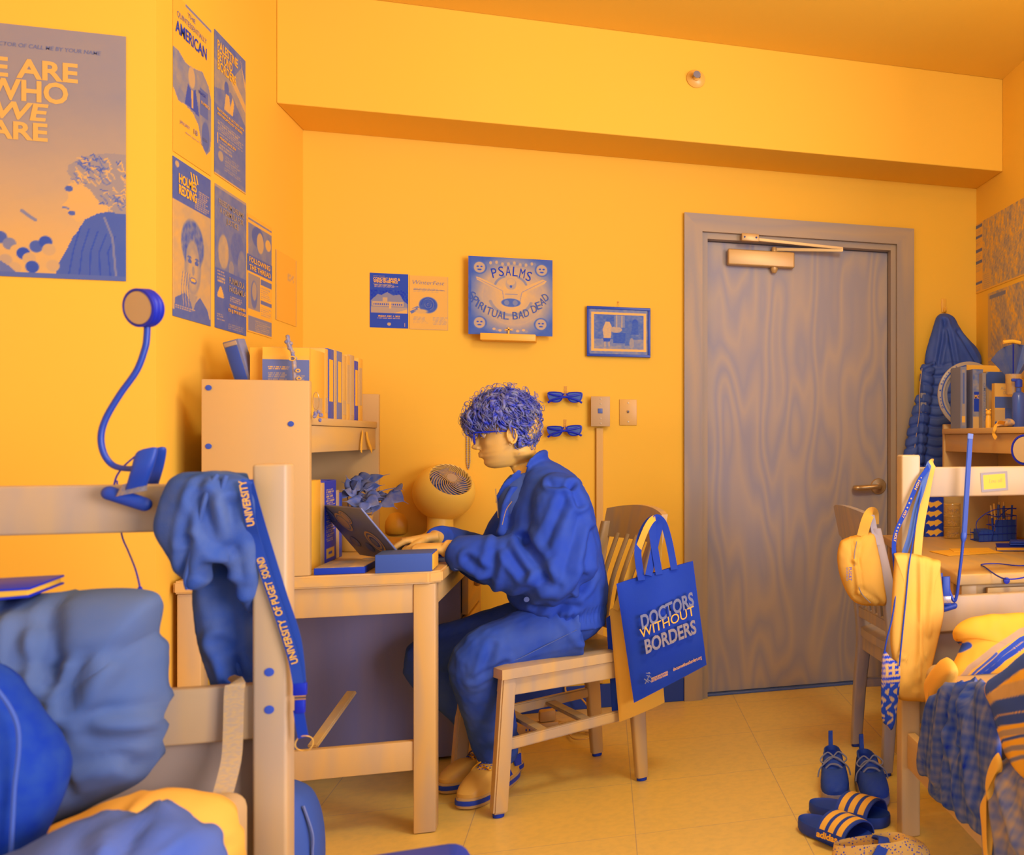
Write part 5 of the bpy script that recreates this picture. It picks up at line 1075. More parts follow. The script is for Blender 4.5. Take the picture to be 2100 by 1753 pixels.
def sticker(u, v, r1, r2, t_, k=0, nm='sticker'):
    o = A0+V3((0, 0, .002))+hd_*u*.304+ld*v*.210+outn*(off+.0003*k); bm = BM(); vs = [o+hd_*r1*math.cos(j*PI/14)+ld*r2*math.sin(j*PI/14) for j in range(28)]; prism(bm, vs, outn*.0003); return obj(nm, bm, mat('sticker_%d' % int(t_*100), t_, .4, .3), lid, smooth=False)
for u, v, r, tt in ((.30, .36, .042, (.85, .4, .78, .22, .5)), (.66, .70, .036, (.8, .5, .75)), (.52, .80, .026, (.78, .5, .72)), (.80, .30, .022, (.6, .42, .65)), (.86, .82, .030, (.38, .5, .34)), (.55, .22, .020, (.36, .42, .36))):
    for k, t_ in enumerate(tt): sticker(u, v, r*(1-.16*k), r*(1-.16*k), t_, k)
# flat box file in front
p = PZ(769, 1176, DT); q = PZ(886, 1171, DT); t = thing('book', 'thick dark book lying flat in front of the laptop at the desk edge', 'book', p); a_ = (q-p).normalized(); b_ = V3((-a_.y, a_.x, 0)); L_ = (q-p).length
obj('cover', slab(BM(), p+V3((0, 0, 0)), a_, b_, L_, .13, .052, .0015), mat('book_cloth', .24, .6, .25, b=.9), t)
obj('pages', slab(BM(), p+a_*(L_+.0)+b_*.003+V3((0, 0, .004)), a_, b_, .003, .124, .044, .0005), paper, t)
# open dark book lying at the near edge
p = PZ(640, 1190, DT); q = PZ(713, 1184, DT); a_ = (q-p).normalized(); b_ = V3((-a_.y, a_.x, 0)); L_ = .125
t = thing('book', 'thin dark edged book lying flat beside the hutch side panel', 'book', p+V3((-.02, 0, 0))); P0_ = V3((-.762, 3.262, DT))
obj('cover', slab(BM(), P0_, V3((1, 0, 0)), V3((0, 1, 0)), L_, .17, .018, .001), mat('book_dark', .10, .5, .3), t); obj('cover_sheet', slab(BM(), P0_+V3((.002, .002, .0181)), V3((1, 0, 0)), V3((0, 1, 0)), L_-.004, .166, .0012, .0004), mat('book_top', .82, .4, .3, t2=.55, scale=(30, 12, 10)), t)
# magazines
for i, (x0, y0, w_, l_, r, lab, t_) in enumerate(((-.76, 3.86, .26, .20, .25, 'white magazine lying open behind the laptop, lower of the pile', .97), (-.73, 3.80, .21, .16, .05, 'printed white magazine on top of the pile behind the laptop', .99))):
    a = Art(w_, l_, 60, 50, t_); a.noise(20, .0, 3); a.textlines(.08, .1, .92, .7, 9, .5, 90+i); a.rect(.1, .75, .5, .93, .6) if i else a.line([(.1, .8), (.7, .95)], .03, .4)
    ux = V3((math.cos(r), math.sin(r), 0)); S_ = Sheet('magazine', lab, 'magazine', (x0, y0, DT+.006+.007*i), ux, UZ.cross(ux), a, .006)
    if i: S_.t(ink, 'VIN A', .55, .12, .10, .3, .02)
    S_.done()
# white round diffuser, fan, plant
c = PZ(816, 1094, DT); bm = BM(); lathe(bm, [(0, 0), (.045, 0), (.050, .006), (.052, .03), (.049, .055), (.040, .078), (.026, .092), (.010, .099), (0, .1)], c, 40); tag(obj('egg_lamp', bm, mat('milky_white', 1.0, .35, .4), None), 'milky egg shaped lamp on the desk between the plant and fan', 'lamp')
def fan():
    b = PZ(903, 1097, DT); t = thing('desk_fan', 'white ball shaped desk fan with spiral grille on a short column', 'fan', b); fm_ = mat('fan_white', 1.0, .4, .4, g=1.3, b=2.6)
    c = PY(911, 1009, b.y); R = .112; n = V3((.36, -.60, .62)).normalized(); Mr = n.to_track_quat('Z', 'Y').to_matrix().to_4x4()
    bm = BM(); lathe(bm, [(0, 0), (.062, 0), (.064, .006), (.052, .013), (.047, .02), (.046, c.z-b.z-R*.75), (0, c.z-b.z-R*.75)], b, 40); obj('base', bm, fm_, t)
    bm = BM(); pr2 = [(R*math.sin(a_)*1.0, -R*math.cos(a_)) for a_ in np.linspace(.62, 2.35, 30)]; r1 = pr2[-1][0]; z1 = pr2[-1][1]; lathe(bm, [(0, pr2[0][1]-.004)]+[(pr2[0][0]*.95, pr2[0][1]-.004)]+pr2+[(r1-.004, z1-.004), (r1-.006, z1-.03), (0, z1-.032)], c, 56, Mr); sh2 = obj('housing', bm, fm_, t)
    bm = BM(); lathe(bm, [(0, z1-.031), (r1-.007, z1-.029)], c, 40, Mr); obj('cavity', bm, mat('fan_shadow', .28, .6, .3), t)
    bm = BM()
    def pt(r, a_, z): return c+Mr.to_3x3() @ V3((r*math.cos(a_), r*math.sin(a_), z))
    for k in range(26):
        a0 = k*2*PI/26; tube(bm, [pt(r1*(.26+.73*u), a0+1.35*u, z1+.010*math.cos(u*PI/2)) for u in np.linspace(0, 1, 9)], .0016, 5)
    obj('grille', bm, mat('grille_white', .84, .4, .4), t)
    bm = BM(); lathe(bm, [(0, z1+.013), (r1*.24, z1+.012), (r1*.27, z1+.008), (r1*.25, z1+.002), (0, z1+.002)], c, 32, Mr); obj('hub_cap', bm, mat('hub_grey', .74, .35, .4), t)
    bm = BM()
    for k in range(5):
        a0 = k*2*PI/5; prism(bm, [pt(r1*.2, a0, z1-.018), pt(r1*.88, a0+.1, z1-.012), pt(r1*.86, a0+.75, z1-.022), pt(r1*.2, a0+.6, z1-.024)], Mr.to_3x3() @ V3((0, 0, .0015)))
    bb_ = obj('blade', bm, mat('blade_grey', .42, .4, .4), t)
    bm = BM()
    for k in range(26):
        a_ = k*2*PI/34-1.6; bx_ = box(BM(), (0, 0, 0), (.004, .012, .007), bev=.001); aa = .85; M_ = Matrix.Translation(c) @ Mr @ Matrix.Rotation(a_, 4, 'Z') @ Matrix.Translation((R*math.sin(aa)*.995, 0, -R*math.cos(aa))) @ Matrix.Rotation(-aa+.4, 4, 'Y'); bx_.transform(M_); merge(bm, bx_)
    obj('rear_vent', bm, mat('vent_dark', .25, .5, .3), t)
fan()
def leaf(bm, base, tip, w, droop, nrm=(0, 0, 1), cup=.15):
    base = V3(base); tip = V3(tip); ax = tip-base; L_ = ax.length; d = ax.normalized(); s = d.cross(V3(nrm)); s = s.normalized() if s.length > 1e-3 else d.orthogonal().normalized(); n = s.cross(d)
    R_ = []
    for i in range(9):
        u = i/8; wd = w*(math.sin(min(1, u*1.15+.12)**.75*PI)**.8 if u < .97 else .0)*(1 if u > .0 else .6); wd = max(wd, .0006); cc = base+ax*u+V3((0, 0, -1))*droop*u*u*L_
        R_.append([bm.verts.new(cc+s*wd*k+n*abs(k)*wd*cup) for k in (-1, -.5, 0, .5, 1)])
    for a, b in zip(R_, R_[1:]):
        for j in range(4): bm.faces.new((a[j], a[j+1], b[j+1], b[j]))
pc = V3((-.80, 3.93, DT)); pt_ = thing('potted_plant', 'leafy houseplant in a pale pot on the desk between books and fan', 'plant', pc)
bm = BM(); lathe(bm, [(0, 0), (.040, 0), (.045, .005), (.056, .11), (.058, .12), (.053, .12), (.050, .108), (0, .106)], pc, 36); obj('pot', bm, mat('pot_white', .92, .4, .4), pt_)
bm = BM(); lathe(bm, [(0, .0), (.045, .002), (.0505, -.002)], pc+V3((0, 0, .109)), 24); obj('soil', bm, mat('soil', .12, .9, .1), pt_)
LF = [(838, 1029, 795, 1013, .026), (828, 1003, 812, 1000, .018), (800, 966, 745, 990, .016), (709, 970, 722, 1005, .014), (738, 980, 720, 1000, .016), (765, 1000, 715, 990, .026), (790, 990, 745, 1003, .018), (790, 1018, 752, 1014, .016), (700, 1000, 730, 1012, .016), (700, 1025, 745, 1030, .020), (722, 1045, 765, 1040, .018), (762, 1055, 775, 1030, .018), (745, 1052, 750, 1030, .016), (808, 1016, 782, 1026, .020), (775, 985, 735, 1000, .020), (800, 1012, 770, 1020, .018), (725, 1015, 700, 1012, .018), (765, 1045, 730, 1030, .02), (770, 970, 735, 985, .02), (745, 1000, 765, 1015, .024), (715, 1000, 740, 1010, .024), (785, 1035, 750, 1025, .022), (730, 1035, 755, 1020, .022), (815, 1040, 785, 1025, .018), (700, 985, 725, 1000, .018)]
top = pc+V3((0, 0, .112)); r_ = random.Random(5); stm = BM(); lfm = mat('plant_leaf', .52, .4, .4, t2=.30, scale=(40, 40, 40))
for i, (tx, ty, bx_, by, w_) in enumerate(LF):
    Yl_ = 3.93+r_.uniform(-.07, .08); b_ = PY(bx_, by, Yl_); t_ = PY(tx, ty, Yl_-.02)
    bm = BM(); leaf(bm, b_, t_, w_*1.25, .10, (r_.uniform(-.3, .3), -.8, .55)); o_ = obj('leaf', bm, lfm, pt_); m_s = o_.modifiers.new('s', 'SOLIDIFY'); m_s.thickness = .0006; bake(o_)
    tube(stm, [top+V3((r_.uniform(-.015, .015), r_.uniform(-.015, .015), 0)), (top+b_)/2+V3((0, 0, .03)), b_], .0014, 5, 4)
obj('stem', stm, mat('plant_stem', .4, .5, .3), pt_)
# books between the hutch sides (desk level)
def book(x_f, y0, th, h, dep, z, cov, lab, label_t=None, page=True, group=None, lean=0):
    t = thing('book', lab, 'book', (x_f-dep/2, y0+th/2, z), group)
    R_ = Matrix.Translation((x_f, y0, z)) @ Matrix.Rotation(lean, 4, 'X')
    bm = BM(); b2(bm, (-dep, 0, 0), (0, .0022, h), bev=.0006); b2(bm, (-dep, th-.0022, 0), (0, th, h), bev=.0006); b2(bm, (-.003, .0005, 0), (.0012, th-.0005, h), bev=.0008); bm.transform(R_); obj('cover', bm, cov, t)
    bm = BM(); b2(bm, (-dep+.003, .0024, .003), (-.0032, th-.0024, h-.003)); bm.transform(R_); obj('pages', bm, paper, t)
    if label_t:
        m_, f_ = label_t; bm = BM(); b2(bm, (.0013, th*.2, h*f_[0]), (.0020, th*.8, h*f_[1])); bm.transform(R_); obj('spine_label', bm, m_, t, smooth=False)
    return t
cv = lambda t_: mat('book_cover_%d' % int(t_*100), t_, .45, .35)
def Yat(x, X): return PX(x, 1000, X).y
XF = -.80
ys = [(637, 656, .992, 985, 'tall white book, nearest of the upright books on the desk under the shelf'), (657, 664, .85, 990, 'pale grey book upright on the desk next to the tall white book'), (665, 687, .08, 985, 'thick dark blue library book with listed titles down its spine'), (688, 694, .75, 1005, 'slim pale book just beyond the thick dark library book'), (695, 700, .12, 1010, 'thin dark book at the far end of the upright desk books')]
for x0, x1, t_, ytop, lab in ys:
    y0 = Yat(x0, XF); y1 = Yat(x1+1, XF)-.001; hh = PX((x0+x1)/2, ytop, XF).z-DT; bk_ = book(XF, y0, y1-y0, hh, .16, DT, cv(t_), lab)
    if t_ == .08:
        for k in range(14): lettering(bk_, random.Random(k).choice(['Baldwin & Hurston', 'Essays and other', 'Collected works', 'Volume two of', 'Letters home']), (XF+.0013, y0+.008, DT+hh*(.88-.048*k)), UY_, UZ, hh*.018, lite2, width=(y1-y0)*.66, bold=.01, lift=.0006) if False else None
        S2 = Art(y1-y0-.004, hh-.006, 16, 90, .08); S2.textlines(.12, .25, .9, .92, 24, .75, 4, .5); S2.rect(.1, .04, .85, .16, .95); S2.rect(.3, .08, .6, .12, .15); picture('spine_label', S2, (XF+.0022, y0+.002, DT+.003), UY_, UZ, .0006, bk_)
book(-.86, Yat(662, XF)-.01, .05, .012, .14, DT+.235, cv(.2), 'small dark book laid across the top of the upright desk books') if False else None
# upright books on the hutch shelf
ZS_ = 1.2008; XF = -.80
row = [(637, 664, .985, 716, 'white book nearest the camera on the hutch shelf'), (665, 671, .94, 715, 'pale spined book second in the hutch shelf row'), (672, 683, .20, 715, 'dark blue book with white spine lettering in the hutch shelf row'), (684, 689, .88, 717, 'slim cream book between the two dark shelf books'), (690, 700, .42, 720, 'blue-grey book near the middle of the hutch shelf row'), (701, 709, .90, 728, 'cream book beyond the blue-grey one on the hutch shelf'), (710, 716, .93, 728, 'pale lined book toward the far end of the hutch shelf'), (717, 725, .80, 728, 'tan book toward the far end of the hutch shelf'), (726, 733, .10, 740, 'short dark book last but one on the hutch shelf'), (734, 742, .97, 735, 'white book at the far end of the hutch shelf')]
for x0, x1, t_, yt, lab in row:
    y0 = PX(x0, 861, XF).y; y1 = PX(x1+1, 861, XF).y-.001; hh = PX(x0+3, yt, XF).z-ZS_
    book(XF, y0, y1-y0, hh, .15, ZS_, cv(t_), lab, (lite if t_ < .5 else cv(.8), (.25, .85) if (x0 % 2 == 0) else (.08, .3)), group='books on the hutch shelf')
# book shown back cover, frame, jointed ornament
S_o = PY(538, 800, 3.36); a = Art(PY(634, 800, 3.36).x-S_o.x, .225, 90, 100, .42); a.rect(0, .93, 1, 1, .97); para(a, .12, .78, .5, .84, 2, .8, 3, .7) if False else None
a.textlines(.12, .77, .66, .84, 2, .9, 3, .6); a.textlines(.12, .30, .62, .74, 13, .68, 4); a.textlines(.72, .34, .92, .70, 10, .66, 5)
zt = PY(580, 712, 3.362).z; S_ = Sheet('book', 'book standing with its text filled grey back cover outward behind the hutch panel', 'book', (S_o.x, 3.362, 1.2015), UX, UZ, Art(a.W, zt-1.2015, 10, 10, .99), .018)
a.H = PY(580, 729, 3.36).z-1.2015-.0; picture('back_cover', a, (S_o.x, 3.3605, 1.202), UX, UZ, .001, S_.root)
c = PY(500, 772, 3.40); t = thing('photo_frame', 'dark tilted picture frame seen from behind on top of the hutch shelf', 'frame', c+V3((0, 0, -.08)))
Mf = Matrix.Translation(PY(515, 800, 3.40)) @ Matrix.Rotation(math.radians(-15), 4, 'Y') @ Matrix.Rotation(math.radians(-22), 4, 'Z'); zb = PY(515, 800, 3.40).z
bm = b2(BM(), (-.040, 0, .0), (.008, .028, .150), bev=.002); bm.transform(Mf); obj('frame', bm, mat('frame_wood_dark', .45, .5, .3, t2=.55, scale=(6, 6, 40)), t)
bm = b2(BM(), (-.035, -.002, .01), (.000, .0, .132), bev=.001); bm.transform(Mf); obj('backing', bm, mat('frame_backing', .24, .6, .3), t)
bm = b2(BM(), (-.036, -.003, .134), (.002, .0, .146), bev=.001); bm.transform(Mf); obj('label_strip', bm, mat('label_strip', .75, .5, .3), t)
c = PY(605, 800, 3.325); t = thing('figurine', 'knobbly carved ornament with small rings standing before the grey back cover', 'ornament', V3((c.x, c.y, 1.2005))); bm = BM(); q = [PY(x, y, 3.325) for x, y in ((608, 850), (606, 800), (604, 770), (603, 745), (599, 722), (593, 708), (590, 692))]; q[0].z = 1.2008
tube(bm, q, [.010, .006, .005, .006, .0045, .006, .005], 8, 4)
for x, y, r in ((590, 690, .0055), (588, 701, .006), (596, 704, .006), (594, 714, .006), (600, 722, .0055), (605, 735, .0055)): ball(bm, PY(x, y, 3.325), r, n=10)
obj('body', bm, mat('carved_wood', .75, .5, .3, t2=.4, scale=(90, 90, 90)), t); bm = BM()
for x, y, r in ((599, 735, .0075), (611, 760, .005), (613, 776, .005)):
    c = PY(x, y, 3.316); tube(bm, [c+V3((r*math.cos(k*PI/8), 0, r*math.sin(k*PI/8)*.8)) for k in range(16)], .0016, 6, closed=True)
obj('rings', bm, mat('brass_ring', .97, .25, .6), t)
c = PY(652, 838, 3.262); t = thing('keychain', 'metal charm keychain hanging at the near end of the hutch shelf', 'keychain', c); bm = BM()
tube(bm, [PY(644+8*math.cos(k*PI/9)*.8+4, 822+18*math.sin(k*PI/9), 3.262) for k in range(18)], .0012, 6, closed=True); obj('ring', bm, steel, t); bm = BM()
for k in range(9): ball(bm, PY(642+random.Random(k).uniform(0, 18), 842+random.Random(k+9).uniform(0, 20), 3.255), .0045, (1, .6, 1.3), 8)
obj('charm', bm, mat('charm_metal', .7, .25, .5, t2=.2, scale=(120, 120, 120)), t)
t = thing('ribbon', 'white folded ribbon pinned on the far end of the shelf valance', 'ribbon', PX(748, 890, -.772)); bm = BM(); XR_ = -.770
strap(bm, [PX(744, 885, XR_), PX(742, 905, XR_+.003), PX(741, 928, XR_+.004)], .018, .001, (1, 0, 0), 4); obj('tail', bm, white, t); bm = BM(); strap(bm, [PX(752, 885, XR_), PX(755, 903, XR_+.003), PX(763, 926, XR_+.004)], .018, .001, (1, 0, 0), 4); obj('tail', bm, white, t)
# ------------------------------------------------------------------ bags on the chair back
def bag(label, quad, Y, m, thick, folds_=None, name='tote_bag'):
    t = thing(name, label, 'bag', PY((quad[2][0]+quad[3][0])/2, max(quad[2][1], quad[3][1]), Y)); TL, TR, BR_, BL_ = [PY(*q, Y) for q in quad]; bm = BM(); n = 26
    def f(u, v, s): 
        p = (TL*(1-u)+TR*u)*(1-v)+(BL_*(1-u)+BR_*u)*v; b = thick*(math.sin(PI*min(1, max(0, u)))**.6)*(.25+.75*math.sin(PI*min(v*.9+.08, 1))**.8)*(1 if 0 < u < 1 else 0)
        wv = .004*math.sin(u*9+v*2)*(1-v)+.003*math.sin(u*4-v*7); return p+V3((0, s*b+wv*(.3 if v > .9 else 1), 0))
    for s in (-1, 1): grid(bm, lambda u, v: f(u, v, s), n, n)
    bmesh.ops.remove_doubles(bm, verts=bm.verts, dist=.0004); o = obj('body', bm, m, t, auto=60); return t, o, (TL, TR, BR_, BL_)
tb0, _, _ = bag('dark navy bag hanging innermost on the chair, behind the cream tote', [(1243, 1268), (1285, 1240), (1290, 1450), (1256, 1478)], 3.50, mat('navy_bag', .15, .8, .15), .015)
tb1, _, _ = bag('cream canvas tote hanging behind the dark lettered tote bag', [(1250, 1250), (1345, 1215), (1363, 1440), (1270, 1480)], 3.455, mat('cream_canvas', .96, .85, .1, bump=.3), .035)
bm = BM(); strap(bm, [PY(1262, 1250, 3.44), PY(1290, 1180, 3.43), PY(1325, 1085, 3.43), PY(1345, 1062, 3.47), PY(1352, 1085, 3.50), PY(1350, 1190, 3.50)], .02, .0015, (-.3, -1, 0), 8); obj('handle', bm, mat('cream_canvas', .96), tb1)
tb2, tbo, Q = bag('dark tote bag with large white and grey lettering hung on the chair', [(1264, 1197), (1421, 1150), (1449, 1363), (1300, 1441)], 3.385, mat('navy_tote', .10, .75, .2, t2=.13, b=.88, scale=(9, 9, 9), bump=.2), .018)
for xs in (((1316, 1190), (1308, 1130), (1320, 1085), (1338, 1064), (1352, 1075), (1345, 1110), (1330, 1180)), ((1383, 1168), (1372, 1110), (1360, 1072), (1345, 1062), (1338, 1090), (1352, 1178))):
    bm = BM(); n_ = len(xs); strap(bm, [PY(x, y, 3.37+.10*math.sin(PI*i/(n_-1))**1.0) for i, (x, y) in enumerate(xs)], .022, .0016, (.15, -1, 0), 8); obj('handle', bm, mat('navy_tote', .145), tb2)
ux = (PY(1429, 1224, 3.36)-PY(1313, 1290, 3.36)).normalized(); uy = (Q[0]-Q[3]); uy.y = 0; uy.normalize(); ux = V3((Q[1]-Q[0])).normalized(); ux = (PY(1425, 1243, 3.36)-PY(1312, 1287, 3.36)).normalized()
Yt = 3.352; dim = mat('dim_print', .50, .6, .2)
def bt(s, x, y, x2, y2, h, m, b): P_ = PY(x, y, Yt); e_ = PY(x2, y2, Yt); lettering(tb2, s, P_, (e_-P_), uy, h, m, width=(e_-P_).length, bold=b, lift=.001)
bt('DOCTORS', 1317, 1290, 1424, 1240, .043, dim, .03); bt('WITHOUT', 1314, 1309, 1425, 1260, .030, lite, .0); bt('BORDERS', 1325, 1340, 1429, 1297, .043, mat('worn_print', .68, .6, .2, t2=.5, scale=(90, 90, 90)), .03)
bt('doctorswithoutborders.org', 1381, 1376, 1439, 1350, .011, lite, .01); bt('MEDECINS SANS FRONTIERES', 1336, 1394, 1370, 1379, .006, lite, .02); bt('DOCTORS WITHOUT BORDERS', 1336, 1399, 1370, 1384, .006, lite, .02)
bm = BM(); 
for a_, b_ in (((1323, 1402), (1332, 1384)), ((1326, 1385), (1336, 1389)), ((1327, 1393), (1336, 1398)), ((1321, 1392), (1330, 1399)), ((1325, 1380), (1334, 1381))): tube(bm, [PY(*a_, Yt-.001), PY(*b_, Yt-.001)], .0016, 5)
ball(bm, PY(1331, 1380, Yt-.001), .003, (1, .3, 1), 8); obj('running_figure_mark', bm, dim, tb2)
# ------------------------------------------------------------------ power strip and cables
c = PZ(1088, 1504, 0); t = thing('power_strip', 'white power strip with plugs on the floor under the chair', 'power strip', c)
Mp = Matrix.Translation(c) @ Matrix.Rotation(.15, 4, 'Z'); bm = b2(BM(), (-.14, -.025, .001), (.10, .025, .04), bev=.006); bm.transform(Mp); obj('body', bm, mat('strip_white', .85, .45, .35), t)
bm = BM()
for k in range(3): b2(bm, (-.12+.05*k, -.0262, .018), (-.115+.05*k, -.0252, .026)); b2(bm, (-.108+.05*k, -.0262, .018), (-.103+.05*k, -.0252, .026))
bm.transform(Mp); obj('sockets', bm, darkm, t, smooth=False)
bm = b2(BM(), (.03, -.022, .041), (.09, .022, .085), bev=.008); bm.transform(Mp); obj('plug', bm, mat('strip_white', .85), t); bm = b2(BM(), (-.12, -.055, .01), (-.08, -.0265, .045), bev=.006); bm.transform(Mp); obj('plug', bm, blackp, t)
r_ = random.Random(3); bm = BM()
for k in range(9):
    cx_, cy_ = r_.uniform(1115, 1200), r_.uniform(1478, 1505); P_ = []
    for j in range(10): a_ = j*.75+k; p_ = PZ(cx_+r_.uniform(14, 40)*math.cos(a_), cy_+r_.uniform(4, 11)*math.sin(a_), .008+.004*k*.5); P_.append(p_)
    tube(bm, P_, .0028, 6, 5)
tube(bm, [PZ(1200, 1500, .006), PZ(1225, 1480, .02), PY(1190, 1430, 4.45), PY(1162, 1420, 4.5), PY(1160, 1400, 4.515), PY(1158, 1380, 4.522)], .0035, 6, 8)
tag(obj('cable_tangle', bm, mat('cable_white', .88, .5, .3), None), 'tangle of pale cables on the floor under the chair by the back wall', 'cables')
# ------------------------------------------------------------------ right wall maps
def right_sheet(label, o, W, H, art): return Sheet('wall_map', label, 'map', o, V3((0, -1, 0)), UZ, art, .001)
XM = XR-.0022; o = PX(1998, 604, XM); H_ = PX(1998, 463, XM).z-o.z; W_ = 1.5
a = Art(W_, H_, 300, 110, .80); a.noise(16, .12, 91); a.noise(45, .18, 92); a.noise(90, .10, 93); a.a = np.where(a.u > .075, a.a, .93)
r2 = np.random.RandomState(8)
for k in range(60): x, y = r2.uniform(.1, .98), r2.uniform(.1, .95); a.line([(x, y), (x+.012, y+.05), (x+.03, y-.02)], .0016, r2.choice([.45, .55, .97]))
for k, v in enumerate((.93, .78, .58, .42, .12)): a.rect(.0, v, .072, v+.045, .38); para(a, .004, v-.11, .066, v-.01, 4, .78, 60+k)
a.rect(.08, .0, .15, .26, .86); para(a, .085, .02, .145, .24, 8, .66, 70); a.rect(0, 0, 1, .02, .95)
right_sheet('upper wide wall map with a legend column of dark bars on the right wall', o, W_, H_, a).done()
o2 = PX(2026, 785, XM); H2_ = PX(2024, 603, XM).z-o2.z; a = Art(1.1, H2_, 240, 120, .78); a.noise(14, .14, 95); a.noise(50, .18, 96); a.noise(100, .1, 97)
a.rect(0, .0, .03, 1, .86); a.rect(.02, .93, .2, .97, .5); a.rect(0, .0, 1, .015, .95); a.rect(0, .0, .04, .28, .93); para(a, .005, .02, .036, .25, 9, .6, 71)
for k in range(50): x, y = r2.uniform(.05, .98), r2.uniform(.05, .92); a.line([(x, y), (x+.02, y+.07), (x+.03, y+.01)], .0016, r2.choice([.4, .5, .97]))
right_sheet('lower creased wall map on the right wall behind the shelf things', o2, 1.1, H2_, a).done()
# ------------------------------------------------------------------ quilted jacket on a wall hook
c = PY(1935, 632, YB-.002); t = thing('wall_hook', 'clear adhesive hook holding the quilted jacket by the right corner', 'hook', c); bm = b2(BM(), c+V3((-.012, -.004, -.02)), c+V3((.012, .0012, .045)), bev=.003); obj('plate', bm, mat('hook_plastic', .97, .4, .3), t)
bm = BM(); tube(bm, [c+V3((0, -.004, .0)), c+V3((0, -.02, -.018)), c+V3((0, -.036, -.016)), c+V3((0, -.04, .0))], .004, 8, 4); obj('prong', bm, mat('hook_plastic', .97, .4, .3), t)
YC = 4.455
up = zsec([(641, 1933, 1948, .03, .3), (652, 1922, 1962, .02, .7), (685, 1910, 1978, 0, 1.), (720, 1899, 2008, 0, 1.1), (748, 1895, 2014, 0, 1.1), (790, 1888, 2010, 0, 1.1), (860, 1884, 2006, 0, 1.1), (930, 1884, 2004, 0, 1.1), (990, 1886, 2002, 0, 1), (1010, 1892, 1996, 0, .6)], YC, .042)
sl = zsec([(745, 1890, 1915, .0, .7), (800, 1884, 1912, 0, 1), (860, 1866, 1904, 0, 1.1), (920, 1856, 1898, 0, 1.1), (985, 1846, 1890, 0, 1.1), (1000, 1850, 1886, 0, .7)], YC-.035, .026); merge(up, sl)
def quilt(co):
    z = co[:, 2]; zt_ = PY(1930, 735, YC).z; k = np.clip((zt_-z)/.06, 0, 1); return k*(-.011*np.exp(-((((z*1.0+.008*np.sin(co[:, 0]*40))/.047) % 1-.5)/.13)**2)+.003)
jk2 = obj('quilted_jacket', remesh(up, .0055, 5, folds(61, .003, 22, (1, 1, .6), lambda co: quilt(co)+pleats([((1940, 655), (1925, 745), .008, .010), ((1942, 660), (1960, 760), .008, .010), ((1965, 680), (2005, 745), .008, .008), ((1893, 760), (1915, 750), .006, .006), ((1887, 790), (1880, 960), .006, .006)], YC-.04)(co))), mat('quilted_nylon', .20, .55, .35, t2=.26, scale=(14, 14, 14)), None, auto=None); tag(jk2, 'dark blue quilted jacket with hood hanging on the wall by the door', 'jacket')
bm = BM(); tube(bm, [PY(x, y, YC-.066) for x, y in ((1891, 755), (1886, 800), (1885, 850), (1878, 900), (1873, 945))], .0015, 6, 5); obj('zip', bm, mat('zip_pale', .8, .4, .4), jk2)
bm = BM(); b2(bm, PY(1888, 846, YC-.060), PY(1899, 825, YC-.054), bev=.001); b2(bm, PY(1888, 816, YC-.060), PY(1898, 806, YC-.054), bev=.001); obj('patch', bm, mat('reflective_patch', .55, .4, .4), jk2)
# ------------------------------------------------------------------ things on the right shelf
ZH = 1.1808
def onshelf(x, Y): return PY(x, 870, Y)
c = PY(1988, 803, 4.0); R = .141; t = thing('ring_sign', 'round ring shaped souvenir standing on the right shelf before the jacket', 'ring', V3((c.x, c.y, ZH))); c.z = ZH+R+.0008
bm = BM(); lathe(bm, [(R*.78, -.004), (R*.80, -.006), (R*.98, -.006), (R, -.003), (R, .004), (R*.98, .006), (R*.80, .006), (R*.78, .003), (R*.78, -.004)], c, 64, RX); obj('ring', bm, mat('ring_grey', .66, .35, .4), t)
bm = BM(); lathe(bm, [(R*.86, .0062), (R*.90, .0068), (R*.90, .0060)], c, 64, RX); obj('groove', bm, mat('ring_dark', .25, .4, .4), t)
bm = BM(); lathe(bm, [(R*.70, .001), (R*.78, .002), (R*.78, -.002), (R*.70, -.001), (R*.70, .001)], c, 64, RX); obj('inner_rim', bm, mat('ring_mid', .60, .3, .4), t)
wd = BM(); txt = "Dave & Buster's"
for i, ch_ in enumerate(txt):
    if ch_ == ' ': continue
    a_ = math.radians(205-6.2*i); rr_ = R*.915; p_ = c+V3((rr_*math.cos(a_), -.0065, rr_*math.sin(a_))); ux_ = V3((math.sin(a_), 0, -math.cos(a_))); uy_ = V3((math.cos(a_), 0, math.sin(a_))); lettering(None, ch_, p_, ux_, uy_, .0085, None, bold=.01, lift=.0009, bm=wd)
obj('lettering', wd, ink, t, smooth=False)
def standing(label, x0, x1, ytop, Y, t_, dep=.03, name='book', extra=None, cat_='book', group=None):
    p_ = PY(x0, 800, Y); q_ = PY(x1, 800, Y); zt_ = PY((x0+x1)/2, ytop, Y).z; t = thing(name, label, cat_, V3(((p_.x+q_.x)/2, Y+dep/2, ZH)), group)
    W_ = q_.x-p_.x; obj('pages', b2(BM(), (p_.x+.001, Y+.002, ZH+.002), (q_.x-.002, Y+dep-.002, zt_-.003)), paper, t)
    bm = BM(); b2(bm, (p_.x, Y, ZH), (q_.x, Y+.0018, zt_)); b2(bm, (p_.x, Y+dep-.0018, ZH), (q_.x, Y+dep, zt_)); b2(bm, (p_.x-.001, Y, ZH), (p_.x+.0008, Y+dep, zt_)); obj('cover', bm, cv(t_), t)
    a = Art(W_-.002, zt_-ZH-.002, 40, 60, t_)
    if extra: extra(a)
    S2 = Sheet.__new__(Sheet); S2.o = V3((p_.x+.001, Y-.0006, ZH+.001)); S2.ux = UX; S2.uy = UZ; S2.W, S2.H = a.W, a.H; S2.b = {}
    S2.root = picture('cover_print', a, S2.o, UX, UZ, .0005, t); S2.root2 = t; return S2, t
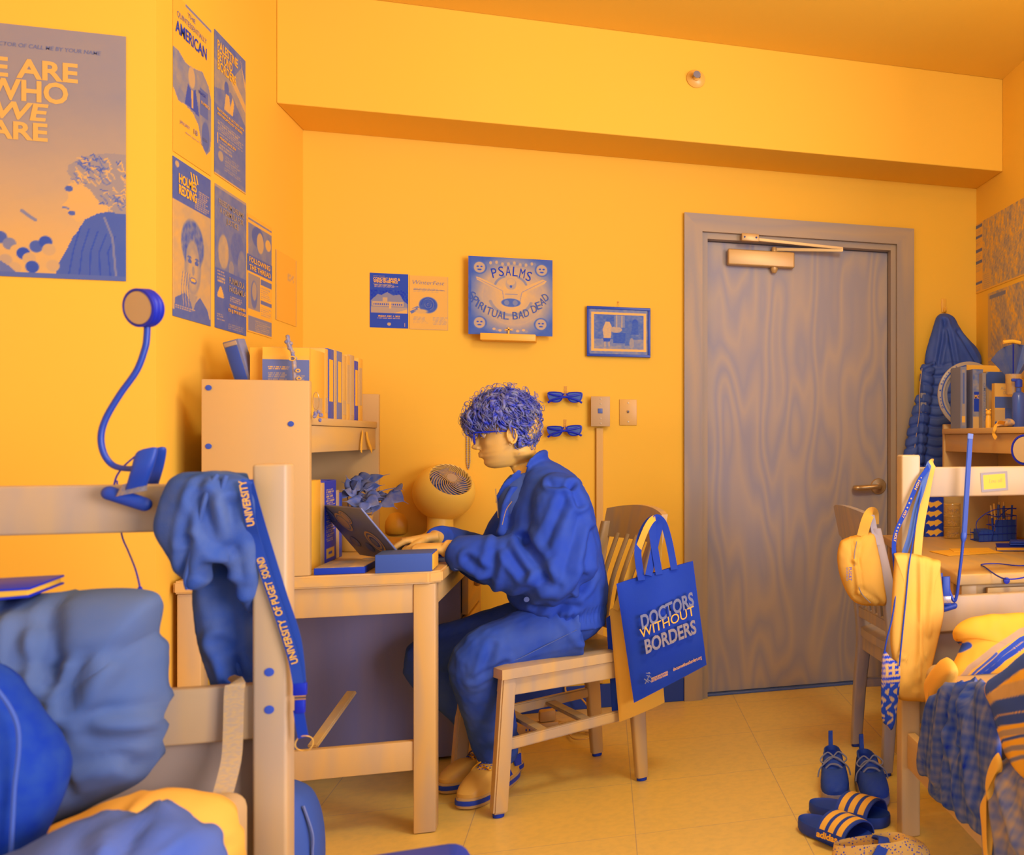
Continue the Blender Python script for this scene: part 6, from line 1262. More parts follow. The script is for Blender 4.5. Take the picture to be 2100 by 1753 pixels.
standing('slim green-grey book spine standing nearest the ring on the right shelf', 1970, 1982, 752, 3.86, .5, .12, extra=lambda a: a.rect(.2, .05, .8, .95, .62).rect(.2, .1, .8, .2, .95).rect(.3, .4, .7, .9, .35))
standing('large white edged book standing next to the slim spine on the right shelf', 1983, 2050, 749, 3.99, .97, .018)
S2, t_ = standing('book with a dark square title panel on its cover on the right shelf', 1995, 2016, 757, 3.84, .45, .10, extra=lambda a: a.noise(20, .2, 3).rect(.1, .28, 1, .62, .1).rect(0, .0, 1, .2, .85))
S2.root2 = t_; S2.t(lite, 'MO', .15, .50, .07, .6, .01)
S2, t_ = standing('grey paperback with capital letters along its spine on the right shelf', 2015, 2022, 765, 3.80, .6, .14); S2.t(ink2, 'GUANTANAMO', .75, .12, .16, .5, .0, rot=PI/2) if False else None
bm = BM(); lettering(t_, 'GUANTANAMO', PY(2021, 862, 3.7985), UZ, V3((-1, 0, 0)), .009, ink2, width=.15, bold=.01, lift=.001)
standing('paperback with a large portrait on its cover on the right shelf', 2022, 2062, 762, 3.90, .75, .03, extra=lambda a: a.ell(.55, .5, .42, .4, .84).ell(.5, .85, .6, .2, .25).ell(.65, .68, .12, .04, .25).ell(.6, .6, .08, .06, .6).rect(0, 0, 1, .1, .8))
S2, t_ = standing('pale book with striped lower cover leaning at the right of the shelf', 2040, 2078, 786, 3.76, .9, .03, extra=lambda a: a.rect(0, .45, 1, .70, .3).rect(0, .15, 1, .42, .8).rect(0, 0, 1, .15, .3).rect(.55, .0, .95, .45, .25))
S2.t(mat('tan_ink', .72), 'ALL', .3, .86, .07, .4, .01).t(mat('tan_ink', .72), 'ON', .45, .76, .07, .25, .01)
c = PY(2027, 868, 3.72); c.z = ZH; t = thing('figurine', 'small white figurine standing in front of the shelf books', 'figurine', c); bm = BM(); lathe(bm, [(0, 0), (.011, 0), (.012, .03), (.009, .05), (0, .052)], c, 20); ball(bm, c+V3((0, 0, .060)), .011); ball(bm, c+V3((-.008, 0, .072)), .004); ball(bm, c+V3((.008, 0, .072)), .004); obj('body', bm, white, t)
c = PY(2060, 868, 3.62); c.z = ZH; bm = BM(); 
loft(bm, [(c+V3((-.05, -.03, .004)), V3((0, .012, 0)), V3((0, 0, .003))), (c+V3((-.02, -.01, .014)), V3((0, .03, 0)), V3((0, 0, .012))), (c+V3((.02, 0, .02)), V3((0, .035, 0)), V3((0, 0, .018))), (c+V3((.055, 0, .008)), V3((0, .02, 0)), V3((0, 0, .006)))], 20, 5); bm = disp_bm(bm, folds(71, .004, 60))
rg_ = obj('bandana', bm, mat('cloth_print', .9, .8, .1, t2=.5, scale=(60, 60, 60)), None, auto=None); tag(rg_, 'crumpled printed cloth on the right shelf with a tie hanging over the edge', 'cloth')
bm = BM(); strap(bm, [PY(2062, 868, 3.60), PY(2045, 871, 3.46)+V3((0, 0, .008)), PX(2040, 880, HX-.014), PX(2038, 890, HX-.016), PX(2043, 899, HX-.016)], .014, .002, (-.8, -.4, .2), 5); obj('tie', bm, mat('cream_canvas', .96), rg_)
# spray bottle and folded umbrella
c = PY(2089, 868, 3.60); c.z = ZH; t = thing('spray_bottle', 'dark blue pump bottle with clear sleeve at the right end of the shelf', 'bottle', c); bm = BM(); lathe(bm, [(0, 0), (.024, 0), (.026, .004), (.026, .12), (.020, .135), (.011, .14), (.011, .155), (0, .156)], c, 28); obj('body', bm, mat('bottle_blue', .22, .25, .5), t)
bm = BM(); lathe(bm, [(0, .156), (.015, .157), (.015, .185), (.006, .19), (0, .19)], c, 20); b2(bm, c+V3((-.03, -.006, .178)), c+V3((.004, .006, .19)), bev=.003); obj('pump', bm, mat('bottle_dark', .1, .3, .5), t)
bm = BM(); lathe(bm, [(.030, .13), (.034, .21), (.033, .21), (.029, .13)], c+V3((0, .05, 0)), 24); obj('clear_sleeve', bm, glassm('clear_cup', .85, .45, .1), t)
c = PY(2078, 868, 3.70); c.z = ZH; t = thing('folded_umbrella', 'dark folded fabric fan standing point down above the shelf books', 'umbrella', c); bm = BM(); tip = PY(2078, 786, 3.70); tip.z = max(tip.z, ZH+.05)
tops = [PY(x, y, Y_) for x, y, Y_ in ((2032, 738, 3.70), (2047, 720, 3.66), (2060, 711, 3.70), (2078, 705, 3.65), (2098, 707, 3.70), (2118, 712, 3.66), (2130, 722, 3.70))]
for i in range(len(tops)-1): prism(bm, [tip, tops[i], tops[i+1]], V3((0, .0025, 0)))
obj('canopy', bm, mat('umbrella_cloth', .30, .6, .3, t2=.45, scale=(20, 20, 20)), t, smooth=False); bm = BM(); tube(bm, [V3((tip.x, tip.y, ZH+.0008)), tip, tops[3]], .003, 8); obj('shaft', bm, blackp, t)
bm = BM(); tube(bm, [PY(2057, 702, 3.67), PY(2076, 700, 3.67), PY(2092, 703, 3.67)], .0075, 8, 4); obj('handle', bm, mat('cream_handle', .98, .4, .3), t)
# ring lamp hanging into the frame under the shelf
c = PX(2101, 922, 1.30); t = thing('ring_lamp', 'black ring lamp head partly in view under the right shelf', 'lamp', c); n2 = V3((-.75, -.6, 0)).normalized(); ringlamp(t, c, n2, .05, .022, mat('lamp_diffuser', .80))
bm = BM(); tube(bm, [c+V3((.02, 0, -.045)), c+V3((.05, -.05, -.15)), c+V3((.1, -.12, -.25)), V3((c.x+.10, c.y-.15, Z2+.012))], .006, 8, 5); obj('gooseneck', bm, blackp, t)
bm = BM(); lathe(bm, [(0, 0), (.04, 0), (.04, .01), (0, .013)], V3((c.x+.10, c.y-.15, Z2+.0008)), 24); obj('base', bm, blackp, t)
# ------------------------------------------------------------------ on the right desk
DZ2 = Z2+.0008
c = PZ(1911, 1092, DZ2); c = V3((1.26, 4.02, DZ2)); a = Art(.085, .12, 50, 60, .10); r2 = np.random.RandomState(5)
for k in range(4): y = .82-.24*k; a.poly([(.05, y), (.2, y+.07), (.45, y+.05), (.7, y+.10), (.95, y+.02), (.75, y-.03), (.6, y-.09), (.5, y-.03), (.3, y-.08), (.2, y-.02)], .97)
p_ = PY(1897, 1000, 4.02); W_ = PY(1935, 1000, 4.02).x-p_.x; t = thing('card_box', 'dark box printed with pale animal shapes at the far end of the desk', 'box', (p_.x+W_/2, 4.05, DZ2)); a.W = W_; a.H = PY(1915, 1020, 4.02).z-DZ2
obj('box', b2(BM(), (p_.x, 4.021, DZ2), (p_.x+W_, 4.055, DZ2+a.H), bev=.001), cv(.1), t); picture('front_print', a, (p_.x, 4.0205, DZ2), UX, UZ, .0005, t)
c = PZ(1948, 1102, DZ2); c.y = min(c.y, 3.93); glz = glassm('jar_glass', .92, .28, .05)
for k, lab in enumerate(('clear stacking jar of clips, bottom one of the stack of three', 'clear stacking jar of push pins, middle one of the stack of three', 'clear stacking jar of small bits, top one of the stack of three')):
    z = DZ2+.048*k; t = thing('jar', lab, 'jar', (c.x, c.y, z), 'stacked clear jars'); bm = BM(); lathe(bm, [(0, .0005), (.034, .0005), (.035, .003), (.035, .042), (.033, .042), (.033, .004), (0, .004)], (c.x, c.y, z), 32); obj('wall', bm, glz, t)
    bm = BM(); lathe(bm, [(0, .0425), (.036, .0425), (.037, .0445), (.036, .0475), (0, .0475)], (c.x, c.y, z), 32); obj('lid', bm, glassm('jar_lid', .92, .45, .1), t); r_ = random.Random(k); bm = BM()
    for j in range(26):
        p_ = V3((c.x+r_.uniform(-.022, .022), c.y+r_.uniform(-.022, .022), z+r_.uniform(.007, .026))); d_ = V3((r_.gauss(0, 1), r_.gauss(0, 1), r_.gauss(0, 1))).normalized()*.007; tube(bm, [p_-d_, p_+d_], .0016, 5)
    o_ = obj('contents', bm, mat('jar_bits_%d' % k, (.2, .35, .15)[k], .4, .4, t2=.95, scale=(70, 70, 70), detail=0), t); o_['kind'] = 'stuff'
# desk organiser with pens
c = PZ(2035, 1102, DZ2); c.y = min(c.y, 3.80); c.x = min(c.x, 1.50); t = thing('pen_organiser', 'black mesh desk organiser holding pens and markers', 'organiser', (c.x, c.y, DZ2)); om = mat('wire_black', .08, .4, .4)
X0_, X1_, Y0_, Y1_ = c.x-.09, c.x+.07, c.y-.05, c.y+.05; bm = BM(); wires = []
for z in (.002, .03, .06, .10):
    x0 = X0_ if z < .05 else c.x-.02; tube(bm, [(x0, Y0_, DZ2+z), (X1_, Y0_, DZ2+z), (X1_, Y1_, DZ2+z), (x0, Y1_, DZ2+z)], .0018, 6, closed=True)
for i in range(9):
    x = X0_+(X1_-X0_)*i/8; h = .10 if x >= c.x-.02 else .045
    for y in (Y0_, Y1_): tube(bm, [(x, y, DZ2+.001), (x, y, DZ2+h)], .0009, 5)
tube(bm, [(X0_-.0, Y0_, DZ2+.02), (X0_-.01, Y0_, DZ2+.08), (c.x-.03, Y0_, DZ2+.125), (X1_, Y0_, DZ2+.13)], .0018, 6, 5); tube(bm, [(c.x-.04, Y0_-.01, DZ2+.01), (c.x-.02, Y0_-.01, DZ2+.08), (c.x+.03, Y0_, DZ2+.125), (X1_, Y0_, DZ2+.128)], .0018, 6, 5); obj('wire_frame', bm, om, t)
bm = BM(); b2(bm, (X0_, Y0_, DZ2), (X1_, Y1_, DZ2+.002)); b2(bm, (c.x-.02, Y0_+.002, DZ2+.002), (X1_-.001, Y0_+.003, DZ2+.085)); b2(bm, (X0_, Y0_+.002, DZ2+.002), (c.x-.02, Y0_+.003, DZ2+.04)); b2(bm, (X0_+.01, Y0_+.01, DZ2+.003), (c.x-.03, Y1_-.01, DZ2+.045)); obj('panel', bm, mat('mesh_panel', .2, .6, .3), t)
r_ = random.Random(9); tones = (.12, .9, .95, .2, .85, .3, .95, .1, .7, .9, .25)
for i in range(11):
    x = c.x-.008+.0065*i; y = c.y+r_.uniform(-.02, .02); h = r_.uniform(.125, .155); pn_ = thing('pen', ('pale' if tones[i] > .5 else 'dark')+' pen or marker standing in the black mesh organiser', 'pen', (x, y, DZ2+.004), 'pens in the mesh organiser'); tl = V3((r_.uniform(-.012, .006), r_.uniform(-.01, .01), h))
    bm = BM(); tube(bm, [V3((x, y, DZ2+.004)), V3((x, y, DZ2+.004))+tl*.62], .0042, 8); obj('barrel', bm, cv(tones[i]), pn_); bm = BM(); tube(bm, [V3((x, y, DZ2+.004))+tl*.63, V3((x, y, DZ2+.004))+tl], .0046, 8); obj('cap', bm, cv(tones[(i+4) % 11]), pn_)
c = PZ(2085, 1118, DZ2); c = V3((min(c.x, 1.45), 3.45, DZ2)); t = thing('notebook', 'black notebook with pale page edges on the right desk', 'notebook', c); Mn = Matrix.Translation(c) @ Matrix.Rotation(math.radians(-20), 4, 'Z')
bm = BM(); b2(bm, (-.08, -.06, .001), (.10, .07, .003)); b2(bm, (-.08, -.06, .014), (.10, .07, .016)); bm.transform(Mn); obj('cover', bm, blackp, t); bm = b2(BM(), (-.078, -.058, .0031), (.098, .068, .0139)); bm.transform(Mn); obj('pages', bm, paper, t)
t = thing('wallet', 'dark folded wallet lying on top of the black notebook', 'wallet', c+V3((0, 0, .017))); bm = BM(); b2(bm, (-.03, -.03, .0172), (.08, .05, .025), bev=.003); b2(bm, (-.028, -.03, .0252), (.078, .048, .033), bev=.003); bm.transform(Mn); obj('body', bm, mat('wallet_leather', .1, .4, .4), t)
for i, (x, y, w_, h_, r, lab) in enumerate(((1.13, 3.35, .22, .16, .12, 'white sheet of paper lying near the front of the right desk'), (1.20, 3.42, .15, .10, -.15, 'smaller white note on top of the paper on the right desk'))):
    bm = box(BM(), (x+w_/2, y+h_/2, DZ2+.0012+.0022*i), (w_, h_, .0018), (0, 0, r)); tag(obj('paper_sheet', bm, paper, None), lab, 'paper')
bm = BM(); tube(bm, [PZ(x, y, DZ2+.004) for x, y in ((2130, 1157), (2090, 1160), (2050, 1156), (2025, 1156), (2012, 1158), (2020, 1163), (2032, 1172), (2048, 1182))]+[PZ(2063, 1187, DZ2+.006), PZ(2090, 1186, DZ2+.004), PZ(2130, 1176, DZ2+.004)], .0022, 6, 6); tag(obj('cable', bm, blackp, None), 'thin black cable looping over the front of the right desk', 'cable')
# ------------------------------------------------------------------ hung on the right bed post
YP = 2.745; cream = mat('cream_cotton', .95, .85, .1, t2=.91, scale=(5, 5, 5), bump=.25, g=.97, b=.9)
t = thing('canvas_bag', 'folded cream cotton bag hanging from the right bed post', 'bag', PY(1875, 1435, YP))
bm = cushion(BM(), [PY(x, y, YP-.015) for x, y in ((1836, 1134), (1870, 1135), (1892, 1139), (1912, 1145), (1929, 1151), (1929, 1172), (1936, 1252), (1925, 1310), (1909, 1379), (1903, 1433), (1882, 1438), (1840, 1430), (1838, 1380), (1826, 1322), (1829, 1228), (1834, 1150))], PY(1880, 1280, YP-.015), (0, -1, 0), .022, ex=.45, back=.3)
disp_bm(bm, folds(81, .002, 16, (1, 1, 1), pleats([((1888, 1150), (1884, 1400), .006, .006), ((1845, 1345), (1880, 1360), .004, .004), ((1880, 1360), (1905, 1340), .004, .004), ((1850, 1400), (1895, 1425), .004, .004), ((1860, 1425), (1885, 1380), .004, .003), ((1915, 1160), (1905, 1300), .006, .004)], YP-.03))); obj('body', bm, cream, t, auto=None)
bm = BM(); strap(bm, [PY(x, y, Y_) for x, y, Y_ in ((1912, 950, 2.815), (1911, 952, 2.775), (1904, 985, 2.770), (1896, 1030, 2.765), (1887, 1080, 2.755), (1881, 1142, 2.738))], .024, .002, (0, -1, 0), 6); obj('strap', bm, cream, t)
rb = mat('ribbon_blue', .27, .6, .3, b=.8); t = thing('ribbon_lanyard', 'dark blue ribbon and icon lanyard with a badge hanging on the right bed post', 'lanyard', PY(1838, 1240, YP))
bm = BM(); strap(bm, [PY(x, y, Y_) for x, y, Y_ in ((1908, 952, 2.812), (1905, 953, 2.77), (1891, 1003, 2.752), (1878, 1045, 2.750), (1866, 1100, 2.742), (1850, 1150, 2.736), (1841, 1200, 2.732), (1838, 1213, 2.73))], .0165, .0012, (0, -1, 0), 6); obj('ribbon', bm, rb, t)
bm = BM(); LPn = [PY(x, y, Y_) for x, y, Y_ in ((1910, 950, 2.80), (1903, 960, 2.762), (1885, 985, 2.750), (1871, 1016, 2.748), (1858, 1047, 2.745), (1846, 1071, 2.742), (1837, 1093, 2.740), (1833, 1122, 2.738), (1836, 1160, 2.734), (1838, 1212, 2.728))]; strap(bm, LPn, .0125, .0012, (0, -1, 0), 6); st_ = obj('lanyard_strap', bm, mat('lanyard_dark', .10), t)
for i in range(1, 7):
    a_, b_ = LPn[i], LPn[i+1]; ux = (b_-a_).normalized(); uy = V3((0, 1, 0)).cross(ux); uy = uy if uy.x > 0 else -uy; nz = ux.cross(uy)
    if i % 2 == 0: lettering(st_, 'HGN' if i == 2 else 'HOLY', a_-uy*.0035-V3((0, .0015, 0)), b_-a_ if nz.y < 0 else a_-b_, uy if nz.y < 0 else uy, .007, lite, width=(b_-a_).length*.6, bold=.01, lift=.0012)
    else:
        bm = BM(); 
        for k in range(3): ball(bm, a_.lerp(b_, .2+.3*k)-V3((0, .0012, 0)), .0026, (1, .3, 1), 8)
        obj('icon', bm, mat('icon_light', .8), st_)
bm = BM(); c = PY(1838, 1219, 2.728); tube(bm, [c+V3((.004*math.cos(k*PI/6), 0, .006*math.sin(k*PI/6))) for k in range(12)], .001, 6, closed=True); obj('clip', bm, steel, t)
a = Art(.030, .042, 30, 40, .2); a.rect(.06, .06, .94, .94, .85).rect(.12, .45, .88, .92, .72).ell(.5, .45, .36, .2, .2).rect(.15, .1, .85, .35, .3); a.noise(90, .12, 3); c = PY(1829, 1257, 2.735); pb = picture('badge', a, (c.x, 2.728, c.z), UX, UZ, .002, t)
crd = mat('cord_blue', .12, .7, .2, b=.8); t = thing('pouch', 'patterned phone pouch on a twisted cord hanging by the right bed post', 'pouch', PY(1828, 1490, 2.72)); bm = BM()
tube(bm, [PY(x, y, Y_) for x, y, Y_ in ((1897, 960, 2.766), (1885, 1030, 2.745), (1873, 1105, 2.730), (1864, 1160, 2.712), (1858, 1225, 2.708), (1851, 1294, 2.708), (1844, 1366, 2.712))], .0022, 6, 6); tube(bm, [PY(x, y, Y_) for x, y, Y_ in ((1850, 1150, 2.726), (1838, 1215, 2.722), (1829, 1270, 2.715), (1820, 1305, 2.712), (1813, 1340, 2.715))], .0022, 6, 6); obj('cord', bm, crd, t)
pq = [PY(x, y, 2.722) for x, y in ((1811, 1337), (1829, 1350), (1847, 1368), (1843, 1425), (1836, 1478), (1828, 1497), (1818, 1488), (1808, 1470), (1807, 1400))]; bm = cushion(BM(), pq, PY(1828, 1415, 2.722), (0, -1, 0), .008, ex=.4, rings=24, per=14)
me_o = obj('body', bm, attrm('woven_pattern', .8, .1), t, auto=None); me = me_o.data; at = me.color_attributes.new('ink', 'FLOAT_COLOR', 'POINT'); off = wloc(t); cols = []
for v in me.vertices:
    p_ = v.co+off; zz = p_.z-pq[5].z; xx = p_.x; f_ = zz/.21
    if f_ > .62: k = .85 if (math.sin(zz*420) > .3 or (math.sin(xx*330) > .2 and .72 < f_ < .9)) else .12
    else: k = .78 if math.sin(xx*260+math.sin(zz*130)*2.2)+math.sin(zz*300)*.5 > .55 else .15
    cols.append((*pal(k), 1))
at.data.foreach_set('color', np.array(cols).ravel())
# second clip lamp
t = thing('clip_lamp', 'black bar shaped reading lamp clipped to the lower rail of the right bed', 'lamp', PY(1945, 1230, 2.77)); bm = BM(); beam(bm, PY(1990, 890, 2.735), PY(1977, 1098, 2.745), .0155, .007, (0, 1, 0), bev=.002); hd2 = obj('lamp_bar', bm, mat('clamp_black', .13), t)
bm = BM(); beam(bm, PY(1990, 889, 2.7345), PY(1989, 900, 2.7345), .0165, .008, (0, 1, 0), bev=.001); obj('end_cap', bm, mat('mid_metal', .35, .4, .4), hd2)
bm = BM(); loft(bm, [(PY(1977, 1092, 2.745), V3((.009, 0, 0)), V3((0, .0045, 0))), (PY(1976, 1102, 2.745), V3((.009, 0, 0)), V3((0, .006, 0))), (PY(1975, 1112, 2.745), V3((.0045, 0, 0)), V3((0, .0045, 0)))], 16, 4, 3); obj('joint', bm, mat('clamp_black', .13), hd2)
bm = BM(); tube(bm, [PY(x, y, Y_) for x, y, Y_ in ((1975, 1108, 2.745), (1972, 1140, 2.745), (1967, 1180, 2.747), (1963, 1215, 2.75), (1958, 1232, 2.755), (1952, 1225, 2.757), (1944, 1205, 2.757), (1938, 1198, 2.757))], .0048, 10, 8); obj('gooseneck', bm, mat('gooseneck_black', .10), t)
bm = BM(); loft(bm, [(PY(1940, 1182, 2.757), V3((.012, 0, 0)), V3((0, .005, 0))), (PY(1940, 1215, 2.757), V3((.013, 0, 0)), V3((0, .006, 0))), (PY(1941, 1240, 2.765), V3((.014, 0, 0)), V3((0, .006, 0)))], 20, 4, 3); obj('clamp_arm', bm, mat('clamp_black', .13), t)
bm = BM(); loft(bm, [(PY(1926, 1175, 2.825), V3((.011, 0, 0)), V3((0, .004, 0))), (PY(1928, 1210, 2.822), V3((.012, 0, 0)), V3((0, .005, 0)))], 20, 4, 3); obj('clamp_arm', bm, mat('clamp_black', .13), t)
bm = BM(); b2(bm, PY(1930, 1237, 2.755), PY(1951, 1222, 2.748), bev=.002); obj('clamp_band', bm, mat('silver_band', .55), t)
bm = BM(); tube(bm, [PY(1937, 1248, 2.768), PY(1957, 1242, 2.768)], .0095, 14, flat=((0, 1, 0), .8)); ball(bm, PY(1957, 1242, 2.768), .0095, (1, .8, 1)); ball(bm, PY(1937, 1248, 2.768), .0095, (1, .8, 1)); obj('clamp_jaw', bm, mat('clamp_black', .13), t)
# name tag on the rail
p_ = PY(2013, 1009, 2.7805); q_ = PY(2068, 969, 2.7805); a = Art(q_.x-p_.x, q_.z-p_.z, 40, 30, .62); a.rect(.09, .13, .91, .87, 1.0); S_ = Sheet('name_tag', 'bordered white name label stuck on the upper rail of the right bed', 'label', (p_.x, 2.7805, p_.z), V3((1, 0, .06)), V3((-.06, 0, 1)), a, .0008); S_.t(mat('pencil', .86), 'Lou ell', .3, .45, .2, .5, -.01, shear=.3); S_.done()
# waist bag on the second chair
YF = 3.265; t = thing('waist_bag', 'cream waist bag hanging on the back of the shaded chair', 'bag', PY(1770, 1240, YF))
bm = cushion(BM(), [PY(x, y, YF) for x, y in ((1733, 1104), (1757, 1096), (1790, 1092), (1799, 1118), (1810, 1175), (1818, 1234), (1802, 1242), (1765, 1240), (1742, 1224), (1723, 1182), (1717, 1142), (1722, 1113))], PY(1768, 1168, YF), (-.2, -1, 0), .045, ex=.5, back=.25)
disp_bm(bm, folds(91, .003, 22, (1, 1, 1), pleats([((1760, 1110), (1753, 1150), .006, .006), ((1753, 1150), (1762, 1215), .006, .007), ((1762, 1215), (1800, 1240), .006, .006), ((1750, 1100), (1760, 1120), .004, .004), ((1780, 1096), (1762, 1118), .004, .004)], YF-.04))); wb = obj('body', bm, cream, t, auto=None)
bm = BM(); strap(bm, [PY(x, y, Y_) for x, y, Y_ in ((1768, 1100, YF-.01), (1776, 1070, YF-.012), (1784, 1053, YF+.0), (1791, 1052, YF+.03), (1792, 1075, YF+.05))], .035, .002, (-.2, -1, 0), 6); obj('strap', bm, cream, t)
bm = BM(); tube(bm, [PY(x, y, YF-.044) for x, y in ((1757, 1110), (1752, 1140), (1755, 1180), (1766, 1215), (1785, 1236))], .0016, 6, 6); obj('zip', bm, mat('zip_tan', .6), t)
lettering(t, 'PUGET', PY(1741, 1163, YF-.050), V3((0, 0, -1)), V3((1, 0, 0)), .009, ink, width=.044, bold=.01, lift=.002); lettering(t, 'SOUND', PY(1735, 1163, YF-.050), V3((0, 0, -1)), V3((1, 0, 0)), .007, ink2, width=.044, bold=.01, lift=.002)
# ------------------------------------------------------------------ right bed: mattress and covers
tag(obj('mattress', b2(BM(), (.86, 1.25, .34), (1.62, 2.745, .50), bev=.03, seg=4), mat('mattress_ticking', .80), None), 'pale mattress in the right bed frame under the striped blanket', 'mattress')
def inked(o, fn, root=None):
    me = o.data; at = me.color_attributes.new('ink', 'FLOAT_COLOR', 'POINT'); n = len(me.vertices); co = np.empty(n*3); me.vertices.foreach_get('co', co); co = co.reshape(-1, 3)+np.array(wloc(o)); k = np.clip(fn(co), 0, 1)
    rgb = np.stack([np.interp(k, _tt, PALT[:, i]) for i in range(3)], 1)*np.array([.92, .86, .9]); at.data.foreach_set('color', np.concatenate([rgb, np.ones((n, 1))], 1).ravel())
fab = attrm('woven_fabric', .85, .1)
XS = .815
def cush_x(pts, X, thick, cx, cy, nrm=(-1, 0, 0), **k): return cushion(BM(), [PX(x, y, X) for x, y in pts], PX(cx, cy, X), nrm, thick, **k)
def pxl(Xc, pts): return [np.array(PX(x, y, Xc)) for x, y in pts]
# blanket top
YT = 2.60
pts = [(1943, 1398), (1950, 1372), (1962, 1345), (1972, 1318), (1958, 1310), (1953, 1298), (1962, 1286), (1992, 1271), (2040, 1262), (2100, 1259), (2170, 1262), (2190, 1330), (2170, 1420), (2110, 1420), (2060, 1408), (2015, 1402), (1975, 1400)]
bm = cushion(BM(), [PY(x, y, YT) for x, y in pts], PY(2060, 1340, YT), (-.1, -.85, .5), .07, ex=.5, rings=44, per=12, back=1.2); disp_bm(bm, folds(101, .006, 12))
bk1 = obj('striped_blanket', bm, fab, None, auto=None); tag(bk1, 'cream blanket with dark stripes folded on the right bed', 'blanket')
def striper(lines, base, ax):
    """woven stripes: polylines on the cloth measured in the two world axes ax"""
    def f(co):
        k = base+.02*fbm(co, 60, 7); P2 = co[:, ax]
        for pl, w_, t_ in lines:
            dm = np.full(len(co), 1e9)
            for a_, b_ in zip(pl, pl[1:]):
                a_ = np.array(a_)[ax]; b_ = np.array(b_)[ax]; ab = b_-a_; u = np.clip(((P2-a_)@ab)/(ab@ab), 0, 1); dm = np.minimum(dm, np.linalg.norm(P2-(a_+u[:, None]*ab), axis=1))
            m = np.clip((w_-dm)/.002+.5, 0, 1); k = k*(1-m)+t_*m
        return k
    return f
def Lp(pts, w_, t_, Y=YT-.05): return ([PY(x, y, Y) for x, y in pts], w_, t_)
def Lx(pts, w_, t_): return ([PX(x, y, XS) for x, y in pts], w_, t_)
inked(bk1, striper([Lp([(1958, 1348), (1990, 1325)], .008, .25), Lp([(2000, 1398), (2022, 1372), (2050, 1340), (2090, 1310), (2180, 1275)], .007, .22), Lp([(1975, 1398), (1990, 1370), (2035, 1330), (2090, 1295), (2180, 1262)], .009, .78), Lp([(2013, 1400), (2025, 1385), (2055, 1350), (2100, 1318), (2190, 1290)], .008, .2), Lp([(1992, 1396), (2005, 1375), (2040, 1338)], .004, .3)], 1.0, [0, 2]))
bm = BM(); r_ = random.Random(2)
for k in range(34):
    p_ = PY(1945+72*k/33, 1399+3*math.sin(k), YT-.03); tube(bm, [p_+V3((0, 0, .006)), p_+V3((r_.uniform(-.002, .002), -.002, -.004)), p_+V3((r_.uniform(-.004, .004), -.001, -.012))], .0011, 5)
obj('fringe', bm, cream, bk1)
# striped part hanging over the side
bm = cush_x([(2022, 1404), (2060, 1372), (2105, 1335), (2150, 1330), (2220, 1360), (2220, 1640), (2150, 1625), (2100, 1592), (2070, 1552), (2052, 1505), (2040, 1455)], XS-.01, .03, 2130, 1480, ex=.5, rings=44, per=12); disp_bm(bm, folds(111, .005, 11))
bk2 = obj('striped_blanket', bm, fab, None, auto=None); tag(bk2, 'striped cream blanket end hanging over the side of the right bed', 'blanket')
inked(bk2, striper([Lx([(2045, 1405), (2080, 1378), (2120, 1350), (2230, 1300)], .020, .26), Lx([(2050, 1440), (2085, 1418), (2130, 1408), (2230, 1380)], .016, .84), Lx([(2040, 1468), (2075, 1448), (2120, 1440), (2230, 1420)], .015, .24), Lx([(2048, 1490), (2080, 1475), (2130, 1468), (2230, 1450)], .010, .24), Lx([(2052, 1510), (2090, 1500), (2230, 1480)], .006, .72), Lx([(2060, 1528), (2085, 1515), (2130, 1505), (2230, 1495)], .003, .25), Lx([(2075, 1540), (2110, 1530), (2230, 1520)], .005, .6), Lx([(2085, 1560), (2130, 1548), (2230, 1545)], .004, .5)], 1.0, [1, 2]))
# plaid cloth
def plaid(base, amp):
    def f(co):
        y = co[:, 1]; z = co[:, 2]; sk = y+.25*z; k = base+amp*.5*(np.sin(sk*260)+np.sin(sk*97+1))*.6+amp*.5*(np.sin(z*290+y*30)+np.sin(z*120))*.6+amp*.5*fbm(co*np.array([1, 1, .2]), 300, 3, 1); return k
    return f
bm = cush_x([(1940, 1402), (1985, 1398), (2025, 1402), (2034, 1440), (2046, 1490), (2052, 1545), (2047, 1598), (2032, 1655), (2022, 1712), (2014, 1716), (1985, 1688), (1948, 1660), (1910, 1630), (1909, 1600), (1897, 1588), (1887, 1560), (1890, 1508), (1905, 1450), (1926, 1412)], XS-.012, .026, 1975, 1530, ex=.4, rings=48, per=12)
def dr(lines):
    def f(co):
        o = np.zeros(len(co))
        for p, q, w, d in lines:
            c2 = co.copy(); c2[:, 0] = XS; o += crease(c2, np.array(PX(*p, XS)), np.array(PX(*q, XS)), w, d)
        return o
    return f
disp_bm(bm, folds(121, .004, 14, (1, 1.5, .5), dr([((2003, 1402), (1995, 1520), .012, .012), ((1960, 1410), (1940, 1590), .02, .010), ((1985, 1410), (1960, 1640), .018, .010), ((2005, 1440), (2020, 1640), .02, .012), ((1925, 1430), (1905, 1580), .016, .008), ((1975, 1500), (1990, 1670), .016, .008)])))
pc_ = obj('plaid_cloth', bm, fab, None, auto=None); inked(pc_, plaid(.33, .16)); tag(pc_, 'dark blue woven plaid cloth hanging off the side of the right bed', 'cloth')
bm = cush_x([(2047, 1543), (2054, 1572), (2036, 1600), (2034, 1638), (2022, 1652), (2027, 1700), (2030, 1765), (2021, 1765), (2016, 1700), (2013, 1655), (2028, 1632), (2026, 1600), (2032, 1570)], XS-.045, .010, 2032, 1625, ex=.4); bnd = obj('binding', bm, cream, None, auto=None)
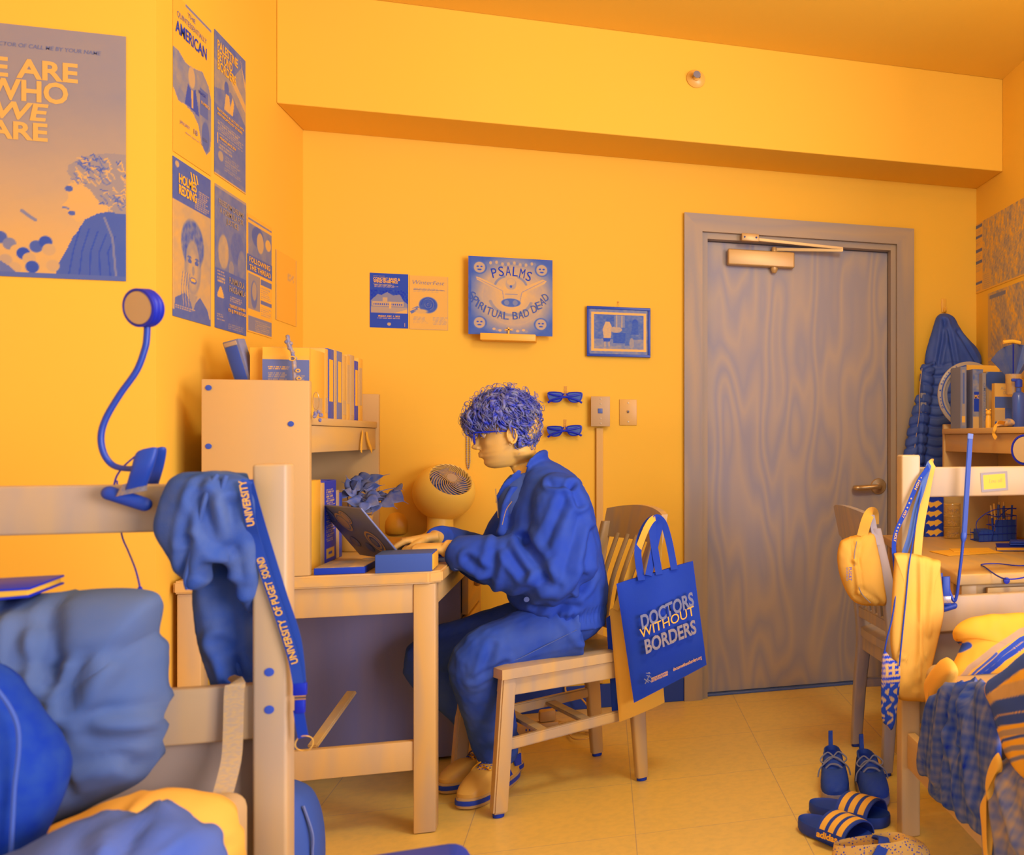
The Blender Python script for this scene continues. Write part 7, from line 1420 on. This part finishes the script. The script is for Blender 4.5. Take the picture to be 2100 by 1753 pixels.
bm = cush_x([(2050, 1560), (2075, 1560), (2110, 1600), (2200, 1650), (2260, 1850), (2100, 1900), (2035, 1800), (2024, 1720), (2030, 1650), (2038, 1600)], XS-.020, .030, 2110, 1720, ex=.4, rings=48, per=12); disp_bm(bm, folds(131, .005, 14, (1, 1.5, .5), dr([((2065, 1580), (2090, 1740), .016, .010), ((2050, 1620), (2060, 1750), .016, .010), ((2090, 1600), (2130, 1720), .02, .012)])))
bl = obj('plaid_blanket', bm, fab, None, auto=None); inked(bl, plaid(.55, .14)); tag(bl, 'paler plaid blanket edged in white hanging at the right frame edge', 'blanket')
bnd.parent = bl; bnd.location = bnd.location-bl.location
bm = cush_x([(1944, 1348), (1930, 1358), (1912, 1382), (1904, 1405), (1908, 1440), (1913, 1462), (1908, 1500), (1914, 1500), (1922, 1450), (1945, 1410), (1960, 1375)], XS+.02, .03, 1928, 1405, ex=.5); tag(obj('bed_sheet', bm, mat('white_sheet', 1.0), None, auto=None), 'edge of white sheet showing at the corner of the right bed', 'sheet')
# ------------------------------------------------------------------ footwear on the floor at right
knit = mat('knit_navy', .19, .8, .2, t2=.15, scale=(60, 60, 60), bump=.5, bscale=500, bdist=.001); gl_ = mat('grey_lace', .50, .7, .2)
for (hx, hy), (tx, ty), lab in (((1706, 1602), (1716, 1652), 'left navy knit sneaker with grey laces beside the right bed post'), ((1773, 1608), (1803, 1660), 'right navy knit sneaker of the pair, nearer the bed post')):
    h_ = PZ(hx, hy); t_ = PZ(tx, ty); d_ = (t_-h_).normalized(); h_ = t_-d_*.29; e = thing('sneaker', lab, 'shoe', h_); shoe(e, h_, t_, .100, .105, knit, mat('sneaker_sole', .72, .5, .3, t2=.4, scale=(12, 12, 12)), gl_, mat('shoe_lining', .08, .8, .1), sole_h=.03, tab=True)
rubber = mat('slide_rubber', .12, .55, .3, b=.85)
def slide(h_, t_, lab, lift=0, brand=True):
    h_ = V3(h_); t_ = V3(t_); L_ = .275; d_ = (t_-h_).normalized(); t_ = h_+d_*L_; ay = UZ.cross(d_); M = Matrix((d_, ay, UZ)).transposed().to_4x4(); M.translation = h_+V3((0, 0, lift)); t = thing('slide_sandal', lab, 'sandal', h_)
    def fp(th, k, z): c_ = math.cos(th); s_ = math.sin(th); u = (c_+1)/2; hw_ = .054*k*(.80+.28*u-.12*math.exp(-((u-.42)/.15)**2)); return V3((L_*.5+(L_*.5-.054*(1-k))*math.copysign(abs(c_)**.8, c_), hw_*math.copysign(abs(s_)**.85, s_), z+.006*(1-u)))
    bm = BM(); N = 40; rr = [[bm.verts.new(fp(2*PI*j/N, k, z)) for j in range(N)] for k, z in ((.95, .0), (1.0, .006), (1.0, .026), (.97, .032), (.90, .028), (.55, .025))]
    for a, b in zip(rr, rr[1:]):
        for j in range(N): bm.faces.new((a[j], a[(j+1) % N], b[(j+1) % N], b[j]))
    bm.faces.new(rr[0][::-1]); bm.faces.new(rr[-1]); bm.transform(M); obj('sole', bm, rubber, t)
    def arch(x, a_): return V3((x, .060*math.cos(a_), .012+.062*math.sin(a_)**.8*(1-.12*(x-.15)/.1)))
    def band(x0, x1, off, name, m, a0=.03, a1=.97):
        bm = BM(); n = 24; A_ = []; B_ = []
        for i in range(n+1):
            a_ = PI*(a0+(a1-a0)*i/n); rad = V3((0, math.cos(a_), math.sin(a_)))
            A_.append([bm.verts.new(arch(x, a_)+rad*(off)) for x in (x0, x1)]); B_.append([bm.verts.new(arch(x, a_)+rad*(off-.004)) for x in (x0, x1)])
        for i in range(n):
            bm.faces.new((A_[i][0], A_[i][1], A_[i+1][1], A_[i+1][0])); bm.faces.new((B_[i][0], B_[i+1][0], B_[i+1][1], B_[i][1]))
            for s_ in (0, 1): bm.faces.new((A_[i][s_], A_[i+1][s_], B_[i+1][s_], B_[i][s_]))
        for i in (0, n): bm.faces.new((A_[i][0], A_[i][1], B_[i][1], B_[i][0]))
        bm.transform(M); return obj(name, bm, m, t if name == 'strap' else st__)
    st__ = band(.125, .235, .004, 'strap', rubber)
    for k in range(3): band(.137+.033*k, .157+.033*k, .0052, 'stripe', mat('stripe_white', .95, .5, .3), .17, .85)
    if brand:
        a_ = PI*.11; p0_ = M @ (arch(.232, a_)+V3((0, math.cos(a_), math.sin(a_)))*.0058); 
        sgn = -1
        base_ = M @ (arch(.135, PI*.965)+V3((0, math.cos(PI*.965), 0))*.007); ux = M.to_3x3() @ V3((1, 0, 0)); lettering(st__, 'adidas', base_+UZ*.006, ux, (UZ+M.to_3x3() @ V3((0, .25, 0))).normalized(), .016, lite, width=.082, bold=.04, lift=.002)
    return t
hA = PZ(1642, 1697); hB = PZ(1662, 1664)
slide(hB, PZ(1815, 1694), 'rear striped rubber slide sandal, tucked behind the lettered one', 0, False)
slide(hA, PZ(1790, 1748), 'front striped rubber slide sandal with lettering on its side', .0005)
h_ = PZ(1704, 1792); t_ = PZ(1895, 1768); e = thing('slip_on_shoe', 'dark slip-on shoe with pale folk pattern at the bottom right edge', 'shoe', h_); t2_ = h_+(t_-h_).normalized()*.27
pm = bpy.data.materials.new('folk_pattern'); pm.use_nodes = True; nt = pm.node_tree; tc = nt.nodes.new('ShaderNodeTexCoord'); vo = nt.nodes.new('ShaderNodeTexVoronoi'); vo.inputs['Scale'].default_value = 130; vo.distance = 'MANHATTAN'; rp = nt.nodes.new('ShaderNodeValToRGB'); rp.color_ramp.interpolation = 'CONSTANT'; rp.color_ramp.elements[0].color = (*pal(.12), 1); rp.color_ramp.elements[1].position = .42; rp.color_ramp.elements[1].color = (*pal(.9), 1)
nt.links.new(tc.outputs['Object'], vo.inputs['Vector']); nt.links.new(vo.outputs['Distance'], rp.inputs[0]); nt.links.new(rp.outputs[0], nt.nodes['Principled BSDF'].inputs['Base Color']); nt.nodes['Principled BSDF'].inputs['Roughness'].default_value = .8
M_, L__, up_ = shoe(e, h_, t2_, .098, .050, pm, rubber, gl_, mat('shoe_lining', .08), sole_h=.022, laces=0)
bm = BM(); strap(bm, [M_ @ V3((.10, -.05, .03)), M_ @ V3((.13, -.035, .066)), M_ @ V3((.14, 0, .076)), M_ @ V3((.13, .035, .066)), M_ @ V3((.10, .05, .03))], .03, .006, lambda u: M_.to_3x3() @ V3((.3, -math.cos(u*PI), math.sin(u*PI)+.1)), 6); obj('strap', bm, rubber, up_)
